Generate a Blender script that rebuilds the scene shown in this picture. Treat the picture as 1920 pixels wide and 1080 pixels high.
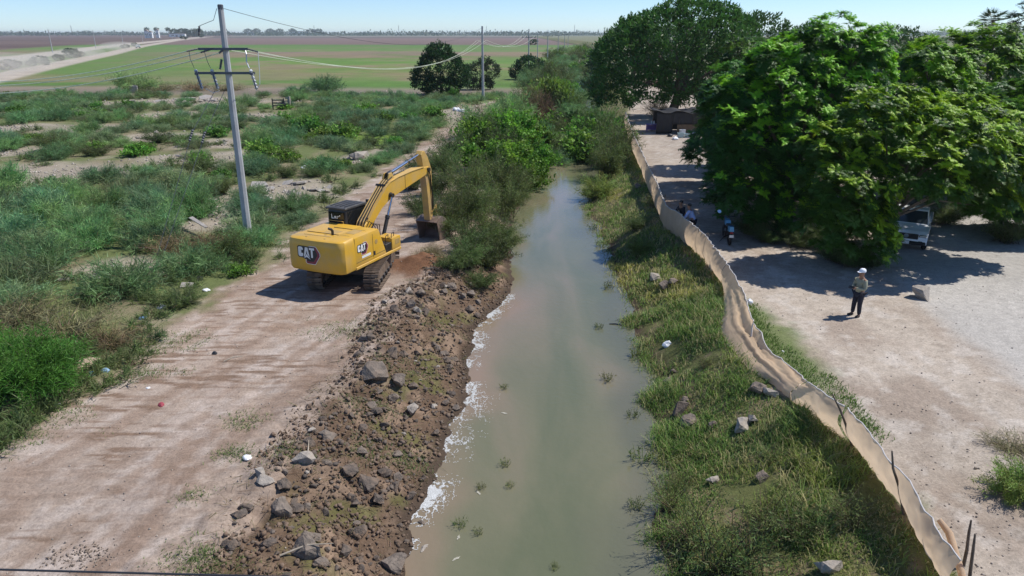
import bpy, bmesh, math, random
import numpy as np
from mathutils import Vector, Matrix

for _o in list(bpy.data.objects):
    bpy.data.objects.remove(_o, do_unlink=True)
SC = bpy.context.scene
COL = SC.collection
R = math.radians

# ---------------------------------------------------------------- camera
CAM_Z = 10.0
PITCH = 19.89
cam_data = bpy.data.cameras.new('camera')
cam_data.sensor_width = 36.0
cam_data.lens = 36.0 * 1321.0 / 1920.0
cam_data.clip_start = 0.1
cam_data.clip_end = 20000.0
cam = bpy.data.objects.new('camera', cam_data)
COL.objects.link(cam)
cam.location = (0, 0, CAM_Z)
cam.rotation_euler = (R(90 - PITCH), 0, 0)
SC.camera = cam

# ---------------------------------------------------------------- sky, sun, exposure
SUN_EL = 55.0
SUN_AZ = 73.0            # clockwise from +Y: the sun stands to the right and a little beyond
world = bpy.data.worlds.new('World')
SC.world = world
world.use_nodes = True
wn = world.node_tree.nodes
wl = world.node_tree.links
bg = wn['Background']
sky = wn.new('ShaderNodeTexSky')
sky.sky_type = 'NISHITA'
sky.sun_disc = False
sky.sun_elevation = R(SUN_EL)
sky.sun_rotation = R(SUN_AZ)
sky.altitude = 0
sky.air_density = 0.7
sky.dust_density = 0.1
sky.ozone_density = 8.0
wl.new(sky.outputs['Color'], bg.inputs['Color'])
bg.inputs['Strength'].default_value = 0.12

sun_data = bpy.data.lights.new('sun', 'SUN')
sun_data.energy = 4.0
sun_data.angle = R(0.53)
sun_data.color = (1.0, 0.955, 0.89)
sun = bpy.data.objects.new('sun', sun_data)
COL.objects.link(sun)
_d = Vector((math.sin(R(SUN_AZ)) * math.cos(R(SUN_EL)), math.cos(R(SUN_AZ)) * math.cos(R(SUN_EL)), math.sin(R(SUN_EL))))
sun.rotation_euler = _d.to_track_quat('Z', 'Y').to_euler()
sun.location = (40, 20, 60)

SC.view_settings.view_transform = 'Standard'
SC.view_settings.look = 'None'
SC.view_settings.exposure = 0.32
SC.view_settings.gamma = 1.0
SC.render.engine = 'CYCLES'
SC.cycles.max_bounces = 7
SC.cycles.diffuse_bounces = 3
SC.cycles.glossy_bounces = 3
SC.cycles.transmission_bounces = 5
SC.cycles.transparent_max_bounces = 8
SC.cycles.volume_bounces = 1
SC.cycles.use_denoising = True
SC.cycles.sample_clamp_indirect = 6.0

# ---------------------------------------------------------------- noise and lie of the land
def _hash(ix, iy, seed):
    n = (ix.astype(np.int64) * 374761393 + iy.astype(np.int64) * 668265263 + seed * 1274126177) & 0x7fffffff
    n = ((n ^ (n >> 13)) * 1274126177) & 0x7fffffff
    n = ((n ^ (n >> 16)) * 374761393) & 0x7fffffff
    return (n & 0xffffff) / float(0xffffff)

def noise(x, y, seed=0):
    """smooth value noise in -1..1"""
    x = np.asarray(x, float); y = np.asarray(y, float)
    ix = np.floor(x); iy = np.floor(y)
    fx = x - ix; fy = y - iy
    fx = fx * fx * fx * (fx * (fx * 6 - 15) + 10); fy = fy * fy * fy * (fy * (fy * 6 - 15) + 10)
    a = _hash(ix, iy, seed); b = _hash(ix + 1, iy, seed); c = _hash(ix, iy + 1, seed); d = _hash(ix + 1, iy + 1, seed)
    return ((a * (1 - fx) + b * fx) * (1 - fy) + (c * (1 - fx) + d * fx) * fy) * 2 - 1

def fbm(x, y, seed=0, octs=4, gain=0.5):
    s = 0; amp = 1; tot = 0
    for k in range(octs):
        s = s + amp * noise(np.asarray(x) * 2 ** k + 17.3 * k, np.asarray(y) * 2 ** k - 9.1 * k, seed + k)
        tot += amp; amp *= gain
    return s / tot

def sstep(a, b, v):
    t = np.clip((np.asarray(v, float) - a) / (b - a), 0, 1)
    return t * t * (3 - 2 * t)

WATER_Z = -1.1
RIGHT_Z = 0.3
# the canal's two water edges and the line of the cloth fence, as (x, y) from near to far
LEFT_EDGE = [(-3.4, -12.0), (-3.2, 6.0), (-2.331, 12.355), (-2.275, 14.248), (-1.723, 17.030), (-1.556, 19.743), (-1.433, 22.819), (-1.249, 26.248),
             (-0.352, 28.955), (0.000, 32.195), (-0.145, 36.634), (-0.160, 41.053), (0.428, 46.092), (1.0, 52.0), (2.4, 64.0), (5.2, 90.0), (14.0, 180.0), (60.0, 600.0)]
RIGHT_EDGE = [(3.6, -12.0), (3.5, 6.0), (3.519, 12.355), (3.705, 14.248), (4.113, 16.766), (4.411, 18.764), (4.664, 21.577), (4.908, 25.705),
              (5.236, 30.680), (5.186, 34.734), (5.477, 38.730), (5.284, 42.969), (5.044, 47.333), (6.6, 52.0), (8.0, 64.0), (11.0, 90.0), (20.0, 180.0), (68.0, 600.0)]
FENCE = [(7.0, -12.0), (7.2, 6.0), (8.038, 9.934), (8.212, 10.910), (8.469, 12.504), (8.509, 13.641), (8.501, 15.239), (8.172, 16.048), (7.797, 17.555), (7.612, 18.449), (7.228, 19.568),
         (7.133, 20.930), (7.311, 22.557), (7.984, 24.742), (8.501, 26.497), (8.663, 31.163), (8.441, 34.136), (8.024, 35.768), (8.735, 42.797), (9.612, 51.603), (10.550, 61.492), (12.290, 77.931), (17.5, 110.0), (30.0, 200.0), (90.0, 600.0)]
_le = np.array(LEFT_EDGE); _re = np.array(RIGHT_EDGE); _fe = np.array(FENCE)

def edge_left(y):
    return np.interp(y, _le[:, 1], _le[:, 0]) + 0.22 * noise(np.asarray(y) * 0.7, 3.3, 5) + 0.10 * noise(np.asarray(y) * 2.6, 1.1, 6)

def edge_right(y):
    return np.interp(y, _re[:, 1], _re[:, 0]) + 0.3 * noise(np.asarray(y) * 0.5, 7.7, 8) + 0.12 * noise(np.asarray(y) * 2.1, 4.1, 9)

def fence_x(y):
    return np.interp(y, _fe[:, 1], _fe[:, 0])

# outer edge of the bare strip the excavator drives on
ROAD_OUT = [(-14.0, -12.0), (-13.0, 6.0), (-13.262, 14.647), (-13.440, 16.905), (-12.352, 18.917), (-11.938, 21.792), (-11.724, 25.794), (-11.170, 30.495), (-11.090, 33.924), (-10.847, 38.710), (-10.365, 44.121), (-9.741, 51.117), (-9.331, 61.923), (-7.267, 78.046), (-5.952, 100.899), (-1.0, 120.0), (8.0, 200.0), (50.0, 600.0)]
_ro = np.array(ROAD_OUT)
def road_out(y):
    return np.interp(y, _ro[:, 1], _ro[:, 0]) + 0.5 * noise(np.asarray(y) * 0.35, 2.0, 15) + 0.25 * noise(np.asarray(y) * 1.3, 6.0, 16)

EXC = (-6.8, 29.2)
MOUND = (-4.250, 30.495)

def terrain(x, y):
    x = np.asarray(x, float); y = np.asarray(y, float)
    xl = edge_left(y); xr = edge_right(y); xf = fence_x(y)
    dl = xl - x; dr = x - xr
    wl = np.interp(y, [0, 14, 22, 30, 45, 80], [3.6, 3.5, 3.0, 2.6, 2.4, 3.0])
    tl = np.clip(dl / wl, 0, 1.0)
    zl = WATER_Z + (0 - WATER_Z) * (0.65 * tl + 0.35 * tl * tl * (3 - 2 * tl))
    near = 1 - sstep(60, 120, y)
    bank = np.exp(-((dl - wl * 0.75) / (wl * 0.65)) ** 2) * (1 - sstep(31, 36, y)) * sstep(-0.1, 0.5, dl)
    zl = zl + bank * (0.10 + 0.22 * fbm(x * 0.9, y * 0.9, 21, 3) + 0.17 * fbm(x * 2.6, y * 2.6, 22, 4, 0.65))
    out = road_out(y) - x
    scrub = sstep(0.0, 3.0, out)
    zl = zl + scrub * near * (0.10 + 0.28 * fbm(x * 0.22, y * 0.22, 23, 3)) * (1 - 0.7 * sstep(1, 0, out))
    road = sstep(wl, wl + 0.8, dl) * sstep(0.6, -0.6, out) * near
    zl = zl + road * (0.035 * fbm(x * 0.8, y * 0.5, 24, 3) + 0.018 * fbm(x * 4.0, y * 4.0, 25, 2))
    # cleat marks pressed by the excavator's tracks, in patches along its way and across the turning place
    u = (x + 7.0) * 0.94 + (y - 29.0) * -0.33          # across the way of travel
    v = (x + 7.0) * 0.33 + (y - 29.0) * 0.94           # along it
    for off in (-1.9, 0.55, 2.9, -4.3):
        lane = np.exp(-((u - off - 0.5 * noise(v * 0.15, off, 31)) / 0.30) ** 4)
        patch = sstep(-0.05, 0.45, noise(v * 0.33 + off * 5, off, 32))
        zl = zl + road * lane * patch * (-0.02 + 0.022 * np.sin(v * 2 * math.pi / 0.21 + 2 * noise(u * 2, v * 0.3, 33)))
    cross = sstep(0.0, 0.5, noise(x * 0.25 + 3.1, y * 0.45, 34)) * sstep(26, 23, y)
    zl = zl + road * cross * 0.016 * np.sin(y * 2 * math.pi / 0.26 + 3 * noise(x * 0.6, y * 0.6, 35))
    zl = zl + 0.55 * np.exp(-(((x - MOUND[0]) / 1.2) ** 2 + ((y - MOUND[1]) / 1.0) ** 2)) * (1 + 0.5 * fbm(x * 2, y * 2, 36, 2))
    span = np.maximum(xf - xr, 1.5)
    tr = np.clip(dr / span, 0, 1.0)
    zr = WATER_Z + (RIGHT_Z - WATER_Z) * (0.55 * tr + 0.45 * tr * tr * (3 - 2 * tr))
    zr = zr + np.sin(tr * math.pi) * (0.14 * fbm(x * 0.7, y * 0.7, 41, 3)) + sstep(0.9, 1.2, dr / span) * near * (0.03 * fbm(x * 0.5, y * 0.5, 42, 3) + 0.012 * fbm(x * 3.5, y * 3.5, 43, 2))
    din = np.minimum(np.maximum(-dl, 0), np.maximum(-dr, 0))
    zc = WATER_Z - np.minimum(0.8, 0.22 * din) - 0.02
    z = np.where(dl > 0, zl, np.where(dr > 0, zr, zc))
    return z

def T1(x, y):
    return float(terrain(np.array([x]), np.array([y]))[0])

# ---------------------------------------------------------------- helpers
def tag(o, label=None, cat=None, group=None, kind=None):
    if label: o['label'] = label
    if cat: o['category'] = cat
    if group: o['group'] = group
    if kind: o['kind'] = kind
    return o

def thing(name, label, cat, loc=(0, 0, 0), rz=0.0, group=None):
    o = bpy.data.objects.new(name, None)
    COL.objects.link(o)
    o.location = loc; o.rotation_euler = (0, 0, rz)
    o.empty_display_size = 0.3
    return tag(o, label, cat, group)

def npmesh(name, V, F, mat=None, cols=None, smooth=False):
    """mesh from an (n,3) vertex array and an (m,k) face array, optional per-vertex colours"""
    V = np.ascontiguousarray(V, dtype=np.float32).reshape(-1, 3)
    F = np.ascontiguousarray(F, dtype=np.int32)
    k = F.shape[1]
    me = bpy.data.meshes.new(name)
    me.vertices.add(len(V)); me.vertices.foreach_set('co', V.ravel())
    me.loops.add(F.size); me.loops.foreach_set('vertex_index', F.ravel())
    me.polygons.add(len(F)); me.polygons.foreach_set('loop_start', np.arange(0, F.size, k, dtype=np.int32))
    me.update(calc_edges=True)
    if smooth: me.polygons.foreach_set('use_smooth', np.ones(len(F), dtype=bool))
    if cols is not None:
        a = me.color_attributes.new('Col', 'FLOAT_COLOR', 'POINT')
        c = np.ones((len(V), 4), dtype=np.float32); c[:, :3] = cols
        a.data.foreach_set('color', c.ravel())
    if mat: me.materials.append(mat)
    me.validate()
    return me

def place(name, me, parent=None, loc=(0, 0, 0), rot=(0, 0, 0), scale=(1, 1, 1)):
    o = bpy.data.objects.new(name, me)
    COL.objects.link(o)
    o.location = loc; o.rotation_euler = rot; o.scale = scale
    if parent: o.parent = parent
    return o

def copy_tree(o, parent=None):
    c = o.copy(); COL.objects.link(c); c.parent = parent
    for ch in list(o.children):
        if ch.name in bpy.data.objects: copy_tree(ch, c)
    return c

def ordinal(n):
    a = ['', 'first', 'second', 'third', 'fourth', 'fifth', 'sixth', 'seventh', 'eighth', 'ninth', 'tenth', 'eleventh', 'twelfth', 'thirteenth', 'fourteenth', 'fifteenth', 'sixteenth', 'seventeenth', 'eighteenth', 'nineteenth']
    if n < 20: return a[n]
    te = ['', '', 'twent', 'thirt', 'fort', 'fift', 'sixt', 'sevent', 'eight', 'ninet'][n // 10]
    return te + ('ieth' if n % 10 == 0 else 'y-' + a[n % 10])

def count_off(rows):
    """rows of (object, words before, words after): those that share both are told apart by counting from the left"""
    by = {}
    for o, a, b in rows: by.setdefault((a, b), []).append(o)
    for (a, b), os_ in by.items():
        os_.sort(key=lambda o: o.location.x / max(o.location.y, 1))
        for i, o in enumerate(os_):
            o['label'] = f'{a} {b}' if len(os_) == 1 else f'{ordinal(i + 1)} {a} from the left {b}'

class MB:
    """collects plain pieces of one part in a bmesh and links them as ONE mesh object"""
    def __init__(s): s.bm = bmesh.new()
    def box(s, c, d, rot=None, bevel=0.0, seg=1):
        t = bmesh.new()
        bmesh.ops.create_cube(t, size=1.0)
        bmesh.ops.scale(t, vec=d, verts=t.verts)
        if bevel: bmesh.ops.bevel(t, geom=list(t.edges), offset=bevel, segments=seg, affect='EDGES', profile=0.6)
        m = Matrix.Translation(c)
        if rot is not None: m = m @ (rot if isinstance(rot, Matrix) else Matrix.Rotation(rot, 4, 'Z'))
        bmesh.ops.transform(t, matrix=m, verts=t.verts)
        s._join(t); return s
    def _join(s, t):
        me = bpy.data.meshes.new('tmp'); t.to_mesh(me); t.free(); s.bm.from_mesh(me); bpy.data.meshes.remove(me)
    def prism(s, prof, y0, y1, bevel=0.0, axis='Y', seg=1):
        """extrudes an outline of (a,b) points; axis Y: (x,z) points, axis Z: (x,y), axis X: (y,z)"""
        t = bmesh.new()
        def P(a, b, h): return {'Y': (a, h, b), 'Z': (a, b, h), 'X': (h, a, b)}[axis]
        A = [t.verts.new(P(a, b, y0)) for a, b in prof]; B = [t.verts.new(P(a, b, y1)) for a, b in prof]
        n = len(prof)
        t.faces.new(A); t.faces.new(B[::-1])
        for i in range(n): t.faces.new((A[i], B[i], B[(i + 1) % n], A[(i + 1) % n]))
        bmesh.ops.recalc_face_normals(t, faces=t.faces)
        if bevel: bmesh.ops.bevel(t, geom=list(t.edges), offset=bevel, segments=seg, affect='EDGES', profile=0.6, clamp_overlap=True)
        bmesh.ops.triangulate(t, faces=[f for f in t.faces if len(f.verts) > 4])
        s._join(t); return s
    def loft(s, rings, close=True, caps=True):
        t = bmesh.new()
        L = [[t.verts.new(p) for p in r] for r in rings]
        n = len(rings[0])
        for a, b in zip(L, L[1:]):
            for i in range(n if close else n - 1):
                t.faces.new((a[i], a[(i + 1) % n], b[(i + 1) % n], b[i]))
        if caps: t.faces.new(L[0][::-1]); t.faces.new(L[-1])
        bmesh.ops.recalc_face_normals(t, faces=t.faces)
        s._join(t); return s
    def tube(s, pts, rad, n=8, caps=True):
        pts = [Vector(p) for p in pts]
        if not hasattr(rad, '__len__'): rad = [rad] * len(pts)
        rings = []
        up = Vector((0, 0, 1))
        d0 = (pts[1] - pts[0]).normalized()
        if abs(d0.z) > 0.9: up = Vector((1, 0, 0))
        a = d0.cross(up).normalized()
        for i, p in enumerate(pts):
            d = (pts[min(i + 1, len(pts) - 1)] - pts[max(i - 1, 0)]).normalized()
            a = (a - d * a.dot(d)).normalized(); b = d.cross(a)
            rings.append([p + (a * math.cos(2 * math.pi * k / n) + b * math.sin(2 * math.pi * k / n)) * rad[i] for k in range(n)])
        return s.loft(rings, True, caps)
    def lathe(s, prof, c=(0, 0, 0), n=16, axis='Z'):
        rings = []
        for r, h in prof:
            ring = []
            for k in range(n):
                a = 2 * math.pi * k / n; p = (r * math.cos(a), r * math.sin(a), h)
                if axis == 'Y': p = (p[0], p[2], p[1])
                if axis == 'X': p = (p[2], p[0], p[1])
                ring.append((p[0] + c[0], p[1] + c[1], p[2] + c[2]))
            rings.append(ring)
        return s.loft(rings, True, True)
    def hull(s, pts):
        t = bmesh.new()
        for p in pts: t.verts.new(p)
        r = bmesh.ops.convex_hull(t, input=t.verts)
        bmesh.ops.delete(t, geom=[v for v in t.verts if not v.link_faces], context='VERTS')
        s._join(t); return s
    def poly(s, pts):
        f = s.bm.faces.new([s.bm.verts.new(p) for p in pts]); 
        if len(pts) > 4: bmesh.ops.triangulate(s.bm, faces=[f])
        return s
    def mesh(s, name, mat=None, smooth=None):
        me = bpy.data.meshes.new(name)
        bmesh.ops.recalc_face_normals(s.bm, faces=s.bm.faces)
        s.bm.to_mesh(me); s.bm.free()
        if mat: me.materials.append(mat)
        if smooth is not None:
            me.polygons.foreach_set('use_smooth', np.ones(len(me.polygons), dtype=bool))
            me.set_sharp_from_angle(angle=R(smooth))
        return me
    def build(s, name, mat=None, parent=None, smooth=None, **kw):
        return place(name, s.mesh(name, mat, smooth), parent, **kw)

# ---------------------------------------------------------------- materials
MATS = {}
def new_mat(name):
    m = bpy.data.materials.new(name); m.use_nodes = True
    return m, m.node_tree.nodes, m.node_tree.links, m.node_tree.nodes['Principled BSDF']

def plain(name, col, rough=0.6, metal=0.0, var=0.12, scale=6.0, bump=0.0, dirt=None, dirt_amt=0.5, spec=0.5, coat=0.0):
    """a paint, metal, stone or cloth with mottled colour, patchy dirt and a little relief"""
    if name in MATS: return MATS[name]
    m, n, l, b = new_mat(name)
    tc = n.new('ShaderNodeTexCoord')
    nz = n.new('ShaderNodeTexNoise'); nz.inputs['Scale'].default_value = scale; nz.inputs['Detail'].default_value = 6
    l.new(tc.outputs['Object'], nz.inputs['Vector'])
    cr = n.new('ShaderNodeValToRGB')
    cr.color_ramp.elements[0].position = 0.3; cr.color_ramp.elements[1].position = 0.7
    cr.color_ramp.elements[0].color = tuple(k * (1 - var) for k in col) + (1,)
    cr.color_ramp.elements[1].color = tuple(min(1, k * (1 + var)) for k in col) + (1,)
    l.new(nz.outputs['Fac'], cr.inputs['Fac'])
    out = cr.outputs['Color']
    if dirt:
        n2 = n.new('ShaderNodeTexNoise'); n2.inputs['Scale'].default_value = scale * 0.45; n2.inputs['Detail'].default_value = 8; n2.inputs['Roughness'].default_value = 0.65
        l.new(tc.outputs['Object'], n2.inputs['Vector'])
        mr = n.new('ShaderNodeMapRange'); mr.inputs['From Min'].default_value = 0.45; mr.inputs['From Max'].default_value = 0.72; mr.inputs['To Max'].default_value = dirt_amt
        l.new(n2.outputs['Fac'], mr.inputs['Value'])
        mx = n.new('ShaderNodeMix'); mx.data_type = 'RGBA'
        l.new(mr.outputs['Result'], mx.inputs[0]); l.new(out, mx.inputs[6]); mx.inputs[7].default_value = tuple(dirt) + (1,)
        out = mx.outputs[2]
    l.new(out, b.inputs['Base Color'])
    b.inputs['Roughness'].default_value = rough; b.inputs['Metallic'].default_value = metal
    b.inputs['Specular IOR Level'].default_value = spec; b.inputs['Coat Weight'].default_value = coat
    if bump:
        n3 = n.new('ShaderNodeTexNoise'); n3.inputs['Scale'].default_value = scale * 3; n3.inputs['Detail'].default_value = 5
        l.new(tc.outputs['Object'], n3.inputs['Vector'])
        bp = n.new('ShaderNodeBump'); bp.inputs['Strength'].default_value = bump; bp.inputs['Distance'].default_value = 0.05
        l.new(n3.outputs['Fac'], bp.inputs['Height']); l.new(bp.outputs['Normal'], b.inputs['Normal'])
    MATS[name] = m
    return m

def leafy(name, trans=0.3, rough=0.55, spec=0.3, hue=0.02, val=0.25):
    """leaf tissue: colour per leaf from the mesh, a drift from plant to plant, light passing through"""
    if name in MATS: return MATS[name]
    m, n, l, b = new_mat(name)
    at = n.new('ShaderNodeVertexColor'); at.layer_name = 'Col'
    oi = n.new('ShaderNodeObjectInfo')
    hs = n.new('ShaderNodeHueSaturation')
    mh = n.new('ShaderNodeMapRange'); mh.inputs['To Min'].default_value = 0.5 - hue; mh.inputs['To Max'].default_value = 0.5 + hue
    l.new(oi.outputs['Random'], mh.inputs['Value']); l.new(mh.outputs['Result'], hs.inputs['Hue'])
    ml = n.new('ShaderNodeMath'); ml.operation = 'MULTIPLY'; ml.inputs[1].default_value = 7.31
    fr = n.new('ShaderNodeMath'); fr.operation = 'FRACT'
    l.new(oi.outputs['Random'], ml.inputs[0]); l.new(ml.outputs[0], fr.inputs[0])
    mv = n.new('ShaderNodeMapRange'); mv.inputs['To Min'].default_value = 1 - val; mv.inputs['To Max'].default_value = 1 + val
    l.new(fr.outputs[0], mv.inputs['Value']); l.new(mv.outputs['Result'], hs.inputs['Value'])
    l.new(at.outputs['Color'], hs.inputs['Color'])
    l.new(hs.outputs['Color'], b.inputs['Base Color'])
    b.inputs['Roughness'].default_value = rough; b.inputs['Specular IOR Level'].default_value = spec
    tr = n.new('ShaderNodeBsdfTranslucent')
    l.new(hs.outputs['Color'], tr.inputs['Color'])
    mix = n.new('ShaderNodeMixShader'); mix.inputs['Fac'].default_value = trans
    l.new(b.outputs['BSDF'], mix.inputs[1]); l.new(tr.outputs['BSDF'], mix.inputs[2])
    l.new(mix.outputs['Shader'], n['Material Output'].inputs['Surface'])
    MATS[name] = m
    return m

# ---------------------------------------------------------------- ground
FAR_ROADS = [  # (points, half width): dirt roads crossing the fields beyond the scrub
    ([(-143.681, 183.274), (-204.447, 295.557), (-241.088, 390.196), (-324.133, 595.516), (-469.962, 996.689), (-889.447, 2150.684)], 9.0),
    ([(-113.067, 152.104), (-136.425, 206.987), (-163.652, 273.369), (-202.384, 370.473), (-287.852, 572.415), (-480.793, 1068.475), (-925.508, 2318.084)], 5.0),
    ([(63.946, 495.442), (102.581, 829.363), (225.163, 1879.175)], 3.0),
]
def _dist_polyline(x, y, pts):
    d = np.full(x.shape, 1e9)
    for (ax, ay), (bx, by) in zip(pts, pts[1:]):
        vx, vy = bx - ax, by - ay
        t = np.clip(((x - ax) * vx + (y - ay) * vy) / (vx * vx + vy * vy), 0, 1)
        d = np.minimum(d, np.hypot(x - ax - t * vx, y - ay - t * vy))
    return d

BARE = [  # rubble-strewn bare patches in the scrub: (x, y), radius along x, along y
    ((-48.212, 113.154), 15, 9), ((-55.998, 108.762), 7, 6), ((-47.087, 78.046), 4.5, 5), ((-36.364, 72.628), 5.5, 4.0), ((-35.187, 53.199), 9, 5), ((-30.738, 53.199), 5, 4), ((-25.923, 59.169), 7, 4.5),
    ((-27.861, 67.543), 4, 4), ((-44.840, 63.393), 4, 3), ((-15.292, 44.121), 4.6, 4.5), ((-14.521, 47.380), 3.5, 3), ((-16.863, 41.937), 3.2, 3.4), ((-32.320, 90.973), 6, 5), ((-12.327, 60.517), 2.5, 4), ((-43.807, 94.065), 5, 5),
    ((-55.582, 80.341), 5, 4), ((-16.409, 37.544), 2.4, 2.4), ((-17.568, 29.733), 2.6, 1.6), ((-6.341, 95.360), 4, 12), ((-24.483, 128.664), 12, 5),
]
def bare_mask(x, y):
    m = np.zeros(np.shape(x))
    w = 1 + 0.45 * fbm(np.asarray(x) * 0.35, np.asarray(y) * 0.35, 51, 3)
    for (bx, by), rx, ry in BARE:
        q = ((x - bx) / rx) ** 2 + ((y - by) / ry) ** 2
        m = np.maximum(m, sstep(1.15, 0.55, np.sqrt(q) * w))
    return m

def lerp(a, b, t):
    return a + (np.asarray(b) - a) * t[..., None]

def ground_colour(x, y):
    C = np.zeros(x.shape + (3,))
    dirt = np.array((0.345, 0.272, 0.218)); dirt2 = np.array((0.265, 0.19, 0.143)); pale = np.array((0.46, 0.395, 0.345))
    soil = np.array((0.135, 0.090, 0.060)); wet = np.array((0.07, 0.05, 0.036)); weed = np.array((0.17, 0.165, 0.085))
    xl = edge_left(y); xr = edge_right(y); xf = fence_x(y); dl = xl - x; dr = x - xr; ro = road_out(y) - x
    n1 = fbm(x * 0.6, y * 0.4, 61, 4); n2 = fbm(x * 2.3, y * 1.6, 62, 4); n3 = fbm(x * 0.13, y * 0.13, 63, 3)
    # bare road on the left bank
    C[:] = dirt
    C = lerp(C, dirt2, sstep(-0.1, 0.5, n1) * 0.8)
    C = lerp(C, pale, sstep(0.0, 0.5, -n2 + 0.3 * n1) * 0.6)
    C = lerp(C, np.array((0.27, 0.185, 0.13)), sstep(0.1, 0.5, fbm(x * 0.5 + 4, y * 0.9, 64, 4)) * 0.75 * sstep(20, 25, y) * sstep(34, 29, y))
    uu = (x + 7.0) * 0.94 + (y - 29.0) * -0.33; vv = (x + 7.0) * 0.33 + (y - 29.0) * 0.94
    lanes = fbm(uu * 1.7, vv * 0.10, 68, 3)
    C = lerp(C, np.array((0.225, 0.155, 0.112)), sstep(0.05, 0.45, lanes) * 0.55)
    C = lerp(C, np.array((0.50, 0.43, 0.38)), sstep(0.1, 0.45, -lanes) * 0.5)
    st = fbm(x * 0.9 + 0.25 * y, y * 7.0, 69, 3); sp_ = sstep(-0.05, 0.4, fbm(x * 0.3, y * 0.3, 70, 3))
    C = lerp(C, np.array((0.20, 0.135, 0.095)), sstep(0.05, 0.35, st) * (0.3 + 0.65 * sp_))
    # scrub soil
    sc = lerp(np.broadcast_to(np.array((0.20, 0.175, 0.105)), C.shape).copy(), np.array((0.12, 0.145, 0.055)), sstep(-0.4, 0.3, n1 + 0.5 * n3))
    gre = lerp(np.broadcast_to(np.array((0.38, 0.325, 0.27)), C.shape).copy(), np.array((0.27, 0.225, 0.185)), sstep(-0.2, 0.4, n2))
    sc = lerp(sc, gre.mean((0, 1)) if False else np.array((0.36, 0.305, 0.25)), bare_mask(x, y) * (0.75 + 0.25 * np.clip(n2, -1, 1)))
    lime = sstep(1.0, 0.4, np.hypot((x - (-13.760, 70.730)[0]) / 5.0, (y - (-13.760, 70.730)[1]) / 6.0) + 0.4 * n1)
    sc = lerp(sc, np.array((0.16, 0.27, 0.04)), lime * 0.8)
    C = lerp(C, 0, np.zeros(x.shape)) if False else C * (1 - sstep(-0.4, 1.0, ro + 0.8 * n2))[..., None] + sc * sstep(-0.4, 1.0, ro + 0.8 * n2)[..., None]
    # turned soil of the left slope
    wlw = np.interp(y, [0, 14, 22, 30, 45], [3.6, 3.5, 3.0, 2.6, 2.4])
    dug = sstep(wlw * 1.12, wlw * 0.82, dl + 0.9 * n2) * sstep(40, 34, y)
    s2 = lerp(np.broadcast_to(soil, C.shape).copy(), np.array((0.235, 0.165, 0.115)), sstep(-0.15, 0.45, n2 + 0.3 * n1))
    s2 = lerp(s2, np.array((0.11, 0.115, 0.035)), sstep(0.12, 0.45, fbm(x * 1.1 + 9, y * 1.1, 66, 4)) * 0.7 * sstep(wlw, wlw * 0.5, dl))
    C = lerp(C, 0, np.zeros(x.shape)) if False else C * (1 - dug)[..., None] + s2 * dug[..., None]
    C = C * (1 - (sstep(0.6, 0.15, dl) * (dl > -2))[..., None]) + wet * (sstep(0.6, 0.15, dl) * (dl > -2))[..., None]
    dm = np.hypot(x - MOUND[0], y - MOUND[1]); C = lerp(C, np.array((0.17, 0.088, 0.05)), sstep(2.0, 0.9, dm + 0.5 * n2))
    # right bank and the yard beyond the fence
    rb = lerp(np.broadcast_to(np.array((0.115, 0.125, 0.045)), C.shape).copy(), np.array((0.21, 0.165, 0.10)), sstep(0.1, 0.5, n2))
    rb = lerp(rb, wet, sstep(0.7, 0.1, dr))
    yard = lerp(np.broadcast_to(np.array((0.415, 0.355, 0.292)), C.shape).copy(), np.array((0.32, 0.26, 0.208)), sstep(-0.25, 0.4, n1))
    yard = lerp(yard, np.array((0.51, 0.46, 0.405)), sstep(0.05, 0.5, -n2) * 0.6)
    yard = lerp(yard, np.array((0.30, 0.25, 0.20)), sstep(0.25, 0.5, fbm(x * 4.5, y * 3.0, 67, 3)) * 0.6)
    # grey gravel lane at the right
    la = _dist_polyline(x, y, [(17.588, 17.253), (17.849, 21.564), (18.645, 25.593), (20.248, 30.353), (23.473, 34.833), (27.777, 39.372)])
    yard = lerp(yard, np.array((0.42, 0.395, 0.36)), sstep(3.4, 2.2, la + 0.6 * n1))
    gp = sstep(1.1, 0.4, np.hypot((x - (8.710, 21.564)[0]) / 1.35, (y - (8.710, 21.564)[1]) / 4.6) + 0.35 * n2)
    yard = lerp(yard, np.array((0.10, 0.14, 0.035)), gp * 0.85)
    fx = sstep(-0.1, 0.7, x - xf + 0.5 * n2)
    right = rb * (1 - fx)[..., None] + yard * fx[..., None]
    rm = (x > (xl + xr) / 2)
    C[rm] = right[rm]
    C[(dl <= 0) & (dr <= 0)] = wet
    # fields beyond the scrub, in strips as they are sown
    yy = y * (1 + 0.035 * fbm(x * 0.01, y * 0.004, 71, 3)) + 0.03 * x
    strips = [(128, (0.17, 0.145, 0.11)), (138, (0.23, 0.19, 0.15)), (147, (0.075, 0.15, 0.03)), (158, (0.115, 0.18, 0.05)), (166, (0.21, 0.18, 0.10)), (205, (0.205, 0.19, 0.085)), (228, (0.165, 0.20, 0.065)),
              (272, (0.125, 0.215, 0.05)), (330, (0.20, 0.165, 0.10)), (400, (0.215, 0.155, 0.125)), (430, (0.12, 0.20, 0.06)), (640, (0.10, 0.18, 0.05)), (700, (0.165, 0.12, 0.105)), (1450, (0.19, 0.135, 0.125)), (1700, (0.10, 0.085, 0.075)), (2300, (0.20, 0.17, 0.15)), (3000, (0.12, 0.15, 0.11)), (5000, (0.16, 0.16, 0.12)), (9000, (0.12, 0.15, 0.1))]
    fc = np.stack([np.interp(yy, [s[0] for s in strips], [s[1][k] for s in strips]) for k in range(3)], -1)
    patch = fbm(x * 0.03, y * 0.03, 72, 5, 0.65)
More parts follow.
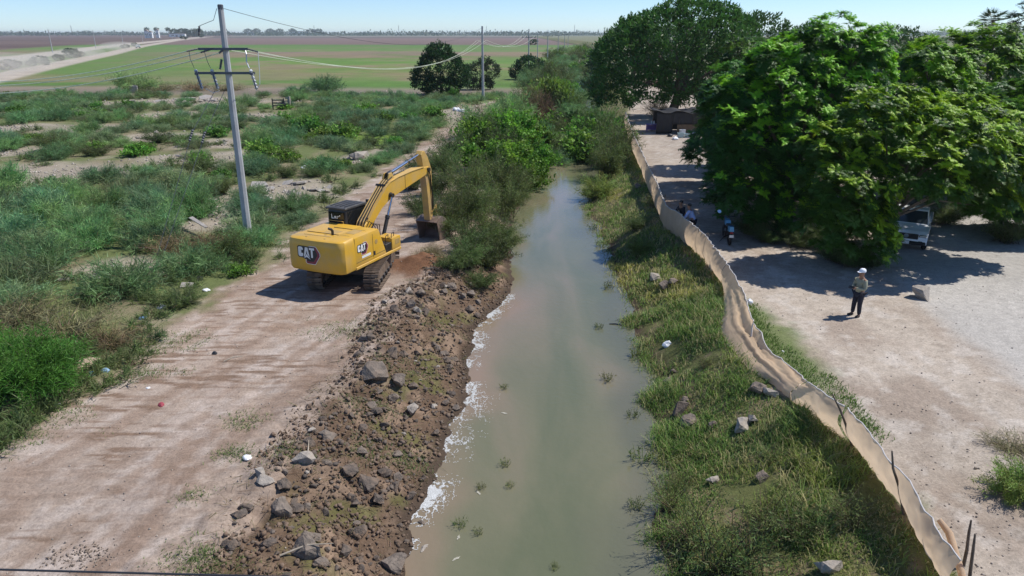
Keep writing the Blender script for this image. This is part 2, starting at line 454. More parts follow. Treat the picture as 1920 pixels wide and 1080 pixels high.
    fc = lerp(fc, np.array((0.10, 0.19, 0.04)), sstep(0.05, 0.35, patch) * 0.7 * sstep(130, 150, y) * sstep(420, 330, y))
    fc = lerp(fc, np.array((0.22, 0.175, 0.11)), sstep(-0.08, 0.22, -patch) * 0.8 * sstep(130, 150, y) * sstep(640, 430, y))
    # dark ploughed land left of the far road, green verge on its near side
    rx = np.interp(y, [110, 260, 400, 570, 860, 1600, 3200], [-75, -205, -265, -330, -415, -620, -1150])
    lp = sstep(0, 25, rx - 18 - x) * sstep(180, 260, y)
    pl = lerp(np.broadcast_to(np.array((0.105, 0.072, 0.064)), C.shape).copy(), np.array((0.14, 0.10, 0.088)), sstep(-0.3, 0.4, fbm(x * 0.004, y * 0.012, 73, 3)))
    fc = fc * (1 - lp)[..., None] + pl * lp[..., None]
    vg = np.exp(-((x - rx - 45) / 38) ** 2) * sstep(140, 200, y) * sstep(700, 450, y)
    fc = lerp(fc, np.array((0.10, 0.18, 0.045)), vg * 0.8)
    for pts, hw in FAR_ROADS:
        dd = _dist_polyline(x, y, pts)
        fc = lerp(fc, np.array((0.42, 0.37, 0.31)), sstep(hw * 1.3, hw * 0.7, dd) * sstep(90, 120, y))
    ff = sstep(118, 132, y + 6 * n3) * (x < edge_left(y) - 3)
    C = C * (1 - ff)[..., None] + fc * ff[..., None]
    fr = sstep(150, 190, y) * (x > fence_x(y))
    gr2 = np.array((0.12, 0.14, 0.06))
    C = C * (1 - 0.8 * fr)[..., None] + gr2 * (0.8 * fr)[..., None]
    fv = sstep(2500, 2800, y); C = C * (1 - fv)[..., None] + fc * fv[..., None]
    return np.clip(C, 0.01, 0.9)

def ground_material():
    m, n, l, b = new_mat('earth')
    at = n.new('ShaderNodeVertexColor'); at.layer_name = 'Col'
    geo = n.new('ShaderNodeNewGeometry')
    def nz(scale, det=8, rough=0.6):
        t = n.new('ShaderNodeTexNoise'); t.inputs['Scale'].default_value = scale; t.inputs['Detail'].default_value = det; t.inputs['Roughness'].default_value = rough
        l.new(geo.outputs['Position'], t.inputs['Vector']); return t
    def mr(src, a, b_, c, d):
        t = n.new('ShaderNodeMapRange'); t.inputs['From Min'].default_value = a; t.inputs['From Max'].default_value = b_; t.inputs['To Min'].default_value = c; t.inputs['To Max'].default_value = d
        l.new(src, t.inputs['Value']); return t.outputs['Result']
    a = nz(3.0); c = nz(14.0, 6, 0.7); g = nz(0.11, 5)
    v1 = mr(a.outputs['Fac'], 0.3, 0.7, 0.86, 1.14); v2 = mr(c.outputs['Fac'], 0.3, 0.7, 0.72, 1.25); v3 = mr(g.outputs['Fac'], 0.3, 0.7, 0.88, 1.12)
    vo = n.new('ShaderNodeTexVoronoi'); vo.inputs['Scale'].default_value = 7.0; l.new(geo.outputs['Position'], vo.inputs['Vector'])
    vs = mr(vo.outputs['Distance'], 0.05, 0.12, 0.72, 1.0)
    def mul(p, q):
        t = n.new('ShaderNodeMath'); t.operation = 'MULTIPLY'; l.new(p, t.inputs[0]); l.new(q, t.inputs[1]); return t.outputs[0]
    v = mul(mul(mul(v1, v2), v3), vs)
    mx = n.new('ShaderNodeVectorMath'); mx.operation = 'SCALE'
    l.new(at.outputs['Color'], mx.inputs[0]); l.new(v, mx.inputs['Scale'])
    l.new(mx.outputs['Vector'], b.inputs['Base Color'])
    b.inputs['Roughness'].default_value = 0.95; b.inputs['Specular IOR Level'].default_value = 0.15
    bp = n.new('ShaderNodeBump'); bp.inputs['Strength'].default_value = 0.55; bp.inputs['Distance'].default_value = 0.04
    ad = n.new('ShaderNodeMath'); ad.operation = 'ADD'; l.new(a.outputs['Fac'], ad.inputs[0]); l.new(c.outputs['Fac'], ad.inputs[1])
    l.new(ad.outputs[0], bp.inputs['Height']); l.new(bp.outputs['Normal'], b.inputs['Normal'])
    return m

def make_ground():
    ys = [np.arange(-30, 8, 1.0), np.arange(8, 24, 0.08), np.arange(24, 34, 0.11)]
    y = 34.0; far = []
    while y < 9000:
        far.append(y); y += max(0.13, y * 0.0155 - 0.4)
    ys = np.concatenate(ys + [np.array(far)])
    s = np.linspace(-1, 1, 410)
    s = 0.72 * s + 0.28 * s ** 3
    w = 13 + 0.92 * np.maximum(ys, 0)
    X = s[None, :] * w[:, None]; Y = np.repeat(ys[:, None], len(s), 1)
    Z = terrain(X, Y)
    C = ground_colour(X, Y)
    ny, nx = X.shape
    idx = np.arange(ny * nx).reshape(ny, nx)
    F = np.stack([idx[:-1, :-1], idx[:-1, 1:], idx[1:, 1:], idx[1:, :-1]], -1).reshape(-1, 4)
    me = npmesh('ground', np.stack([X, Y, Z], -1), F, ground_material(), C.reshape(-1, 3), smooth=True)
    return tag(place('ground', me), 'bare dirt banks, scrub land and flat farm fields to the horizon', 'ground', kind='structure')
make_ground()

# ---------------------------------------------------------------- water
def water_material():
    m, n, l, b = new_mat('murky_water')
    geo = n.new('ShaderNodeNewGeometry')
    mp = n.new('ShaderNodeMapping'); mp.inputs['Scale'].default_value = (0.45, 0.13, 1); l.new(geo.outputs['Position'], mp.inputs['Vector'])
    t = n.new('ShaderNodeTexNoise'); t.inputs['Scale'].default_value = 1.0; t.inputs['Detail'].default_value = 5; t.inputs['Distortion'].default_value = 0.6
    l.new(mp.outputs['Vector'], t.inputs['Vector'])
    cr = n.new('ShaderNodeValToRGB'); e = cr.color_ramp.elements
    e[0].position = 0.33; e[0].color = (0.125, 0.135, 0.075, 1); e[1].position = 0.68; e[1].color = (0.205, 0.175, 0.115, 1)
    k = e.new(0.5); k.color = (0.162, 0.158, 0.093, 1)
    l.new(t.outputs['Fac'], cr.inputs['Fac'])
    # silt stirred up along the left bank where the digging goes on
    at = n.new('ShaderNodeVertexColor'); at.layer_name = 'Col'
    sx = n.new('ShaderNodeSeparateColor'); l.new(at.outputs['Color'], sx.inputs['Color'])
    mx = n.new('ShaderNodeMix'); mx.data_type = 'RGBA'; l.new(sx.outputs['Red'], mx.inputs[0]); l.new(cr.outputs['Color'], mx.inputs[6]); mx.inputs[7].default_value = (0.27, 0.19, 0.13, 1)
    mg = n.new('ShaderNodeMix'); mg.data_type = 'RGBA'; l.new(sx.outputs['Green'], mg.inputs[0]); l.new(mx.outputs[2], mg.inputs[6]); mg.inputs[7].default_value = (0.115, 0.118, 0.08, 1)
    l.new(mg.outputs[2], b.inputs['Base Color'])
    b.inputs['Roughness'].default_value = 0.06; b.inputs['IOR'].default_value = 1.52; b.inputs['Specular IOR Level'].default_value = 0.5
    w1 = n.new('ShaderNodeTexNoise'); w1.inputs['Scale'].default_value = 4.5; w1.inputs['Detail'].default_value = 6
    l.new(geo.outputs['Position'], w1.inputs['Vector'])
    bp = n.new('ShaderNodeBump'); bp.inputs['Strength'].default_value = 0.2; bp.inputs['Distance'].default_value = 0.05
    l.new(w1.outputs['Fac'], bp.inputs['Height']); l.new(bp.outputs['Normal'], b.inputs['Normal'])
    return m

def make_water():
    ys = np.concatenate([np.arange(-28, 8, 2.0), np.arange(8, 60, 0.5), np.arange(60, 500, 4.0)])
    k = np.linspace(0, 1, 40)
    a = edge_left(ys) - 1.2; c = edge_right(ys) + 1.6
    X = a[:, None] + (c - a)[:, None] * k[None, :]; Y = np.repeat(ys[:, None], len(k), 1)
    dl = X - edge_left(Y); dr = edge_right(Y) - X
    silt = np.exp(-((Y - 26.5) / 4.0) ** 2) * np.clip(1.1 - dl / 3.2, 0, 1) + 0.8 * sstep(1.3, 0.2, dl + 0.5 * noise(X, Y * 0.6, 81)) * sstep(34, 26, Y)
    silt = np.clip(silt, 0, 1) * (0.75 + 0.25 * noise(X * 0.8, Y * 0.5, 82)) * 0.85
    shal = sstep(2.0, 0.4, dr + 0.6 * noise(X * 0.8, Y * 0.5, 83)) * 0.8
    Z = np.full(X.shape, WATER_Z)
    ny, nx = X.shape; idx = np.arange(ny * nx).reshape(ny, nx)
    F = np.stack([idx[:-1, :-1], idx[:-1, 1:], idx[1:, 1:], idx[1:, :-1]], -1).reshape(-1, 4)
    cols = np.stack([silt, shal, silt * 0], -1).reshape(-1, 3)
    return tag(place('water', npmesh('water', np.stack([X, Y, Z], -1), F, water_material(), cols, True)), 'murky olive canal water', 'water', kind='structure')
make_water()

# ---------------------------------------------------------------- air
def make_haze():
    mb = MB(); mb.box((0, 4500, 12.0), (18000, 9300, 31.0))
    m, n, l, b = new_mat('haze_air')
    n.remove(b)
    pv = n.new('ShaderNodeVolumePrincipled')
    pv.inputs['Color'].default_value = (0.80, 0.90, 0.97, 1); pv.inputs['Density'].default_value = 0.00010; pv.inputs['Anisotropy'].default_value = 0.2
    l.new(pv.outputs['Volume'], n['Material Output'].inputs['Volume'])
    o = mb.build('haze', m)
    return tag(o, 'thin pale haze lying over the flat fields', 'haze', kind='stuff')
make_haze()

# ---------------------------------------------------------------- excavator
YEL = plain('excavator_yellow', (0.64, 0.37, 0.035), 0.42, 0, 0.06, 1.6, 0.03, dirt=(0.46, 0.34, 0.20), dirt_amt=0.62, coat=0.1)
YELD = plain('dusty_yellow', (0.56, 0.36, 0.10), 0.6, 0, 0.12, 2.5, 0.05, dirt=(0.42, 0.32, 0.22), dirt_amt=0.75)
ARMY = plain('stick_yellow_muddy', (0.52, 0.33, 0.09), 0.65, 0, 0.15, 2.5, 0.08, dirt=(0.30, 0.21, 0.15), dirt_amt=0.9)
BLK = plain('machine_black', (0.018, 0.018, 0.02), 0.45, 0, 0.3, 4, 0, dirt=(0.10, 0.085, 0.07), dirt_amt=0.35)
ROOFB = plain('cab_roof_dusty_black', (0.05, 0.05, 0.052), 0.6, 0, 0.2, 3, 0, dirt=(0.16, 0.15, 0.14), dirt_amt=0.6)
STEEL = plain('track_steel', (0.13, 0.095, 0.07), 0.75, 0.2, 0.35, 5, 0.3, dirt=(0.27, 0.20, 0.145), dirt_amt=0.85)
CHROME = plain('cylinder_chrome', (0.72, 0.73, 0.75), 0.18, 1.0, 0.03, 3)
BUCK = plain('bucket_worn_steel', (0.24, 0.185, 0.16), 0.55, 0.3, 0.2, 3, 0.2, dirt=(0.30, 0.20, 0.14), dirt_amt=0.8)
GLASS = plain('cab_glass_dark', (0.012, 0.014, 0.016), 0.08, 0, 0.1, 2, spec=0.6)
DWHITE = plain('decal_white', (0.78, 0.80, 0.80), 0.5, 0, 0.05, 3, dirt=(0.55, 0.48, 0.38), dirt_amt=0.3)
DBLACK = plain('decal_black', (0.022, 0.023, 0.03), 0.45, 0, 0.1, 3)
DRED = plain('decal_red', (0.24, 0.035, 0.06), 0.5, 0, 0.1, 3)
SEAM = plain('panel_seam', (0.10, 0.07, 0.03), 0.8, 0, 0.1, 5)
TAN = plain('hatch_tan', (0.42, 0.28, 0.10), 0.7, 0, 0.1, 4)

LET_C = [(.62, .68), (.62, .86), (.49, 1), (.13, 1), (0, .87), (0, .13), (.13, 0), (.49, 0), (.62, .14), (.62, .36), (.40, .36), (.40, .22), (.23, .22), (.23, .78), (.40, .78), (.40, .68)]
LET_A = [(0, 0), (.22, 1), (.54, 1), (.76, 0), (.54, 0), (.38, .68), (.22, 0)]
LET_T = [(0, 1), (.64, 1), (.64, .78), (.43, .78), (.43, 0), (.21, 0), (.21, .78), (0, .78)]
def decal(name, polys, mat, to3d, parent, cuts=2):
    bm = bmesh.new()
    for p in polys:
        f = bm.faces.new([bm.verts.new((u, v, 0)) for u, v in p])
    bmesh.ops.triangulate(bm, faces=list(bm.faces))
    if cuts: bmesh.ops.subdivide_edges(bm, edges=list(bm.edges), cuts=cuts, use_grid_fill=True)
    for vt in bm.verts: vt.co = Vector(to3d(vt.co.x, vt.co.y))
    me = bpy.data.meshes.new(name); bm.to_mesh(me); bm.free(); me.materials.append(mat)
    return place(name, me, parent)

def cat_mark(parent, to3d, S):
    """the maker's mark: letters on a dark hexagon with a red rim; to3d(u, v, lift)"""
    h = lambda lift: (lambda u, v: to3d(u * S, v * S, lift))
    hexw = [(1.20, -.62), (2.02, -.62), (2.62, .20), (2.62, .55), (2.18, 1.14), (1.4, 1.14)]
    decal('mark_edge', [[(.88, -.56), (1.06, -.70), (2.06, -.70), (2.70, .22), (2.70, .55), (2.24, 1.18), (1.4, 1.18), (.9, .3)]], DWHITE, h(.003), parent)
    decal('mark_rim', [[(.95, -.55), (1.08, -.65), (2.04, -.65), (2.64, .22), (2.64, .53), (2.21, 1.13), (1.4, 1.13), (.95, .3)]], DRED, h(.005), parent)
    decal('mark_hexagon', [[(1.0, -.32), (1.14, -.42), (1.86, -.42), (2.34, .24), (2.34, .48), (2.06, 1.02), (1.4, 1.02), (1.0, .3)]], DBLACK, h(.007), parent)
    decal('letter_outline', [[(-.10, .05), (.08, -.10), (.60, -.10), (.70, -.02), (.80, -.22), (1.35, -.22), (1.62, -.30), (1.80, -.10), (1.86, .70), (2.12, .70), (2.12, 1.10), (.05, 1.10), (-.10, .95)]], DBLACK, h(.009), parent)
    mk = lambda L, du: [(u + du, v) for u, v in L]
    decal('letter', [LET_C], DWHITE, h(.011), parent); decal('letter', [mk(LET_A, .68)], DWHITE, h(.011), parent); decal('letter', [mk(LET_T, 1.40)], DWHITE, h(.011), parent)
    decal('mark_triangle_edge', [[(.62, -.20), (1.06, .42), (1.62, -.26), (1.06, -.04)]], DBLACK, h(.013), parent)
    decal('mark_triangle', [[(.70, -.16), (1.06, .33), (1.52, -.20), (1.06, .02)]], DWHITE, h(.015), parent)

def rear_x(y, z):
    yy = abs(y)
    x = -2.72 + 0.05 * yy * yy
    if yy > 1.12: x += 0.16 * ((yy - 1.12) / 0.24) ** 2
    return x

def make_excavator():
    gz = T1(*EXC)
    t = thing('excavator', 'yellow tracked excavator digging brush out of the canal bank', 'excavator', (EXC[0], EXC[1], gz), R(90 - 23.5))
    UC = R(23.5 - 3)
    # undercarriage
    u = MB(); u.box((0, 0, 0.55), (2.2, 1.7, 0.34), Matrix.Rotation(UC, 4, 'Z'), 0.05); u.lathe([(0.72, 0.70), (0.72, 1.0)], n=28); u.build('carbody', BLK, t)
    Lt = 1.68; rt = 0.42
    shoe_mb = MB(); shoe_mb.box((0, 0, 0), (0.155, 0.62, 0.028)).box((0.05, 0, 0.026), (0.022, 0.60, 0.032)).box((-0.03, 0, 0.022), (0.018, 0.60, 0.022))
    shoe_me = shoe_mb.mesh('shoe', STEEL)
    per = 2 * 2 * Lt + 2 * math.pi * rt; ns = 46
    for side in (1, -1):
        off = Matrix.Rotation(UC, 4, 'Z') @ Vector((0, 1.17 * side, 0))
        fr = MB(); fr.box((0, 0, 0.47), (3.5, 0.34, 0.42), None, 0.04)
        fr.lathe([(0.36, -0.14), (0.36, 0.14)], (Lt, 0, 0.47), 20, 'Y'); fr.lathe([(0.36, -0.14), (0.36, 0.14)], (-Lt, 0, 0.47), 20, 'Y')
        fr.prism([(-1.5, .30), (1.5, .30), (1.3, .66), (-1.3, .66)], -0.20 * side, -0.31 * side, 0.01)
        tr = fr.build('track', STEEL, t, loc=(off.x, off.y, 0), rot=(0, 0, UC))
        for k in range(7):
            rl = MB(); rl.lathe([(0.10, -0.2), (0.13, -0.16), (0.13, 0.16), (0.10, 0.2)], (-1.35 + k * 0.45, 0, 0.2), 12, 'Y'); rl.build('roller', BLK, tr)
        for k in range(ns):
            s = k * per / ns
            if s < 2 * Lt: p = (-Lt + s, 0.47 + rt); a = 0
            elif s < 2 * Lt + math.pi * rt: q = (s - 2 * Lt) / rt; p = (Lt + rt * math.sin(q), 0.47 + rt * math.cos(q)); a = q
            elif s < 4 * Lt + math.pi * rt: p = (Lt - (s - 2 * Lt - math.pi * rt), 0.47 - rt); a = math.pi
            else: q = (s - 4 * Lt - math.pi * rt) / rt; p = (-Lt - rt * math.sin(q), 0.47 - rt * math.cos(q)); a = math.pi + q
            place('shoe', shoe_me, tr, (p[0], 0, p[1]), (0, a, 0))
    # counterweight: curved tail
    prof = [(0.30, 0.93), (0.06, 1.00), (0.0, 1.10), (0.0, 1.55), (0.012, 2.02), (0.03, 2.18), (0.075, 2.28), (0.16, 2.325)]
    rings = []
    ys = np.concatenate([np.linspace(-1.36, -1.1, 7), np.linspace(-0.9, 0.9, 13), np.linspace(1.1, 1.36, 7)])
    for ins, z in prof:
        rg = []
        for y in ys:
            k = 1 - ins / 1.36 * 0.55
            rg.append((rear_x(y, z) + ins, y * k, z))
        rg += [(-1.80, 1.36 * (1 - ins / 1.36 * 0.55), z), (-1.80, -1.36 * (1 - ins / 1.36 * 0.55), z)]
        rings.append(rg)
    cw = MB(); cw.loft(rings); cwo = cw.build('counterweight', YEL, t, smooth=35)
    for yy in (0.55, -0.35):
        sm = MB(); sm.lathe([(0.045, 2.326), (0.045, 2.34)], (-2.35, yy, 0), 10); sm.build('lifting_plug', TAN, cwo)
    cat_mark(cwo, lambda u, v, lift: (rear_x(0.74 - u, 1.6 + v) - lift - 0.002 + max(0, (1.6 + v) - 1.55) * 0.026, 0.74 - u, 1.60 + v), 0.40)
    # engine house
    hs = MB()
    hs.prism([(-1.795, 1.10), (0.42, 1.10), (0.36, 1.25), (-0.02, 2.16), (-0.10, 2.30), (-1.795, 2.30)], -1.345, -0.42, 0.035, seg=2)
    hs.prism([(-1.795, 1.10), (0.05, 1.10), (0.05, 2.28), (-1.795, 2.28)], -0.418, 1.345, 0.03, seg=2)
    ho = hs.build('engine_house', YEL, t, smooth=30)
    hp = MB(); hp.box((-0.95, -0.75, 2.302), (0.62, 0.42, 0.012)).box((-1.25, 0.1, 2.285), (0.55, 0.6, 0.016)); hp.build('hood_hatch', TAN, ho)
    sm = MB()
    sm.box((-1.55, 0.1, 2.292), (0.02, 2.1, 0.02)).box((-0.62, -0.3, 2.296), (0.015, 1.6, 0.02)).box((-2.05, 0.25, 2.326), (0.02, 1.3, 0.008))
    sm.box((-0.55, -1.347, 1.68), (0.012, 0.012, 1.0)).box((-1.80, -1.350, 1.7), (0.012, 0.012, 1.15)).box((-0.7, -1.348, 1.26), (2.1, 0.012, 0.012))
    sm.build('seam', SEAM, ho)
    ex = MB(); ex.tube([(-1.62, -0.18, 2.28), (-1.62, -0.18, 2.46), (-1.66, -0.16, 2.52), (-1.76, -0.10, 2.58)], [0.055, 0.055, 0.055, 0.05], 10); ex.build('exhaust_pipe', BLK, t, smooth=40)
    cat_mark(ho, lambda u, v, lift: (-1.62 + u, -1.345 - lift - 0.002, 1.68 + v), 0.27)
    db = MB(); db.box((-1.05, -1.349, 1.40), (0.62, 0.006, 0.10)); db.build('lettering_strip', DWHITE, ho)
    db = MB(); db.box((-0.48, -1.349, 1.35), (0.15, 0.006, 0.16)); db.build('warning_label', DBLACK, ho)
    db = MB(); db.lathe([(0.10, -1.352), (0.10, -1.345)], (-0.30, 0, 1.80), 18, 'Y'); db.build('filler_cap', TAN, ho)
    # deck
    dk = MB()
    dk.box((-0.12, -0.95, 1.03), (3.36, 0.84, 0.125), None, 0.02).box((-0.05, 0.95, 1.03), (3.5, 0.84, 0.125), None, 0.02).box((0.2, 0, 1.0), (2.9, 1.05, 0.16), None, 0.02)
    dk.build('deck', YEL, t)
    tb = MB(); tb.box((1.22, -0.97, 1.36), (0.68, 0.76, 0.52), None, 0.035, 2); tbo = tb.build('toolbox', YEL, t, smooth=30)
    tv = MB(); tv.box((1.30, -1.352, 1.40), (0.34, 0.01, 0.22)); tv.build('toolbox_vent', TAN, tbo)
    st = MB(); st.box((0.62, -1.08, 1.28), (0.46, 0.5, 0.36), None, 0.02).box((0.62, -0.7, 1.55), (0.35, 0.35, 0.3), None, 0.04); st.build('step_box', BLK, t)
    for x0 in (0.50, 0.95):
        hr = MB(); hr.tube([(x0, -1.28, 1.1), (x0, -1.28, 1.75), (x0 + 0.06, -1.28, 1.82), (x0 + 0.25, -1.25, 1.82), (x0 + 0.30, -1.2, 1.6)], 0.017, 6); hr.build('handrail', BLK, t)
    hr = MB(); hr.tube([(0.02, 0.5, 2.28), (0.02, 0.5, 2.38), (0.02, 1.25, 2.38), (0.02, 1.25, 2.28)], 0.016, 6); hr.build('handrail', YELD, t)
    # cab
    cb = MB(); cb.prism([(0.14, 1.10), (1.95, 1.10), (2.02, 1.55), (1.86, 2.30), (1.62, 2.82), (0.16, 2.86), (0.10, 2.2)], 0.42, 1.36, 0.05, seg=2)
    cbo = cb.build('cab', BLK, t, smooth=35)
    rf = MB(); rf.prism([(0.05, 2.865), (1.70, 2.815), (1.72, 2.88), (1.55, 2.94), (0.15, 2.965), (0.04, 2.93)], 0.36, 1.41, 0.02); rfo = rf.build('cab_roof', ROOFB, t)
    for k in range(4):
        rb = MB(); rb.box((0.85, 0.52 + k * 0.24, 2.962), (1.25, 0.035, 0.02), Matrix.Rotation(R(1.9), 4, 'Y')); rb.build('roof_rib', BLK, rfo)
    gl = MB(); gl.box((0.105, 0.89, 2.46), (0.02, 0.78, 0.58), Matrix.Rotation(R(-4), 4, 'Y')); gl.build('rear_window', GLASS, cbo)
    gl = MB(); gl.prism([(0.25, 1.75), (1.75, 1.75), (1.80, 2.2), (1.55, 2.72), (0.25, 2.75)], 0.405, 0.418); gl.build('side_window', GLASS, cbo)
    gl = MB(); gl.prism([(0.25, 1.75), (1.75, 1.75), (1.80, 2.2), (1.55, 2.72), (0.25, 2.75)], 1.362, 1.375); gl.build('side_window', GLASS, cbo)
    # worn white writing across the cab's rear window
    s = 0.20; f = lambda u, v: (0.066, 1.13 - u * s, 2.46 + v * s)
    wr = [[(0, 0), (0, 1), (.2, 1), (.2, .2), (.6, .2), (.6, 0)], [(.7, 0), (.7, .45), (.85, .6), (1.15, .6), (1.25, .5), (1.25, 0), (1.05, 0), (1.05, .15), (.85, .15), (.85, 0)],
          [(1.4, 0), (1.4, .6), (1.58, .6), (1.58, 0)], [(1.62, .42), (1.62, .6), (1.95, .6), (1.95, .42)], [(2.05, .55), (2.05, .85), (2.3, .85), (2.3, .55)]]
    for w in wr: decal('window_letter', [w], DWHITE, f, cbo, 0)
    ml = MB(); ml.tube([(1.6, 0.45, 2.75), (1.75, 0.40, 2.95), (1.8, 0.40, 2.95)], 0.02, 6).box((1.8, 0.42, 2.93), (0.08, 0.2, 0.14), None, 0.02); ml.build('work_lamp', BLK, t)
    # boom
    bm_ = MB()
    bm_.prism([(0.10, 1.62), (0.55, 1.55), (1.25, 2.15), (1.95, 2.62), (2.75, 2.92), (4.2, 3.16), (5.6, 3.38), (6.22, 3.50), (6.28, 3.66), (6.18, 3.80), (5.7, 3.84), (4.6, 3.83), (3.4, 3.76), (2.72, 3.66), (2.30, 3.48), (1.55, 2.92), (0.75, 2.30), (0.15, 1.95)], -0.24, 0.18, 0.02)
    bo = bm_.build('boom', YEL, t)
    fl = MB()
    top = [(0.75, 2.30), (1.55, 2.92), (2.30, 3.48), (2.72, 3.66), (3.4, 3.76), (4.6, 3.83), (5.7, 3.84)]
    for (a, b), (c, d) in zip(top, top[1:]): fl.prism([(a, b + 0.004), (c, d + 0.004), (c, d + 0.028), (a, b + 0.028)], -0.27, 0.21)
    fl.build('top_plate', YELD, bo)
    fl = MB(); fl.box((3.95, -0.243, 3.46), (0.02, 0.012, 0.60)); fl.build('weld_seam', SEAM, bo)
    fl = MB(); fl.lathe([(0.13, -0.30), (0.13, 0.24)], (2.62, 0, 3.08), 14, 'Y'); fl.build('pin', BLK, bo)
    fl = MB(); fl.lathe([(0.10, -0.33), (0.10, 0.27)], (6.12, 0, 3.66), 14, 'Y'); fl.build('pin', BLK, bo)
    # hoses up the back of the boom
    for k in range(6):
        y = -0.19 + k * 0.063
        h = MB(); h.tube([(0.30, y * 1.3, 1.85), (0.55, y * 1.2, 2.30), (1.30, y, 2.90), (2.20, y, 3.56), (2.55, y, 3.74), (2.95, y, 3.86)], 0.024, 6)
        h.build('hose', (BLK, YELD)[k % 2], bo)
    for (x, z) in ((0.72, 2.42), (2.22, 3.60)):
        h = MB(); h.box((x, -0.03, z), (0.10, 0.50, 0.035), Matrix.Rotation(R(-40), 4, 'Y')); h.build('hose_clamp', BLK, bo)
    for k in range(3):
        h = MB(); a = 0.18 * k
        h.tube([(0.35, -0.30, 1.9 - .1 * k), (0.62 + a, -0.42, 2.35 - .1 * k), (0.95 + a, -0.46, 2.05), (1.15 + .1 * k, -0.44, 1.55)], 0.02, 6); h.build('hose', BLK, t)
    # boom cylinders
    for y in (-0.42, 0.36):
        a = Vector((1.45, y, 1.12)); b = Vector((2.62, y * 0.82, 3.08)); d = (b - a)
        c = MB(); c.tube([a, a + d * 0.52, a + d * 0.521, a + d * 0.58], [0.085, 0.085, 0.105, 0.105], 12); co = c.build('boom_cylinder', BLK, t, smooth=40)
        c = MB(); c.tube([a + d * 0.58, b], 0.052, 10); c.build('cylinder_rod', CHROME, co, smooth=40)
        c = MB(); c.lathe([(0.10, -0.07), (0.10, 0.07)], tuple(b), 12, 'Y'); c.build('rod_eye', BLK, co)
    # stick cylinder
    a = Vector((2.85, -0.02, 3.95)); b = Vector((5.72, -0.02, 4.46)); d = b - a
    c = MB(); c.tube([a, a + d * 0.05, a + d * 0.051, a + d * 0.58, a + d * 0.581, a + d * 0.62], [0.10, 0.10, 0.08, 0.08, 0.10, 0.10], 12)
    co = c.build('stick_cylinder', CHROME, t, smooth=40)
    c = MB(); c.tube([a + d * 0.62, b], 0.05, 10); c.build('cylinder_rod', CHROME, co, smooth=40)
    c = MB(); c.tube([a + d * -0.02, a + d * 0.10], [0.12, 0.115], 12); c.build('cylinder_cap', BLK, co)
    c = MB(); c.tube([a + d * 0.585, a + d * 0.625], 0.105, 12); c.build('cylinder_collar', BLK, co)
    c = MB(); c.box(tuple(b), (0.16, 0.22, 0.16), None, 0.03); c.build('rod_eye', BLK, co)
    c = MB(); c.prism([(2.55, 3.66), (3.15, 3.74), (2.98, 4.04), (2.72, 4.02)], -0.18, -0.13).prism([(2.55, 3.66), (3.15, 3.74), (2.98, 4.04), (2.72, 4.02)], 0.09, 0.14); c.build('cylinder_bracket', YELD, bo)
    # stick
    sk = MB(); sk.prism([(5.56, 4.46), (5.72, 4.62), (5.92, 4.60), (6.20, 4.28), (6.52, 3.62), (6.50, 2.7), (6.46, 1.25), (6.40, 0.96), (6.24, 0.93), (6.14, 1.10), (6.02, 2.4), (5.86, 3.45), (5.72, 3.85)], -0.20, 0.14, 0.02)
    so = sk.build('stick', ARMY, t)
    c = MB(); c.tube([(6.62, -0.03, 3.58), (6.63, -0.03, 2.35)], 0.075, 10); cyo = c.build('bucket_cylinder', ARMY, t, smooth=40)
    c = MB(); c.tube([(6.63, -0.03, 2.35), (6.66, -0.03, 1.72)], 0.045, 10); c.build('cylinder_rod', CHROME, cyo)
    for y in (-0.26, 0.20):
        c = MB(); c.prism([(6.30, 1.45), (6.40, 1.55), (6.78, 1.80), (6.74, 1.62)], y, y + 0.03).prism([(6.72, 1.80), (6.80, 1.76), (6.84, 1.15), (6.74, 1.12)], y, y + 0.03); c.build('bucket_link', ARMY, t)
    for k in range(3):
        y = -0.215 - 0.02 * k
        h = MB(); h.tube([(6.0, y, 3.75), (6.25, y - .03, 3.55 - .1 * k), (6.34, y, 3.0 - .1 * k), (6.42, y - .02, 2.3), (6.46, y, 1.6)], 0.02, 6); h.build('hose', BLK, so)
    # bucket: open towards the machine
    bw = 0.62
    outer = [(6.08, 1.00), (6.35, 1.16), (6.72, 1.20), (7.02, 1.02), (7.14, 0.70), (7.10, 0.34), (6.92, 0.05), (6.66, -0.12), (6.36, -0.20)]
    cx, cz = 6.50, 0.50
    inner = [(cx + (a - cx) * 0.93, cz + (b - cz) * 0.93) for a, b in outer]
    sh = MB(); sh.prism(outer + inner[::-1], -bw - 0.03, bw - 0.03, 0); 
    for y in (-bw - 0.032, bw - 0.058): sh.prism(outer + [(6.28, 0.35)], y, y + 0.03)
    bko = sh.build('bucket', BUCK, t)
    for k in range(5):
        y = -0.57 + k * 0.27
        c = MB(); c.hull([(6.42, y - .06, -.16), (6.42, y + .06, -.16), (6.42, y - .06, -.24), (6.42, y + .06, -.24), (6.16, y - .02, -.27), (6.16, y + .02, -.27)]); c.build('tooth', BUCK, bko)
    c = MB(); c.prism([(6.2, .92), (6.42, 1.05), (6.80, 1.30), (6.86, 1.12), (6.6, 1.12)], -0.30, -0.26).prism([(6.2, .92), (6.42, 1.05), (6.80, 1.30), (6.86, 1.12), (6.6, 1.12)], 0.20, 0.24); c.build('bucket_ear', BUCK, bko)
    return t
make_excavator()

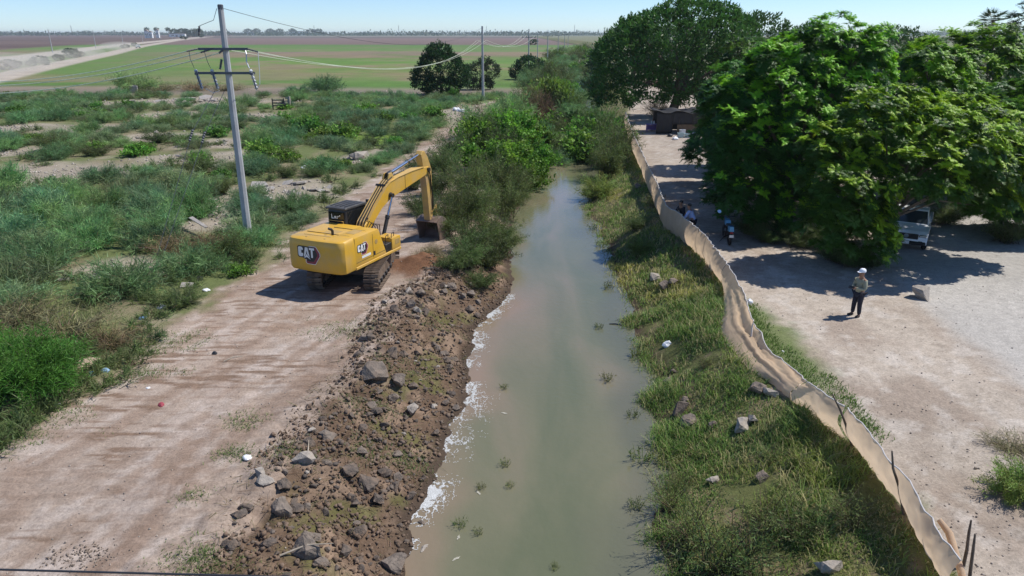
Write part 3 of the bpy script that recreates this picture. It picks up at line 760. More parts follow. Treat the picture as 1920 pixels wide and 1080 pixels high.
# ---------------------------------------------------------------- plants
LEAF = leafy('soft_leaf', 0.38)
LEAFT = leafy('tree_leaf', 0.33, 0.5, 0.35, 0.012, 0.12)
TWIG = plain('twig_bark', (0.16, 0.125, 0.09), 0.9, 0, 0.25, 6)
BARK = plain('tree_bark', (0.13, 0.10, 0.075), 0.95, 0, 0.3, 5, 0.5)
DRYM = leafy('dry_twig', 0.08, 0.8, 0.1, 0.01, 0.2)

def unit(v):
    return v / np.maximum(np.linalg.norm(v, axis=-1, keepdims=True), 1e-9)

def blades(P, Dv, L, Wd, rng, cols):
    """slim three-cornered leaves or wisps: base points P, directions Dv"""
    n = len(P)
    side = unit(np.cross(Dv, rng.normal(size=(n, 3))))
    V = np.stack([P - side * Wd[:, None] / 2, P + side * Wd[:, None] / 2, P + Dv * L[:, None]], 1).reshape(-1, 3)
    return V, np.arange(3 * n).reshape(-1, 3), np.repeat(cols, 3, 0)

def leaves4(P, Dv, L, Wd, rng, cols, N=None):
    """broad diamond leaves; N gives the way the blade faces"""
    n = len(P)
    if N is None: N = rng.normal(size=(n, 3))
    side = unit(np.cross(Dv, N))
    mid = P + Dv * (L * 0.45)[:, None]
    V = np.stack([P, mid - side * Wd[:, None] / 2, P + Dv * L[:, None], mid + side * Wd[:, None] / 2], 1).reshape(-1, 3)
    F = np.arange(4 * n).reshape(-1, 4)
    T = np.concatenate([F[:, [0, 1, 2]], F[:, [0, 2, 3]]])
    return V, T, np.repeat(cols, 4, 0)

def stack(items):
    Vs, Fs, Cs, o = [], [], [], 0
    for V, F, C in items:
        Vs.append(V); Fs.append(F + o); Cs.append(C); o += len(V)
    return np.concatenate(Vs), np.concatenate(Fs), np.concatenate(Cs)

def sticks(P0, P1, w, cols, rng):
    """thin straight twigs, three-sided"""
    n = len(P0); d = unit(P1 - P0)
    a = unit(np.cross(d, rng.normal(size=(n, 3)))); b = np.cross(d, a)
    ring = [a, -0.5 * a + 0.87 * b, -0.5 * a - 0.87 * b]
    V = np.concatenate([np.stack([P0 + r * w[:, None] for r in ring], 1), np.stack([P1 + r * (w * 0.5)[:, None] for r in ring], 1)], 1).reshape(-1, 3)
    base = (np.arange(n) * 6)[:, None]
    T = []
    for i in range(3):
        j = (i + 1) % 3
        T += [base + np.array([[i, j, 3 + j]]), base + np.array([[i, 3 + j, 3 + i]])]
    return V, np.concatenate(T), np.repeat(cols, 6, 0)

def tint(rng, n, col, var=0.25, hue=0.12):
    c = np.array(col)[None, :] * (1 + var * rng.uniform(-1, 1, (n, 1)))
    c = c * (1 + hue * rng.uniform(-1, 1, (n, 3)))
    return np.clip(c, 0.004, 0.9)

def branch_points(rng, nb, Rr, H, per, t0=0.25, spread=75, lump=0.25):
    """stems arching out from one root; points along them, with the local direction"""
    az = rng.uniform(0, 2 * math.pi, nb)
    tilt = np.radians(spread) * np.sqrt(rng.uniform(0.01, 1, nb))
    ln = rng.uniform(1 - lump * 1.6, 1 + lump * 0.5, nb)
    tip = np.stack([Rr * np.sin(tilt) * np.cos(az), Rr * np.sin(tilt) * np.sin(az), H * np.cos(tilt) * 0.95 + 0.08 * H], -1) * ln[:, None]
    root = np.stack([rng.normal(0, Rr * 0.14, nb), rng.normal(0, Rr * 0.14, nb), np.zeros(nb)], -1)
    ctrl = root + (tip - root) * 0.45 + np.array([0, 0, 1]) * (0.22 * H * rng.uniform(0.2, 1.2, nb))[:, None]
    t = t0 + (1 - t0) * rng.uniform(0, 1, (nb, per)) ** 0.8
    t = t[..., None]
    P = (1 - t) ** 2 * root[:, None] + 2 * t * (1 - t) * ctrl[:, None] + t * t * tip[:, None]
    Dv = unit(2 * (1 - t) * (ctrl - root)[:, None] + 2 * t * (tip - ctrl)[:, None])
    return root, ctrl, tip, P, Dv

def stem_sticks(rng, root, ctrl, tip, w, col):
    P = []
    for a in np.linspace(0, 1, 5):
        P.append((1 - a) ** 2 * root + 2 * a * (1 - a) * ctrl + a * a * tip)
    it = []
    for k, (p, q) in enumerate(zip(P, P[1:])):
        it.append(sticks(p, q, np.full(len(p), w * (1 - 0.2 * k)), tint(rng, len(p), col), rng))
    return stack(it)

def bush_mesh(name, seed, kind, Rr=1.2, H=1.2, nb=42, per=70, col=(0.09, 0.14, 0.07), wl=0.22, ww=0.016, stem=(0.15, 0.12, 0.08), spread=78, mat=None, up=0.3, rand=0.7, lump=0.25, jit=0.06):
    rng = np.random.default_rng(seed)
    root, ctrl, tip, P, Dv = branch_points(rng, nb, Rr, H, per, 0.22 if kind != 'bare' else 0.1, spread, lump)
    bc = tint(rng, nb, col, 0.28, 0.10)
    n = nb * per
    P = P.reshape(-1, 3) + rng.normal(0, jit * Rr, (n, 3)); Dv = Dv.reshape(-1, 3)
    P[:, 2] = np.maximum(P[:, 2], 0.02)
    cols = np.repeat(bc, per, 0) * (1 + 0.25 * rng.uniform(-1, 1, (n, 1)))
    dd = unit(Dv * 0.6 + rng.normal(size=(n, 3)) * rand + np.array([0, 0, up]))
    L = wl * rng.uniform(0.5, 1.4, n); Wd = ww * rng.uniform(0.6, 1.4, n)
    if kind == 'broad': it = [leaves4(P, dd, L, Wd, rng, cols, unit(rng.normal(size=(n, 3)) * 0.6 + np.array([0.2, 0, 1.0])))]
    else: it = [blades(P, dd, L, Wd, rng, cols)]
    it.append(stem_sticks(rng, root, ctrl, tip, 0.012 + 0.006 * Rr, stem))
    V, F, C = stack(it)
    return npmesh(name, V, F, mat or LEAF, C)

# --- crowns built of leaf sprays
def spray_template(rng, leaves=8, pairs=6, L=0.40, lw=0.085, ll=0.16, droop=0.40, col=(0.08, 0.2, 0.03)):
    """one umbrella of feather leaves at a shoot tip, pointing along +Z"""
    items = []
    for k in range(leaves):
        az = 2 * math.pi * k / leaves * 1.0 + rng.uniform(-0.3, 0.3); el = rng.uniform(0.15, 1.15)
        Lk = L * rng.uniform(0.75, 1.15)
        t = np.linspace(0.22, 1.0, pairs)
        rad = Lk * t * math.cos(el); z = Lk * t * math.sin(el) - droop * Lk * t * t
        rib = np.stack([rad * math.cos(az), rad * math.sin(az), z], -1)
        out = np.array([math.cos(az), math.sin(az), 0.0]); sd = np.array([-math.sin(az), math.cos(az), 0.0])
        base = tint(rng, 1, col, 0.15, 0.08)[0]
        for s in (-1, 1):
            d = unit(sd * s * 0.85 + out * 0.5 + np.array([0, 0, -0.25]) + rng.normal(0, 0.1, (pairs, 3)))
            w = lw * (1.1 - 0.5 * t); l = ll * (1.15 - 0.6 * t)
            up = np.array([0, 0, 1.0]); side = unit(np.cross(d, up))
            V = np.stack([rib - out * w[:, None] * 0.5, rib + out * w[:, None] * 0.5, rib + d * l[:, None]], 1).reshape(-1, 3)
            items.append((V, np.arange(3 * pairs).reshape(-1, 3), np.tile(base, (3 * pairs, 1)) * (1 + 0.2 * rng.uniform(-1, 1, (3 * pairs, 1)))))
    return stack(items)

def orient(N, rng):
    """rotation matrices taking +Z to N with a random spin"""
    N = unit(N); a = unit(np.cross(N, rng.normal(size=N.shape))); b = np.cross(N, a)
    return np.stack([a, b, N], -1)

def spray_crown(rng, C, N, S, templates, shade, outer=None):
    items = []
    pick = rng.integers(0, len(templates) - 2, len(C)) if outer is None else np.where(outer & (rng.random(len(C)) < 0.75), rng.integers(len(templates) - 2, len(templates), len(C)), rng.integers(0, len(templates) - 2, len(C)))  # outer marks the sunward skin, coloured as if lit by the brighter templates
    Rm = orient(N, rng)
    for k, (V, F, Cc) in enumerate(templates):
        m = pick == k
        if not m.any(): continue
        W = np.einsum('nij,vj->nvi', Rm[m], V) * S[m][:, None, None] + C[m][:, None, :]
        cc = Cc[None] * shade[m][:, None, :]
        nn = m.sum(); nv = len(V)
        FF = (F[None] + (np.arange(nn) * nv)[:, None, None]).reshape(-1, 3)
        items.append((W.reshape(-1, 3), FF, np.clip(cc, 0.004, 0.9).reshape(-1, 3)))
    return stack(items)

def lobe_points(rng, lobes, n, shell=0.25, low=-0.55):
    """points near the skin of a set of ellipsoid lobes (cx, cy, cz, rx, ry, rz), never deep inside another one"""
    L = np.array(lobes, float)
    area = (L[:, 3] * L[:, 4] * L[:, 5]) ** (2 / 3)
    C, N = [], []
    while sum(len(c) for c in C) < n:
        k = rng.choice(len(L), n, p=area / area.sum())
        d = unit(rng.normal(size=(n, 3))); d = d[(d[:, 2] > low)]; k = k[:len(d)]
        r = 1 - shell * rng.uniform(0, 1, len(d)) ** 1.6
        p = L[k, :3] + d * L[k, 3:] * r[:, None]
        nn = unit(d / L[k, 3:])
        keep = np.ones(len(p), bool)
        for q in L:
            e = ((p - q[:3]) / (q[3:] * 0.80)); keep &= (e ** 2).sum(1) > 1 - 1e-6
        C.append(p[keep]); N.append(nn[keep])
    return np.concatenate(C)[:n], np.concatenate(N)[:n]

def limbs(lobes, trunk_r, base=(0, 0, 0), fork=0.42, rng=None, twigs=0):
    mb = MB()
    top = np.mean([l[:3] for l in lobes], 0)
    f = Vector((base[0] + (top[0] - base[0]) * 0.35, base[1] + (top[1] - base[1]) * 0.35, base[2] + (top[2] - base[2]) * fork + 0.4))
    mb.tube([base, Vector(base).lerp(f, 0.5) + Vector((0.08, -0.05, 0)), f], [trunk_r * 1.25, trunk_r, trunk_r * 0.85], 9, True)
    for l in lobes:
        e = Vector(l[:3]); m = f.lerp(e, 0.5) + Vector((0, 0, 0.12 * (e - f).length))
        mb.tube([f - Vector((0, 0, 0.1)), m, e], [trunk_r * 0.5, trunk_r * 0.32, trunk_r * 0.12], 6)
        for k in range(twigs):
            q = e + Vector((rng.uniform(-1, 1) * l[3], rng.uniform(-1, 1) * l[4], rng.uniform(-.4, .9) * l[5])) * 0.8
            mb.tube([m.lerp(e, 0.6), q], [trunk_r * 0.14, trunk_r * 0.04], 4)
    return mb

def feather_tree(name, label, loc, lobes, n, seed, col, tip=(0.16, 0.30, 0.04), trunk_r=0.2, S=(0.8, 1.25), inner=0.28, cat='tree', group=None, sp=None, tipshare=0.35):
    """tree whose shoots end in umbrellas of feathered leaves"""
    rng = np.random.default_rng(seed)
    T = [spray_template(rng, col=col, **(sp or {})) for _ in range(4)] + [spray_template(rng, col=tip, **(sp or {})) for _ in range(2)]  # last two: young-growth colour that also paints the sunlit side
    C, N = lobe_points(rng, lobes, n)
    # clumps: pull shoots towards random shoot leaders so that tufts stand out
    lead = C[rng.choice(len(C), max(8, n // 10), replace=False)]
    d = ((C[:, None, :] - lead[None]) ** 2).sum(-1); j = d.argmin(1)
    w = 0.5 * np.exp(-np.sqrt(d.min(1)) / 1.0)
    C = C + (lead[j] - C) * w[:, None] + N * (0.42 * rng.uniform(-1, 1, len(lead))[j])[:, None]
    nin = int(n * inner)
    C2, N2 = lobe_points(rng, [(l[0], l[1], l[2], l[3] * .74, l[4] * .74, l[5] * .74) for l in lobes], nin, 0.4, -0.9)
    C = np.concatenate([C, C2]); N = np.concatenate([N, N2])
    A = unit(N * 0.55 + np.array([0.2, 0, 0.85]) + rng.normal(0, 0.25, N.shape))
    shade = tint(rng, len(C), (1, 1, 1), 0.22, 0.06)
    S_ = rng.uniform(S[0], S[1], len(C))
    V, F, Cc = spray_crown(rng, C, A, S_, T, shade, (np.arange(len(C)) < n) & (N[:, 2] + 0.5 * N[:, 0] > 0.05 + 0.35 * rng.uniform(-1, 1, len(C))))  # brighter tip sprays only on upper, sunward shoots: sunlit side painted into leaf colour
    t = thing(name, label, cat, loc, 0, group)
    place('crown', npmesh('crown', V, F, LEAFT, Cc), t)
    limbs(lobes, trunk_r, rng=rng, twigs=3).build('trunk', BARK, t, smooth=50)
    return t

def leafy_tree(name, label, loc, lobes, n, seed, col, L=0.3, W=0.13, trunk_r=0.25, group=None, kind='broad', shell=0.35, clump=0.5, mesh_only=False, up=0.4, hang=0.0):
    """tree with many small leaves gathered in clumps over its lobes"""
    rng = np.random.default_rng(seed)
    C, N = lobe_points(rng, lobes, max(20, n // 22), shell, -0.75)
    r = clump * rng.uniform(0.5, 1.25, len(C))
    per = 22
    P = (C[:, None] + unit(rng.normal(size=(len(C), per, 3))) * (r[:, None] * rng.uniform(0.2, 1, (len(C), per)))[..., None] * np.array([1, 1, 0.75])).reshape(-1, 3)
    nn = np.repeat(N, per, 0)
    m = len(P)
    dd = unit(nn * 0.5 + rng.normal(size=(m, 3)) * 0.7 + np.array([0, 0, up - hang]))
    cc = np.repeat(tint(rng, len(C), col, 0.3, 0.08), per, 0) * (1 + 0.2 * rng.uniform(-1, 1, (m, 1)))
    if kind == 'broad': V, F, Cc = leaves4(P, dd, L * rng.uniform(0.6, 1.3, m), W * rng.uniform(0.6, 1.3, m), rng, cc, unit(rng.normal(size=(m, 3)) + np.array([0.3, 0, 0.9])))
    else: V, F, Cc = blades(P, dd, L * rng.uniform(0.6, 1.3, m), W * rng.uniform(0.6, 1.3, m), rng, cc)
    cm = npmesh('crown', V, F, LEAFT, np.clip(Cc, 0.004, 0.9))
    tm = limbs(lobes, trunk_r, rng=rng, twigs=2).mesh('trunk', BARK, 50)
    if mesh_only: return cm, tm
    t = thing(name, label, 'tree', loc, 0, group)
    place('crown', cm, t); place('trunk', tm, t)
    return t

def at(xy, dz=0.0):
    return (xy[0], xy[1], T1(xy[0], xy[1]) + dz)

# --- the stand of trees on the right bank
NEEM = (0.046, 0.135, 0.015); NEEM_SUN_TIP = (0.29, 0.58, 0.03)
FARSP = dict(leaves=8, pairs=5, lw=0.09, ll=0.17)
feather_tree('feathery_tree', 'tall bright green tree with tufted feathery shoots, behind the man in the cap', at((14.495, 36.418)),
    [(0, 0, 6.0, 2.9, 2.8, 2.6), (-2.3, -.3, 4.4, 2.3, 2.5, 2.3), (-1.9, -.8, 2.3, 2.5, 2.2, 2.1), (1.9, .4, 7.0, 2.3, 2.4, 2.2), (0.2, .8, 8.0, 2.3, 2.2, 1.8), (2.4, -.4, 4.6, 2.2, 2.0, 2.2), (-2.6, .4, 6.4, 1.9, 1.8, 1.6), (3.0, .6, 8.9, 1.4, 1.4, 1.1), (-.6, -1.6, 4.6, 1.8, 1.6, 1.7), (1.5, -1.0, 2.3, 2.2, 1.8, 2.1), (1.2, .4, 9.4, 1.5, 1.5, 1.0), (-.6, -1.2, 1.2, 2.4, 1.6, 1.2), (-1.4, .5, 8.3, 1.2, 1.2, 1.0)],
    2100, 101, NEEM, NEEM_SUN_TIP, 0.24, (0.8, 1.2))
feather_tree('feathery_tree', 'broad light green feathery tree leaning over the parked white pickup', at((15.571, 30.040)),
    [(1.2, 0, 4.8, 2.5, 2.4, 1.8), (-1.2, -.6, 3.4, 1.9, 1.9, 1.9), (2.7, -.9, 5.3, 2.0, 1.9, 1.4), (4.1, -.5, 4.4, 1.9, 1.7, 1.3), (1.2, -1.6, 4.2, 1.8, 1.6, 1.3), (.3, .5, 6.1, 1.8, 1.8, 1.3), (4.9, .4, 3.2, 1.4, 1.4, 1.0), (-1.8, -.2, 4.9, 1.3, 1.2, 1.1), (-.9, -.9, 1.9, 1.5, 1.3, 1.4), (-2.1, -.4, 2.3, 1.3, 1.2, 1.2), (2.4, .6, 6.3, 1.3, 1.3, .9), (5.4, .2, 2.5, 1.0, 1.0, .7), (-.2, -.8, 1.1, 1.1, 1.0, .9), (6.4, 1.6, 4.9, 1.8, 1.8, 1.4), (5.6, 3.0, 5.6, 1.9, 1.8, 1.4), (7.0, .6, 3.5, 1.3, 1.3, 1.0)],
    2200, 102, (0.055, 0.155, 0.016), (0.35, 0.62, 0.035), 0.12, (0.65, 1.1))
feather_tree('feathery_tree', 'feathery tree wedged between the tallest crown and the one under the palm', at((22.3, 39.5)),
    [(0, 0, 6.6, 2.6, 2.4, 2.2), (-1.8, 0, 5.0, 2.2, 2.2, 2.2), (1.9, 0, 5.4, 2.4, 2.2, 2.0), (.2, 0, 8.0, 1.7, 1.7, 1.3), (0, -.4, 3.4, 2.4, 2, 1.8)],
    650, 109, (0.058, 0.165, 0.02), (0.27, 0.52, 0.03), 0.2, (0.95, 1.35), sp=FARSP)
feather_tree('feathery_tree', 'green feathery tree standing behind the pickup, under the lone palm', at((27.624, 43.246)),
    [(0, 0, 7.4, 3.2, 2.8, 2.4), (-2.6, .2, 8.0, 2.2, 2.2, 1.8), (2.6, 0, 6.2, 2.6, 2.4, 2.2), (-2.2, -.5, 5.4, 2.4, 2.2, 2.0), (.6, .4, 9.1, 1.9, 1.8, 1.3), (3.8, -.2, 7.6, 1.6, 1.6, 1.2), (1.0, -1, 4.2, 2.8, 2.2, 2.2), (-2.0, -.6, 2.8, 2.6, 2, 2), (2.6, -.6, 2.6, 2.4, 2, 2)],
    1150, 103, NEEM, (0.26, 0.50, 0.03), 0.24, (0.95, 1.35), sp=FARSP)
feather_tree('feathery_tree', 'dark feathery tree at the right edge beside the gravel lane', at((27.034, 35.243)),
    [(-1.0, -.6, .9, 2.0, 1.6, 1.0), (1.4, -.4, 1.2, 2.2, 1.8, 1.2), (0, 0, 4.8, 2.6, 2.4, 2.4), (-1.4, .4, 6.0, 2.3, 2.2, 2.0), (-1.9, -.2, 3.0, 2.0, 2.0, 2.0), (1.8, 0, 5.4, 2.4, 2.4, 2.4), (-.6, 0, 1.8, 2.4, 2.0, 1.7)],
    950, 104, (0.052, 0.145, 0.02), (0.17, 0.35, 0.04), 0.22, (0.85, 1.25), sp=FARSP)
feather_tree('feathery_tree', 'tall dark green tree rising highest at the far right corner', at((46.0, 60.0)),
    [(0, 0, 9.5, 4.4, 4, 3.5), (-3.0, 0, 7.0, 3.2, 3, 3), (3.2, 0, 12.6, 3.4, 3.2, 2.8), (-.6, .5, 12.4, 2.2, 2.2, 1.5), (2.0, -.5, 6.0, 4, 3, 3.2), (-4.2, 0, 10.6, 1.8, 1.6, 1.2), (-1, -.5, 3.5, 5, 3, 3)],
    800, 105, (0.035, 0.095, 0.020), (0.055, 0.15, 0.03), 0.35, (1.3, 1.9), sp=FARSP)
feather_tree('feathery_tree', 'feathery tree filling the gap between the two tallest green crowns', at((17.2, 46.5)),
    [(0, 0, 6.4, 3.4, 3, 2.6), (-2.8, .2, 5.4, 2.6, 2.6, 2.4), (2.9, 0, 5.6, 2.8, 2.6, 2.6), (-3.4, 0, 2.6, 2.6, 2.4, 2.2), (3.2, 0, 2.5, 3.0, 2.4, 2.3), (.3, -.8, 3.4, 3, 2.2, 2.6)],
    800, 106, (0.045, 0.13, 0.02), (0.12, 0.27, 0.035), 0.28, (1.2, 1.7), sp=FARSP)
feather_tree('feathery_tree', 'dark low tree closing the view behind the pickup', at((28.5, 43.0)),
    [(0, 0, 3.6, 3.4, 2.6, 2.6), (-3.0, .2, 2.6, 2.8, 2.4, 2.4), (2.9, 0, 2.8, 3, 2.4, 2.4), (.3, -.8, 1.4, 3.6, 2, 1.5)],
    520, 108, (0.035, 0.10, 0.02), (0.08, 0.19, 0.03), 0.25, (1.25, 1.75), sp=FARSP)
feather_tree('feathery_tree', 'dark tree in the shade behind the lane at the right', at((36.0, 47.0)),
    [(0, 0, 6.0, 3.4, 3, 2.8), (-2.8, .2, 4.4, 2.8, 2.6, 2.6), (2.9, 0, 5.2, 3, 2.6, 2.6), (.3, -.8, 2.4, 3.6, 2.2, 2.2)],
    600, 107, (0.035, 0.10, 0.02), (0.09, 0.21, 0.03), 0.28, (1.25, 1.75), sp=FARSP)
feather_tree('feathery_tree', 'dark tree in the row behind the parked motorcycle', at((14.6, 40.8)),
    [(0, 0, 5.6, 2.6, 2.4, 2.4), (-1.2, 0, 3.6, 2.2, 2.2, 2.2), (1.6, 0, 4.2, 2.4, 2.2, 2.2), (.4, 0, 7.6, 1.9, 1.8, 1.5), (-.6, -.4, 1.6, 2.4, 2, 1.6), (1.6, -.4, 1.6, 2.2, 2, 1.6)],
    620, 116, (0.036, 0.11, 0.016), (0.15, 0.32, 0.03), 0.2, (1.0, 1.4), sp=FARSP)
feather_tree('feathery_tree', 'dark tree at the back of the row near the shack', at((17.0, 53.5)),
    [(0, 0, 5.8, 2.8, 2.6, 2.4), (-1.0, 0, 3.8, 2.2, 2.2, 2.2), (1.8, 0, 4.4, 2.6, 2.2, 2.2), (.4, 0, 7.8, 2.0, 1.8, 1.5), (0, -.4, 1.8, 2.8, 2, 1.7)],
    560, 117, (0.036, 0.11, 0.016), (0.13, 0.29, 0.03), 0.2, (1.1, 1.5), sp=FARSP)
# the big fine-leaved tree over the shack
leafy_tree('spreading_tree', 'big dark green spreading tree shading the shack beside the canal', at((19.3, 88.0)),
    [(0, 0, 8.6, 6.4, 5.5, 4.0), (-5.2, -.5, 6.6, 4.4, 4.2, 3.8), (5.2, 0, 8.4, 4.8, 4.4, 3.8), (1.4, 0, 11.0, 4.4, 3.8, 2.4), (-6.8, 0, 3.6, 3.0, 2.8, 3.0), (-3.2, -1.5, 4.4, 3.8, 3, 2.8), (3.4, -1.4, 5.0, 3.8, 3.2, 2.8), (7.6, 0, 5.8, 3.2, 3.0, 3.4), (-4.6, 0, 9.8, 2.4, 2.2, 1.6), (.2, -1.6, 4.6, 3.4, 3, 2.4), (5.0, 0, 11.6, 2, 2, 1.3), (2.6, -1.5, 3.4, 3.0, 2.6, 2.2), (5.4, -1.0, 3.4, 3.0, 2.6, 2.4), (-.4, -1.0, 3.4, 3.0, 2.4, 1.9), (9.4, -.5, 4.4, 3.6, 2.6, 3.6), (8.6, -.5, 2.4, 3.4, 2.6, 2.2), (6.0, 1.5, 3.8, 3.0, 2.6, 2.6)],
    46000, 111, (0.060, 0.145, 0.026), 0.46, 0.18, 0.55, clump=0.8)
leafy_tree('spreading_tree', 'grey green rounded tree farther up the canal behind the big one', at((24.5, 152.0)),
    [(0, 0, 7.2, 6.5, 6, 3.8), (-5, 0, 4.5, 4, 4, 3.6), (6, 0, 7, 5, 5, 3.6), (1.5, 0, 10.0, 4, 4, 2.2), (11, 1, 8, 5, 5, 3.4)],
    9000, 112, (0.055, 0.105, 0.04), 0.7, 0.3, 0.5, clump=1.2)
leafy_tree('round_tree', 'round dark evergreen tree standing alone at the edge of the field', at((-12.108, 125.241)),
    [(0, 0, 4.0, 3.8, 3.4, 3.4), (-2.6, 0, 2.8, 2.4, 2.4, 2.4), (2.5, -.2, 3.2, 2.3, 2.4, 2.6), (-.2, 0, 6.8, 2.2, 2.0, 1.6), (0, -1, 1.6, 3.6, 2.4, 1.7)],
    14000, 113, (0.034, 0.085, 0.022), 0.42, 0.2, 0.3, clump=0.7)
leafy_tree('round_tree', 'half bare greyish tree beside the concrete line pole', at((-6.023, 137.405)),
    [(0, 0, 2.8, 2.6, 2.2, 2.2), (-1.7, 0, 1.9, 1.8, 1.7, 1.6), (1.7, 0, 3.2, 1.9, 1.8, 2.0), (.9, 0, 4.6, 1.4, 1.3, 1.1), (0, -.5, 1, 2.6, 1.6, 1)],
    5500, 114, (0.055, 0.085, 0.04), 0.40, 0.16, 0.22, clump=0.6, shell=0.5)
leafy_tree('round_tree', 'small dense dark bushy tree below the second line pole', at((4.1, 168.0)),
    [(0, 0, 2.6, 3.3, 3, 2.4), (-2.2, 0, 1.8, 2.2, 2, 1.8), (2.2, 0, 2.0, 2.2, 2, 1.9)], 5000, 115, (0.034, 0.085, 0.025), 0.5, 0.24, 0.25, clump=0.8)

# ---------------------------------------------------------------- scrub, grass and water weeds
FEA = [bush_mesh('feathery_bush', 200 + k, 'fine', 1.6, h, 50, 84, c, 0.30, 0.025, (0.24, 0.20, 0.13), spread=82) for k, (h, c) in enumerate([(1.1, (.180, .315, .130)), (0.9, (.175, .290, .140)), (1.25, (.205, .345, .120)), (0.8, (.225, .305, .140))])]
OLI = [bush_mesh('olive_shrub', 210 + k, 'fine', 1.7, h, 64, 95, c, 0.20, 0.026, (0.17, 0.14, 0.10), 68, rand=0.9, lump=0.35) for k, (h, c) in enumerate([(2.3, (.105, .155, .045)), (2.0, (.092, .135, .042)), (2.6, (.125, .175, .052))])]
BRO = [bush_mesh('broadleaf_bush', 220 + k, 'broad', 1.2, h, 40, 34, c, 0.17, 0.12, spread=74, rand=0.8, up=0.1) for k, (h, c) in enumerate([(1.0, (.12, .25, .04)), (0.8, (.16, .30, .04))])]
VIN = [bush_mesh('vine_mound', 230 + k, 'broad', 1.9, h, 80, 60, c, 0.19, 0.15, spread=76, rand=0.9, up=0.05, lump=0.2) for k, (h, c) in enumerate([(1.9, (.15, .31, .035)), (1.6, (.125, .27, .035))])]
DRY = [bush_mesh('dry_brush', 240 + k, 'fine', 1.5, h, 60, 30, c, 0.32, 0.014, (0.25, 0.20, 0.14), 84, DRYM, 0.1, 0.9) for k, (h, c) in enumerate([(0.7, (.23, .21, .11)), (0.85, (.25, .18, .10))])]
YEB = bush_mesh('yellow_bush', 250, 'fine', 1.3, 1.5, 70, 90, (.21, .26, .06), 0.16, 0.03, spread=80)
DEN = bush_mesh('dense_bush', 251, 'fine', 1.7, 1.5, 150, 130, (.10, .235, .035), 0.20, 0.022, spread=82, lump=0.15, up=0.15, jit=0.07)
WEED = bush_mesh('weed', 252, 'fine', 0.6, 0.4, 9, 26, (.18, .25, .085), 0.22, 0.024, spread=78)
WIS = [bush_mesh('wispy_shrub', 260 + k, 'fine', 1.2, 1.3, 34, 34, (.17, .22, .07), 0.10, 0.02, (0.16, 0.13, 0.08), 62, rand=1.0, lump=0.3) for k in range(2)]

def bush(name, me, label, xy, s=1.0, rz=0.0, sz=1.0, cat='bush', group=None, sink=0.05):
    o = place(name, me, None, (xy[0], xy[1], T1(*xy) - sink), (0, 0, rz), (s, s, s * sz))
    return tag(o, label, cat, group)

def zone(x, y):
    """words for where in the scrub something stands"""
    px, py = -13.3, 34.2
    if y < 30: return 'beside the bare dirt track' if x > road_out(y) - 4 else 'deep in the near thicket'
    if math.hypot(x - px, y - py) < 6: return 'around the leaning pole'
    if math.hypot(x + 12, y - 42) < 7: return 'around the broken concrete heap'
    if x > road_out(y) - 6 and y < 75: return 'beside the track past the excavator'
    if y > 112: return 'at the edge of the ploughed field'
    if y > 85: return 'near the grey rubble flat' if x < -18 else 'below the round dark tree'
    if y > 60: return 'on the weedy flat past the rubble' if x < -25 else 'behind the dumped slabs'
    if x < -0.62 * y: return 'at the left edge of the thicket'
    return 'in the middle of the thicket'

R_ = random.Random(7)
placed = []
def free(x, y, r, k=0.62):
    return all((x - a) ** 2 + (y - b) ** 2 > (k * (r + c)) ** 2 for a, b, c in placed)
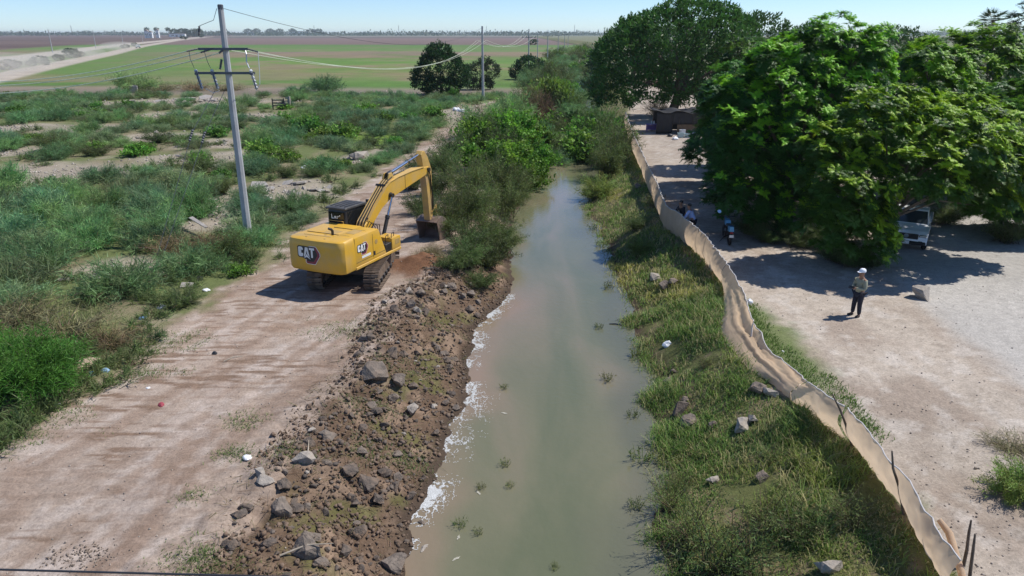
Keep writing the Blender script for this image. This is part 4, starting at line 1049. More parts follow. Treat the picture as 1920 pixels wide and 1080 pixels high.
# bushes that stand out one by one
SOLO = [
    ('dense_bush', DEN, 'dense bright green bush at the left corner of the dirt track', (-14.302, 18.582), 1.15, 0.9),
    ('dense_bush', DEN, 'half hidden bright green bush behind the corner one', (-17.528, 20.173), 1.0, 0.9),
    ('dry_brush', DRY[0], 'heap of cut brown brush behind the corner bush', (-15.457, 22.231), 1.25, 1.2),
    ('dry_brush', DRY[1], 'tangle of dead branches spread beside the litter', (-13.475, 21.792), 0.9, 1.0),
    ('dry_brush', DRY[0], 'greyish cut branches at the left edge', (-17.758, 23.647), 1.2, 1.3),
    ('dry_brush', DRY[1], 'dead branches piled beside the white plank', (-16.285, 32.127), 1.0, 1.2),
    ('olive_shrub', OLI[0], 'dark shrub left of the foot of the leaning pole', (-13.452, 31.705), 0.85, 0.65),
    ('olive_shrub', OLI[1], 'low dark shrub at the foot of the leaning pole', (-12.244, 31.130), 0.62, 0.7),
    ('dry_brush', DRY[1], 'brown dry brush between the pole and the plank', (-14.729, 33.003), 0.9, 1.2),
    ('olive_shrub', OLI[2], 'lone shrub in front of the broken concrete heap', (-18.528, 44.583), 0.62, 0.8),
    ('feathery_bush', FEA[2], 'large feathery bush standing above the rubble flat', (-68.197, 132.273), 2.9, 1.0),
    ('feathery_bush', FEA[0], 'feathery bush at the field edge right of the pole', (-33.857, 132.273), 2.3, 1.2),
    ('feathery_bush', FEA[1], 'dusty bush at the field edge beside the dry one', (-36.691, 125.241), 1.9, 0.9),
    ('broadleaf_bush', BRO[0], 'leafy dark green bush left of the paired ones', (-21.184, 59.701), 1.35, 1.0),
    ('broadleaf_bush', BRO[1], 'yellow green leafy bush right of the darker one', (-18.604, 57.877), 1.25, 0.9),
    ('broadleaf_bush', BRO[0], 'wide leafy bush in the middle of the scrub', (-21.502, 75.873), 1.9, 0.9),
    ('broadleaf_bush', BRO[1], 'bright leafy bush beside the wide one', (-18.996, 72.628), 1.5, 0.9),
    ('broadleaf_bush', BRO[0], 'dark leafy bush at the right end of the row', (-16.489, 71.102), 1.7, 1.0),
    ('broadleaf_bush', BRO[1], 'big leafed weed clump beside the rubble patch', (-33.669, 64.931), 1.0, 0.8),
    ('broadleaf_bush', BRO[0], 'big leafed clump right of the rubble patch', (-29.965, 66.540), 1.1, 0.7),
    ('broadleaf_bush', BRO[0], 'leafy bush below the hanging insulators', (-29.851, 72.628), 1.4, 0.9),
    ('broadleaf_bush', BRO[0], 'leafy shrub by the track near the white bags', (-9.641, 89.790), 1.7, 0.9),
    ('broadleaf_bush', BRO[1], 'leafy green clump below the round tree', (-19.505, 96.020), 1.8, 0.8),
    # thicket between excavator and water
    ('olive_shrub', OLI[0], 'dark thorny shrub right behind the raised bucket', (-3.422, 35.748), 0.95, 1.0),
    ('olive_shrub', OLI[2], 'tall thorny shrub beyond the bucket on the bank', (-2.663, 37.920), 1.1, 1.0),
    ('olive_shrub', OLI[1], 'shrub hanging over the water right of the bucket', (-1.145, 31.916), 0.9, 0.75),
    ('olive_shrub', OLI[0], 'shrub at the water edge below the vine mound', (-1.004, 36.466), 1.05, 0.9),
    ('olive_shrub', OLI[2], 'shrub overhanging the canal before its bend', (-0.502, 43.140), 1.15, 0.9),
    ('olive_shrub', OLI[1], 'half uprooted shrub lying beside the soil mound', (-2.512, 29.875), 0.72, 0.65),
    ('olive_shrub', OLI[0], 'flattened shrub at the foot of the bank', (-1.308, 29.501), 0.66, 0.55),
    ('olive_shrub', OLI[1], 'shrub at the back of the thicket beside the track', (-5.090, 45.697), 1.1, 0.9),
    ('olive_shrub', OLI[2], 'grey twiggy shrub in the heart of the thicket', (-2.763, 44.896), 1.2, 0.95),
    ('olive_shrub', OLI[0], 'leafy shrub near the thicket edge over water', (0.367, 47.651), 0.85, 0.85),
    ('olive_shrub', OLI[1], 'shrub behind the stick of the excavator', (-5.318, 40.329), 0.8, 0.9),
    ('olive_shrub', OLI[2], 'twiggy shrub by the track beyond the boom', (-4.870, 51.117), 1.1, 1.0),
    ('olive_shrub', OLI[0], 'shrub between track and vine mound', (-4.718, 56.636), 1.3, 1.0),
    ('vine_mound', VIN[0], 'bright green vines heaped over shrubs beside the canal', (-2.285, 54.753), 1.25, 1.05),
    ('vine_mound', VIN[1], 'vine heap nearest the water at the bend', (1.013, 53.162), 1.15, 1.15),
    ('vine_mound', VIN[0], 'vine heap in the middle of the mound', (0.000, 55.386), 1.3, 1.15),
    ('vine_mound', VIN[1], 'vine heap on top beside the narrow water', (1.841, 60.944), 1.25, 1.15),
    ('vine_mound', VIN[1], 'vine heap at the back left of the mound', (-2.997, 66.540), 1.5, 1.1),
    ('vine_mound', VIN[0], 'vine heap at the back of the mound', (0.253, 67.543), 1.6, 1.2),
    ('vine_mound', VIN[1], 'vine heap behind the bend of the canal', (2.107, 70.304), 1.4, 1.1),
    ('feathery_bush', FEA[2], 'round feathery bush by the track behind the vines', (-0.313, 84.293), 2.2, 1.3),
    ('dry_brush', DRY[1], 'brown half dead shrub among the canal bushes', (3.325, 89.790), 2.3, 2.2),
    ('broadleaf_bush', BRO[1], 'small yellow green tree among the canal bushes', (5.551, 104.688), 3.2, 1.8),
    ('olive_shrub', OLI[0], 'shrub filling the thicket just left of the bend', (-0.186, 48.385), 1.2, 0.95),
    ('olive_shrub', OLI[1], 'shrub spreading above the flattened one', (-2.076, 32.770), 1.0, 0.85),
    ('olive_shrub', OLI[2], 'shrub bending over the water by the silt plume', (-0.561, 35.490), 0.9, 0.75),
    ('olive_shrub', OLI[0], 'shrub behind the bucket towards the track', (-4.454, 37.544), 0.85, 0.9),
    ('olive_shrub', OLI[2], 'twiggy shrub in the thicket behind the bucket', (-2.036, 40.344), 1.15, 0.9),
    ('olive_shrub', OLI[1], 'shrub at the far left of the thicket', (-6.350, 52.139), 1.15, 0.85),
    ('olive_shrub', OLI[2], 'shrub at the thicket corner near the boom', (-6.716, 47.380), 0.9, 0.85),
    ('olive_shrub', OLI[0], 'shrub below the vines over the water', (0.389, 50.782), 1.05, 0.8),
    ('olive_shrub', OLI[1], 'shrub in the thicket below the vines', (-1.492, 48.749), 1.25, 0.95),
    ('olive_shrub', OLI[2], 'ragged shrub on the bank slope by the mound', (-1.972, 30.833), 0.8, 0.7),
    ('wispy_shrub', WIS[0], 'wispy shrub at the bottom of the right bank by the water', (4.119, 13.113), 1.0, 1.0),
    ('wispy_shrub', WIS[1], 'wispy shrub at the bottom edge of the right bank', (4.923, 11.920), 1.1, 1.0),
    ('wispy_shrub', WIS[0], 'thin leaning shrub beside the bottom boulder', (6.240, 12.506), 0.8, 0.9),
    ('wispy_shrub', WIS[1], 'straggly shrub in the shade below the fence', (7.259, 12.569), 0.8, 0.8),
    ('wispy_shrub', WIS[0], 'thin stalky shrub standing in the right shallows', (3.904, 14.424), 0.7, 1.2),
    ('wispy_shrub', WIS[0], 'tall wispy shrub in the bottom corner of the right bank', (4.325, 11.910), 1.3, 1.15),
    ('wispy_shrub', WIS[1], 'wispy shrub beside the pale stone in the grass', (5.752, 13.071), 0.9, 0.9),
    ('wispy_shrub', WIS[0], 'rank weeds at the waterline below the boulders', (4.332, 15.374), 0.6, 0.8),
    ('wispy_shrub', WIS[1], 'rank weeds near the cracked boulder', (6.661, 15.406), 0.6, 0.7),
    ('wispy_shrub', WIS[1], 'scrubby clump above the black sided boulder', (6.276, 20.592), 0.55, 0.7),
    ('wispy_shrub', WIS[0], 'leafy clump on the shaded slope near the fence', (8.423, 40.995), 0.9, 0.8),
    ('dry_brush', DRY[0], 'uprooted stems dangling under the bucket', (-3.868, 32.127), 0.62, 1.3),
    # right bank
    ('olive_shrub', OLI[2], 'big dark shrub on the right bank beside the narrow water', (7.719, 56.554), 1.45, 1.05),
    ('olive_shrub', OLI[1], 'twiggy shrub behind the big one by the fence end', (9.098, 61.923), 1.7, 1.0),
    ('olive_shrub', OLI[0], 'dark shrub under the spreading tree by the canal', (8.183, 68.227), 1.9, 1.1),
    ('yellow_bush', YEB, 'round yellow green bush at the right water edge', (6.088, 48.961), 1.25, 0.95),
    ('olive_shrub', OLI[1], 'low shrub in the shade of the cloth fence', (7.023, 38.295), 0.75, 0.6),
    ('yellow_bush', YEB, 'olive clump on the shaded grass slope', (6.507, 34.324), 0.75, 0.7),
    ('olive_shrub', OLI[2], 'grey green shrub under the tree behind the man', (14.886, 29.580), 0.62, 0.75),
    ('olive_shrub', OLI[0], 'dark undergrowth at the foot of the tall feathery tree', (12.601, 33.369), 0.7, 0.6),
    ('olive_shrub', OLI[1], 'undergrowth below the feathery tree by the pickup', (14.976, 32.454), 0.8, 0.8),
    ('olive_shrub', OLI[2], 'dark undergrowth behind the motorcycle', (12.128, 35.037), 0.75, 0.6),
    ('olive_shrub', OLI[1], 'low dark undergrowth between the two nearest trunks', (13.928, 32.724), 0.8, 0.6),
    ('olive_shrub', OLI[0], 'grey green undergrowth left of the man', (14.656, 30.353), 0.75, 0.6),
    ('olive_shrub', OLI[1], 'undergrowth by the trunk next to the pickup', (15.664, 29.580), 0.7, 0.65),
    ('olive_shrub', OLI[2], 'shaded undergrowth beside the gravel lane', (24.414, 33.369), 1.0, 0.6),
    ('olive_shrub', OLI[0], 'shaded undergrowth behind the pickup', (23.343, 36.976), 1.0, 0.6),
    ('yellow_bush', YEB, 'dusty pale weed bush at the right edge of the yard', (11.296, 13.283), 0.72, 0.7),
    ('dry_brush', DRY[0], 'bare dead branches lying at the right edge of the yard', (12.451, 14.999), 0.66, 0.8),
    ('dry_brush', DRY[1], 'russet dry bush beyond the purple crate', (17.993, 89.420), 1.5, 1.9),
]
for name, me, lab, xy, s, sz in SOLO:
    bush(name, me, lab, xy, s, R_.uniform(0, 6.28), sz)
    if xy[0] < 0: placed.append((xy[0], xy[1], (1.6 * s)))
# the tall near thicket
rows0 = []
for i in range(400):
    y = 21 + 25 * R_.random(); x = float(road_out(y)) - 2.2 - R_.random() * 24
    if x < -0.80 * y or not free(x, y, 1.9, 0.55): continue
    if bare_mask(np.array([x]), np.array([y]))[0] > 0.35: continue
    s = R_.uniform(0.95, 1.5); placed.append((x, y, 1.6 * s))
    ob = bush('feathery_bush', R_.choice(FEA), 'x', (x, y), s, R_.uniform(0, 6.28), R_.uniform(0.9, 1.35), 'bush', 'tall bushes of the near thicket')
    rows0.append((ob, 'tall feathery bush', 'beside the dirt track' if x > float(road_out(y)) - 6 else ('in the near thicket' if y < 33 else 'at the back of the near thicket')))
count_off(rows0)
# scattered scrub on the left
rows = []
cnt = {'feathery_bush': 0, 'olive_shrub': 0, 'broadleaf_bush': 0}
tries = 0
while cnt['feathery_bush'] < 225 and tries < 9000:
    tries += 1
    y = 17 + (124 - 17) * R_.random() ** 0.75
    x = -0.76 * y - 1 + R_.random() * (0.76 * y + 1 + float(road_out(y)) - 0.6)
    big = 0.6 + 0.6 * R_.random() + 0.0022 * y
    if y < 34: big *= 0.85
    if x > float(road_out(y)) - 1.0 * big: continue
    if bare_mask(np.array([x]), np.array([y]))[0] > 0.25 and R_.random() < 0.96: continue
    if noise(x * 0.12, y * 0.12, 91) < -0.25 and R_.random() < 0.8: continue
    if not free(x, y, 1.5 * big): continue
    q = R_.random()
    if q < 0.80: nm, me, lb = 'feathery_bush', R_.choice(FEA), 'feathery bush'
    elif q < 0.9: nm, me, lb = 'olive_shrub', R_.choice(OLI), 'dark twiggy shrub'; 
    else: nm, me, lb = 'broadleaf_bush', R_.choice(BRO), 'leafy green bush'
    sz = R_.uniform(0.7, 1.15)
    if nm == 'olive_shrub': sz *= 0.5
    placed.append((x, y, 1.5 * big)); cnt[nm] += 1
    size = 'small' if big < 0.95 else ('large' if big > 1.4 else 'middling')
    ob = bush(nm, me, lb, (x, y), big, R_.uniform(0, 6.28), sz, 'bush', f'{lb}es scattered over the waste ground' if lb.endswith('h') else f'{lb}s scattered over the waste ground')
    rows.append((ob, f'{size} {lb}', zone(x, y)))
count_off(rows)
# the strip of bushes running off along the canal
rows2 = []
for i in range(95):
    y = 62 * (470 / 62) ** ((i + R_.random()) / 95)
    c = 0.5 * (float(edge_left(y)) + float(edge_right(y)))
    x = c + R_.uniform(-7.5, 3.2) * (1 + 0.003 * y)
    s = R_.uniform(1.3, 2.1) * (1 + y * 0.0012)
    me, nm, lb = R_.choice([(FEA[0], 'feathery_bush', 'feathery bush'), (FEA[2], 'feathery_bush', 'feathery bush'), (OLI[0], 'olive_shrub', 'olive shrub'), (OLI[2], 'olive_shrub', 'olive shrub'), (VIN[1], 'vine_mound', 'vine covered bush')])
    w = 'just past the bend' if y < 90 else ('past the slim pole' if y < 160 else ('far up the canal' if y < 260 else 'fading towards the horizon'))
    ob = bush(nm, me, lb, (x, y), s, R_.uniform(0, 6.28), R_.uniform(0.8, 1.2) * (0.75 if nm == 'olive_shrub' else 1.0), 'bush', 'bushes lining the canal into the distance')
    rows2.append((ob, lb, f'along the canal {w}'))
count_off(rows2)

# low weeds too many to count, as one mass
def mass(name, label, cat, me_src, pts, scl, seed, sink=0.03):
    rng = np.random.default_rng(seed)
    n = len(me_src.vertices); V = np.zeros(n * 3, np.float32); me_src.vertices.foreach_get('co', V); V = V.reshape(-1, 3)
    F = np.zeros(len(me_src.polygons) * 3, np.int32); me_src.polygons.foreach_get('vertices', F); F = F.reshape(-1, 3)
    C = np.zeros(n * 4, np.float32); me_src.color_attributes['Col'].data.foreach_get('color', C); C = C.reshape(-1, 4)[:, :3]
    m = len(pts); a = rng.uniform(0, 2 * math.pi, m); ca, sa = np.cos(a), np.sin(a)
    z = terrain(pts[:, 0], pts[:, 1]) - sink
    X = (V[None, :, 0] * ca[:, None] - V[None, :, 1] * sa[:, None]) * scl[:, None] + pts[:, :1]
    Y = (V[None, :, 0] * sa[:, None] + V[None, :, 1] * ca[:, None]) * scl[:, None] + pts[:, 1:2]
    Z = V[None, :, 2] * (scl * rng.uniform(0.6, 1.2, m))[:, None] + z[:, None]
    CC = C[None] * tint(rng, m, (1, 1, 1), 0.25, 0.15)[:, None, :]
    FF = (F[None] + (np.arange(m) * n)[:, None, None]).reshape(-1, 3)
    return tag(place(name, npmesh(name, np.stack([X, Y, Z], -1), FF, me_src.materials[0], CC.reshape(-1, 3))), label, cat, kind='stuff')

rng = np.random.default_rng(300)
P = []
while len(P) < 430:
    y = 15 + (110) * rng.random() ** 1.1; x = float(road_out(y)) - 0.1 - rng.random() * max(0.5, 0.76 * y + float(road_out(y)))
    if bare_mask(np.array([x]), np.array([y]))[0] > 0.6 and rng.random() < 0.8: continue
    P.append((x, y))
P = np.array(P)
mass('weeds', 'low weeds covering the waste ground between the bushes', 'weeds', WEED, P, 0.7 + 0.012 * P[:, 1] + rng.uniform(-.2, .5, len(P)), 301)

def grass(name, label, pts, h, cols, seed, per=12, width=0.014, spread=0.10, lean=0.55):
    """tufts of bent blades"""
    rng = np.random.default_rng(seed)
    m = len(pts); n = m * per
    base = np.repeat(pts, per, 0) + rng.normal(0, spread, (n, 2))
    z = terrain(base[:, 0], base[:, 1]) - 0.02
    P0 = np.column_stack([base, z])
    hh = np.repeat(h, per) * rng.uniform(0.5, 1.3, n)
    az = rng.uniform(0, 2 * math.pi, n)
    d1 = unit(np.stack([np.cos(az) * lean * 0.5, np.sin(az) * lean * 0.5, np.ones(n)], -1))
    d2 = unit(np.stack([np.cos(az) * lean * 1.6, np.sin(az) * lean * 1.6, np.ones(n) * 0.7], -1))
    mid = P0 + d1 * (hh * 0.55)[:, None]; tip = mid + d2 * (hh * 0.55)[:, None]
    side = np.stack([-np.sin(az + 0.5), np.cos(az + 0.5), np.zeros(n)], -1) * (width * rng.uniform(0.6, 1.4, n))[:, None]
    V = np.stack([P0 - side, P0 + side, mid + side * 0.7, mid - side * 0.7, tip], 1).reshape(-1, 3)
    b = (np.arange(n) * 5)[:, None]
    T = np.concatenate([b + np.array([[0, 1, 2]]), b + np.array([[0, 2, 3]]), b + np.array([[3, 2, 4]])])
    C = np.repeat(cols, per, 0) * (1 + 0.3 * rng.uniform(-1, 1, (n, 1)))
    return tag(place(name, npmesh(name, V, T, LEAF, np.repeat(np.clip(C, .004, .9), 5, 0))), label, 'grass', kind='stuff')

def bank_points(rng, n, y0, y1, pw):
    y = y0 + (y1 - y0) * rng.random(n) ** pw
    a = edge_right(y) - 0.35; b = fence_x(y) + 0.15
    x = a + (b - a) * rng.random(n)
    keep = (noise(x * 0.9, y * 0.9, 95) + 0.9 * rng.random(n) > 0.05) & (np.hypot((x - (5.565, 23.088)[0]) / 0.9, (y - (5.565, 23.088)[1]) / 1.6) + 0.5 * rng.random(n) > 1.0)
    return np.stack([x, y], -1)[keep]
GY = np.array((0.36, 0.36, 0.09)); GG = np.array((0.155, 0.25, 0.055)); GD = np.array((0.10, 0.17, 0.05)); GS = np.array((0.42, 0.36, 0.19))
def grass_cols(pts, rng):
    n = fbm(pts[:, 0] * 0.55, pts[:, 1] * 0.4, 96, 3); far = sstep(18, 25, pts[:, 1])
    c = lerp(np.broadcast_to(GG, (len(pts), 3)).copy(), GY, np.clip(sstep(-0.1, 0.35, n) * (0.45 + 0.55 * far), 0, 1))
    c = lerp(c, GD, sstep(0.15, 0.5, fbm(pts[:, 0] * 0.8 + 5, pts[:, 1] * 0.8, 97, 3)) * 0.8)
    c = lerp(c, GS, (rng.random(len(pts)) < 0.3) * 0.85)
    return c * (1 + 0.2 * rng.uniform(-1, 1, (len(pts), 1)))
rng = np.random.default_rng(310)
p = bank_points(rng, 6000, 8.5, 27, 1.15); grass('grass', 'lush grass on the bank below the cloth fence', p, rng.uniform(0.10, 0.36, len(p)) * (1 + 0.75 * noise(p[:, 0] * .8, p[:, 1] * .8, 98)), grass_cols(p, rng), 311, 11, 0.012, 0.13, 0.9)
p = bank_points(rng, 3000, 26, 62, 1.2); grass('grass', 'yellow green grass on the bank farther up the canal', p, rng.uniform(0.12, 0.34, len(p)), grass_cols(p, rng), 312, 10, 0.02, 0.18, 0.9)
# short turf right of the slumped fence, and tufts on the left bank
y = rng.uniform(15.5, 25, 900); x = fence_x(y) + 0.3 + 1.9 * rng.random(900) * np.interp(y, [15.5, 19, 25], [0.5, 1.0, 0.5])
grass('grass', 'short turf in the yard beside the slumped fence cloth', np.stack([x, y], -1), rng.uniform(0.06, 0.16, 900), np.tile(GG * 0.9, (900, 1)) * rng.uniform(.7, 1.2, (900, 1)), 313, 9, 0.012, 0.12)
LP = []
for (cx, cy), rx, ry, n in [((-5.888, 23.062), 1.3, 0.9, 110), ((-7.261, 16.905), .5, .5, 40), ((-7.018, 15.342), .45, .25, 40), ((-7.248, 13.496), .3, .2, 18), ((-6.021, 11.352), .8, .5, 120), ((-13.474, 16.627), 1.3, 1.6, 260),
                      ((-4.178, 18.009), .8, .6, 90), ((-3.501, 20.790), .9, 1.0, 80), ((-2.718, 16.262), .7, .5, 90), ((-3.685, 16.181), .6, .5, 70), ((-5.384, 15.255), .6, .5, 60), ((-11.759, 33.924), .8, 1.0, 120), ((-11.592, 22.231), 1.0, .8, 90), ((-11.336, 19.800), .9, .5, 70), ((-2.853, 24.829), .8, .8, 70), ((-12.428, 36.985), .8, .8, 80), ((-13.829, 71.102), 4.5, 4, 260), ((-10.229, 68.227), 2.5, 6, 120), ((-10.691, 34.891), .6, .5, 50), ((-15.712, 24.679), 1.8, .8, 120)]:
    LP.append(np.stack([rng.normal(cx, rx * .55, n), rng.normal(cy, ry * .55, n)], -1))
LP = np.concatenate(LP)
LP = LP[LP[:, 0] < edge_left(LP[:, 1]) - 0.1]
grass('grass', 'tufts of grass growing on the dug left bank and track', LP, rng.uniform(0.04, 0.13, len(LP)) * (1 + LP[:, 1] * 0.006), np.tile(np.array((.18, .27, .085)), (len(LP), 1)) * rng.uniform(.7, 1.25, (len(LP), 1)), 314, 12, 0.010, 0.16, 1.2)
# dead straw and torn weed stems strewn over the dug slope
m = 2600; y = rng.uniform(10, 30, m); x = edge_left(y) - rng.random(m) ** 0.8 * 4.2
z = terrain(x, y) + rng.uniform(0.005, 0.05, m); az = rng.uniform(0, 6.28, m); ln = rng.uniform(0.08, 0.45, m)
P0 = np.stack([x, y, z], -1); P1 = P0 + np.stack([np.cos(az) * ln, np.sin(az) * ln, rng.normal(0.02, 0.05, m)], -1)
V, F, C = sticks(P0, P1, rng.uniform(0.003, 0.008, m), tint(rng, m, (.24, .20, .11), .4, .2), rng)
tag(place('straw', npmesh('straw', V, F, DRYM, C)), 'dead stems and straw strewn over the dug bank', 'straw', kind='stuff')

# weeds standing in the water, each a plant of its own
RDM = []
for kx in range(4):
    rr = np.random.default_rng(330 + kx); n = 34
    az = rr.uniform(0, 6.28, n); rad = rr.uniform(0, .16, n); P0 = np.stack([rad * np.cos(az), rad * np.sin(az), np.zeros(n) - .05], -1)
    d = unit(np.stack([np.cos(az) * .45, np.sin(az) * .45, rr.uniform(.6, 1.3, n)], -1)); L = rr.uniform(.15, .42, n)
    A = blades(P0, d, L, np.full(n, .016), rr, tint(rr, n, (.15, .20, .055), .3, .15))
    mid = P0 + d * (L * .6)[:, None]
    B = blades(np.repeat(mid, 3, 0), unit(rr.normal(size=(n * 3, 3)) + np.array([0, 0, .5])), rr.uniform(.05, .12, n * 3), np.full(n * 3, .02), rr, tint(rr, n * 3, (.16, .19, .06), .3, .15))
    V, F, C = stack([A, B]); RDM.append(npmesh('water_weed', V, F, LEAF, C))
WW = [('sprig of weed in the water nearest the torn up bank', (-0.266, 20.885), .7), ('pale twiggy weed in mid canal', (-0.175, 16.458), .75), ('short weed just below the twiggy one', (-0.069, 15.494), .6), ('thin weed left of the two mid canal ones', (-0.789, 15.426), .6), ('weed tuft by the floating scum near the left bank', (-1.253, 13.951), .8), ('tiny weed sprig below the foam streaks', (-0.793, 13.664), .6),
      ('weed sprouting by the dark floating stick', (3.458, 25.974), .9), ('tall green weed at the shallow right side', (3.269, 21.498), 1.1), ('green clump at the muddy right margin', (4.617, 23.351), 1.6), ('first of the weeds in the shallow bend', (4.876, 41.053), 1.4), ('weeds in the shallow bend beside the bank', (4.959, 37.447), 1.7), ('second clump in the shallow bend', (5.063, 33.422), 1.7), ('leggy weed under the shallow bend', (4.446, 30.680), 1.3),
      ('reddish weed cluster at the right margin', (3.615, 16.714), 1.5), ('spreading weed cluster beside the reddish one', (4.247, 16.559), 1.6), ('bent reed at the right margin below the clusters', (3.058, 14.659), 1.0), ('weed standing in mid canal at the bottom', (0.942, 12.518), .5), ('weed by the first rocks in the right shallows', (3.732, 19.082), .9)]
for j, (lab, xy, s) in enumerate(WW):
    tag(place('water_weed', RDM[j % 4], None, (xy[0], xy[1], WATER_Z), (0, 0, j * 1.7), (s, s, s)), lab, 'weed', 'weeds standing in the water')

# ---------------------------------------------------------------- rocks, clods, rubble, foam, litter
ROCKD = plain('dark_dug_rock', (0.115, 0.092, 0.075), 0.9, 0, 0.35, 2.5, 0.6, dirt=(0.22, 0.15, 0.10), dirt_amt=0.8)
ROCKG = plain('grey_rock', (0.195, 0.16, 0.13), 0.9, 0, 0.3, 2.5, 0.6, dirt=(0.16, 0.11, 0.075), dirt_amt=0.85)
ROCKP = plain('pale_rock', (0.33, 0.295, 0.255), 0.9, 0, 0.25, 2.5, 0.5, dirt=(0.28, 0.22, 0.16), dirt_amt=0.6)
CONC = plain('old_concrete', (0.36, 0.335, 0.305), 0.9, 0, 0.2, 3, 0.4, dirt=(0.26, 0.22, 0.18), dirt_amt=0.6)

def rock_mesh(name, seed, mat, flat=0.7, cuts=0, pts=15, amp=0.10):
    r = random.Random(seed); mb = MB(); P = []
    for _ in range(pts):
        v = Vector((r.gauss(0, 1), r.gauss(0, 1), r.gauss(0, 1))).normalized()
        P.append((v.x * r.uniform(0.75, 1.1), v.y * r.uniform(0.6, 0.95), v.z * flat * r.uniform(0.75, 1.1)))
    mb.hull(P)
    if cuts:
        bmesh.ops.subdivide_edges(mb.bm, edges=list(mb.bm.edges), cuts=cuts, use_grid_fill=True)
        for v in mb.bm.verts:
            n = float(fbm(np.array([v.co.x * 2.2 + v.co.z * 1.3 + seed]), np.array([v.co.y * 2.2 - v.co.z]), seed, 3)[0])
            v.co *= 1 + amp * n
    return mb.mesh(name, mat)
RKB = [rock_mesh('rock', 460 + k, m_, 0.66, 3, 14, 0.20) for k, m_ in enumerate((ROCKG, ROCKD, ROCKP, ROCKG, ROCKD, ROCKP))]
RKD = [rock_mesh('rock', 400 + k, ROCKD, 0.72, 1) for k in range(6)]
RKG = [rock_mesh('rock', 410 + k, ROCKG, 0.7, 1) for k in range(4)]
RKP = [rock_mesh('rock', 420 + k, ROCKP, 0.62, 1) for k in range(3)]
SLB = []
for k in range(4):
    r = random.Random(430 + k); mb = MB()
    n = r.randint(4, 6); ang = sorted(r.uniform(0, 6.28) for _ in range(n))
    ang = [i * 6.28 / n + r.uniform(-.35, .35) for i in range(n)]
    mb.prism([(math.cos(a) * r.uniform(.7, 1.1), math.sin(a) * r.uniform(.5, .8)) for a in ang], 0, 0.2, 0.02, 'Z'); SLB.append(mb.mesh('slab', CONC))

RR = random.Random(11)
def rock(me, xy, s, label, group=None, sink=0.3, name='rock', tilt=0.35, cat='rock', sc=None):
    sc = sc or (s * RR.uniform(.85, 1.15), s * RR.uniform(.85, 1.15), s * RR.uniform(.8, 1.1))
    o = place(name, me, None, (xy[0], xy[1], T1(*xy) + s * (0.62 - sink) * (0.8 if name == 'rock' else 0.1)), (RR.uniform(-tilt, tilt), RR.uniform(-tilt, tilt), RR.uniform(0, 6.28)), sc)
    return tag(o, label, cat, group)
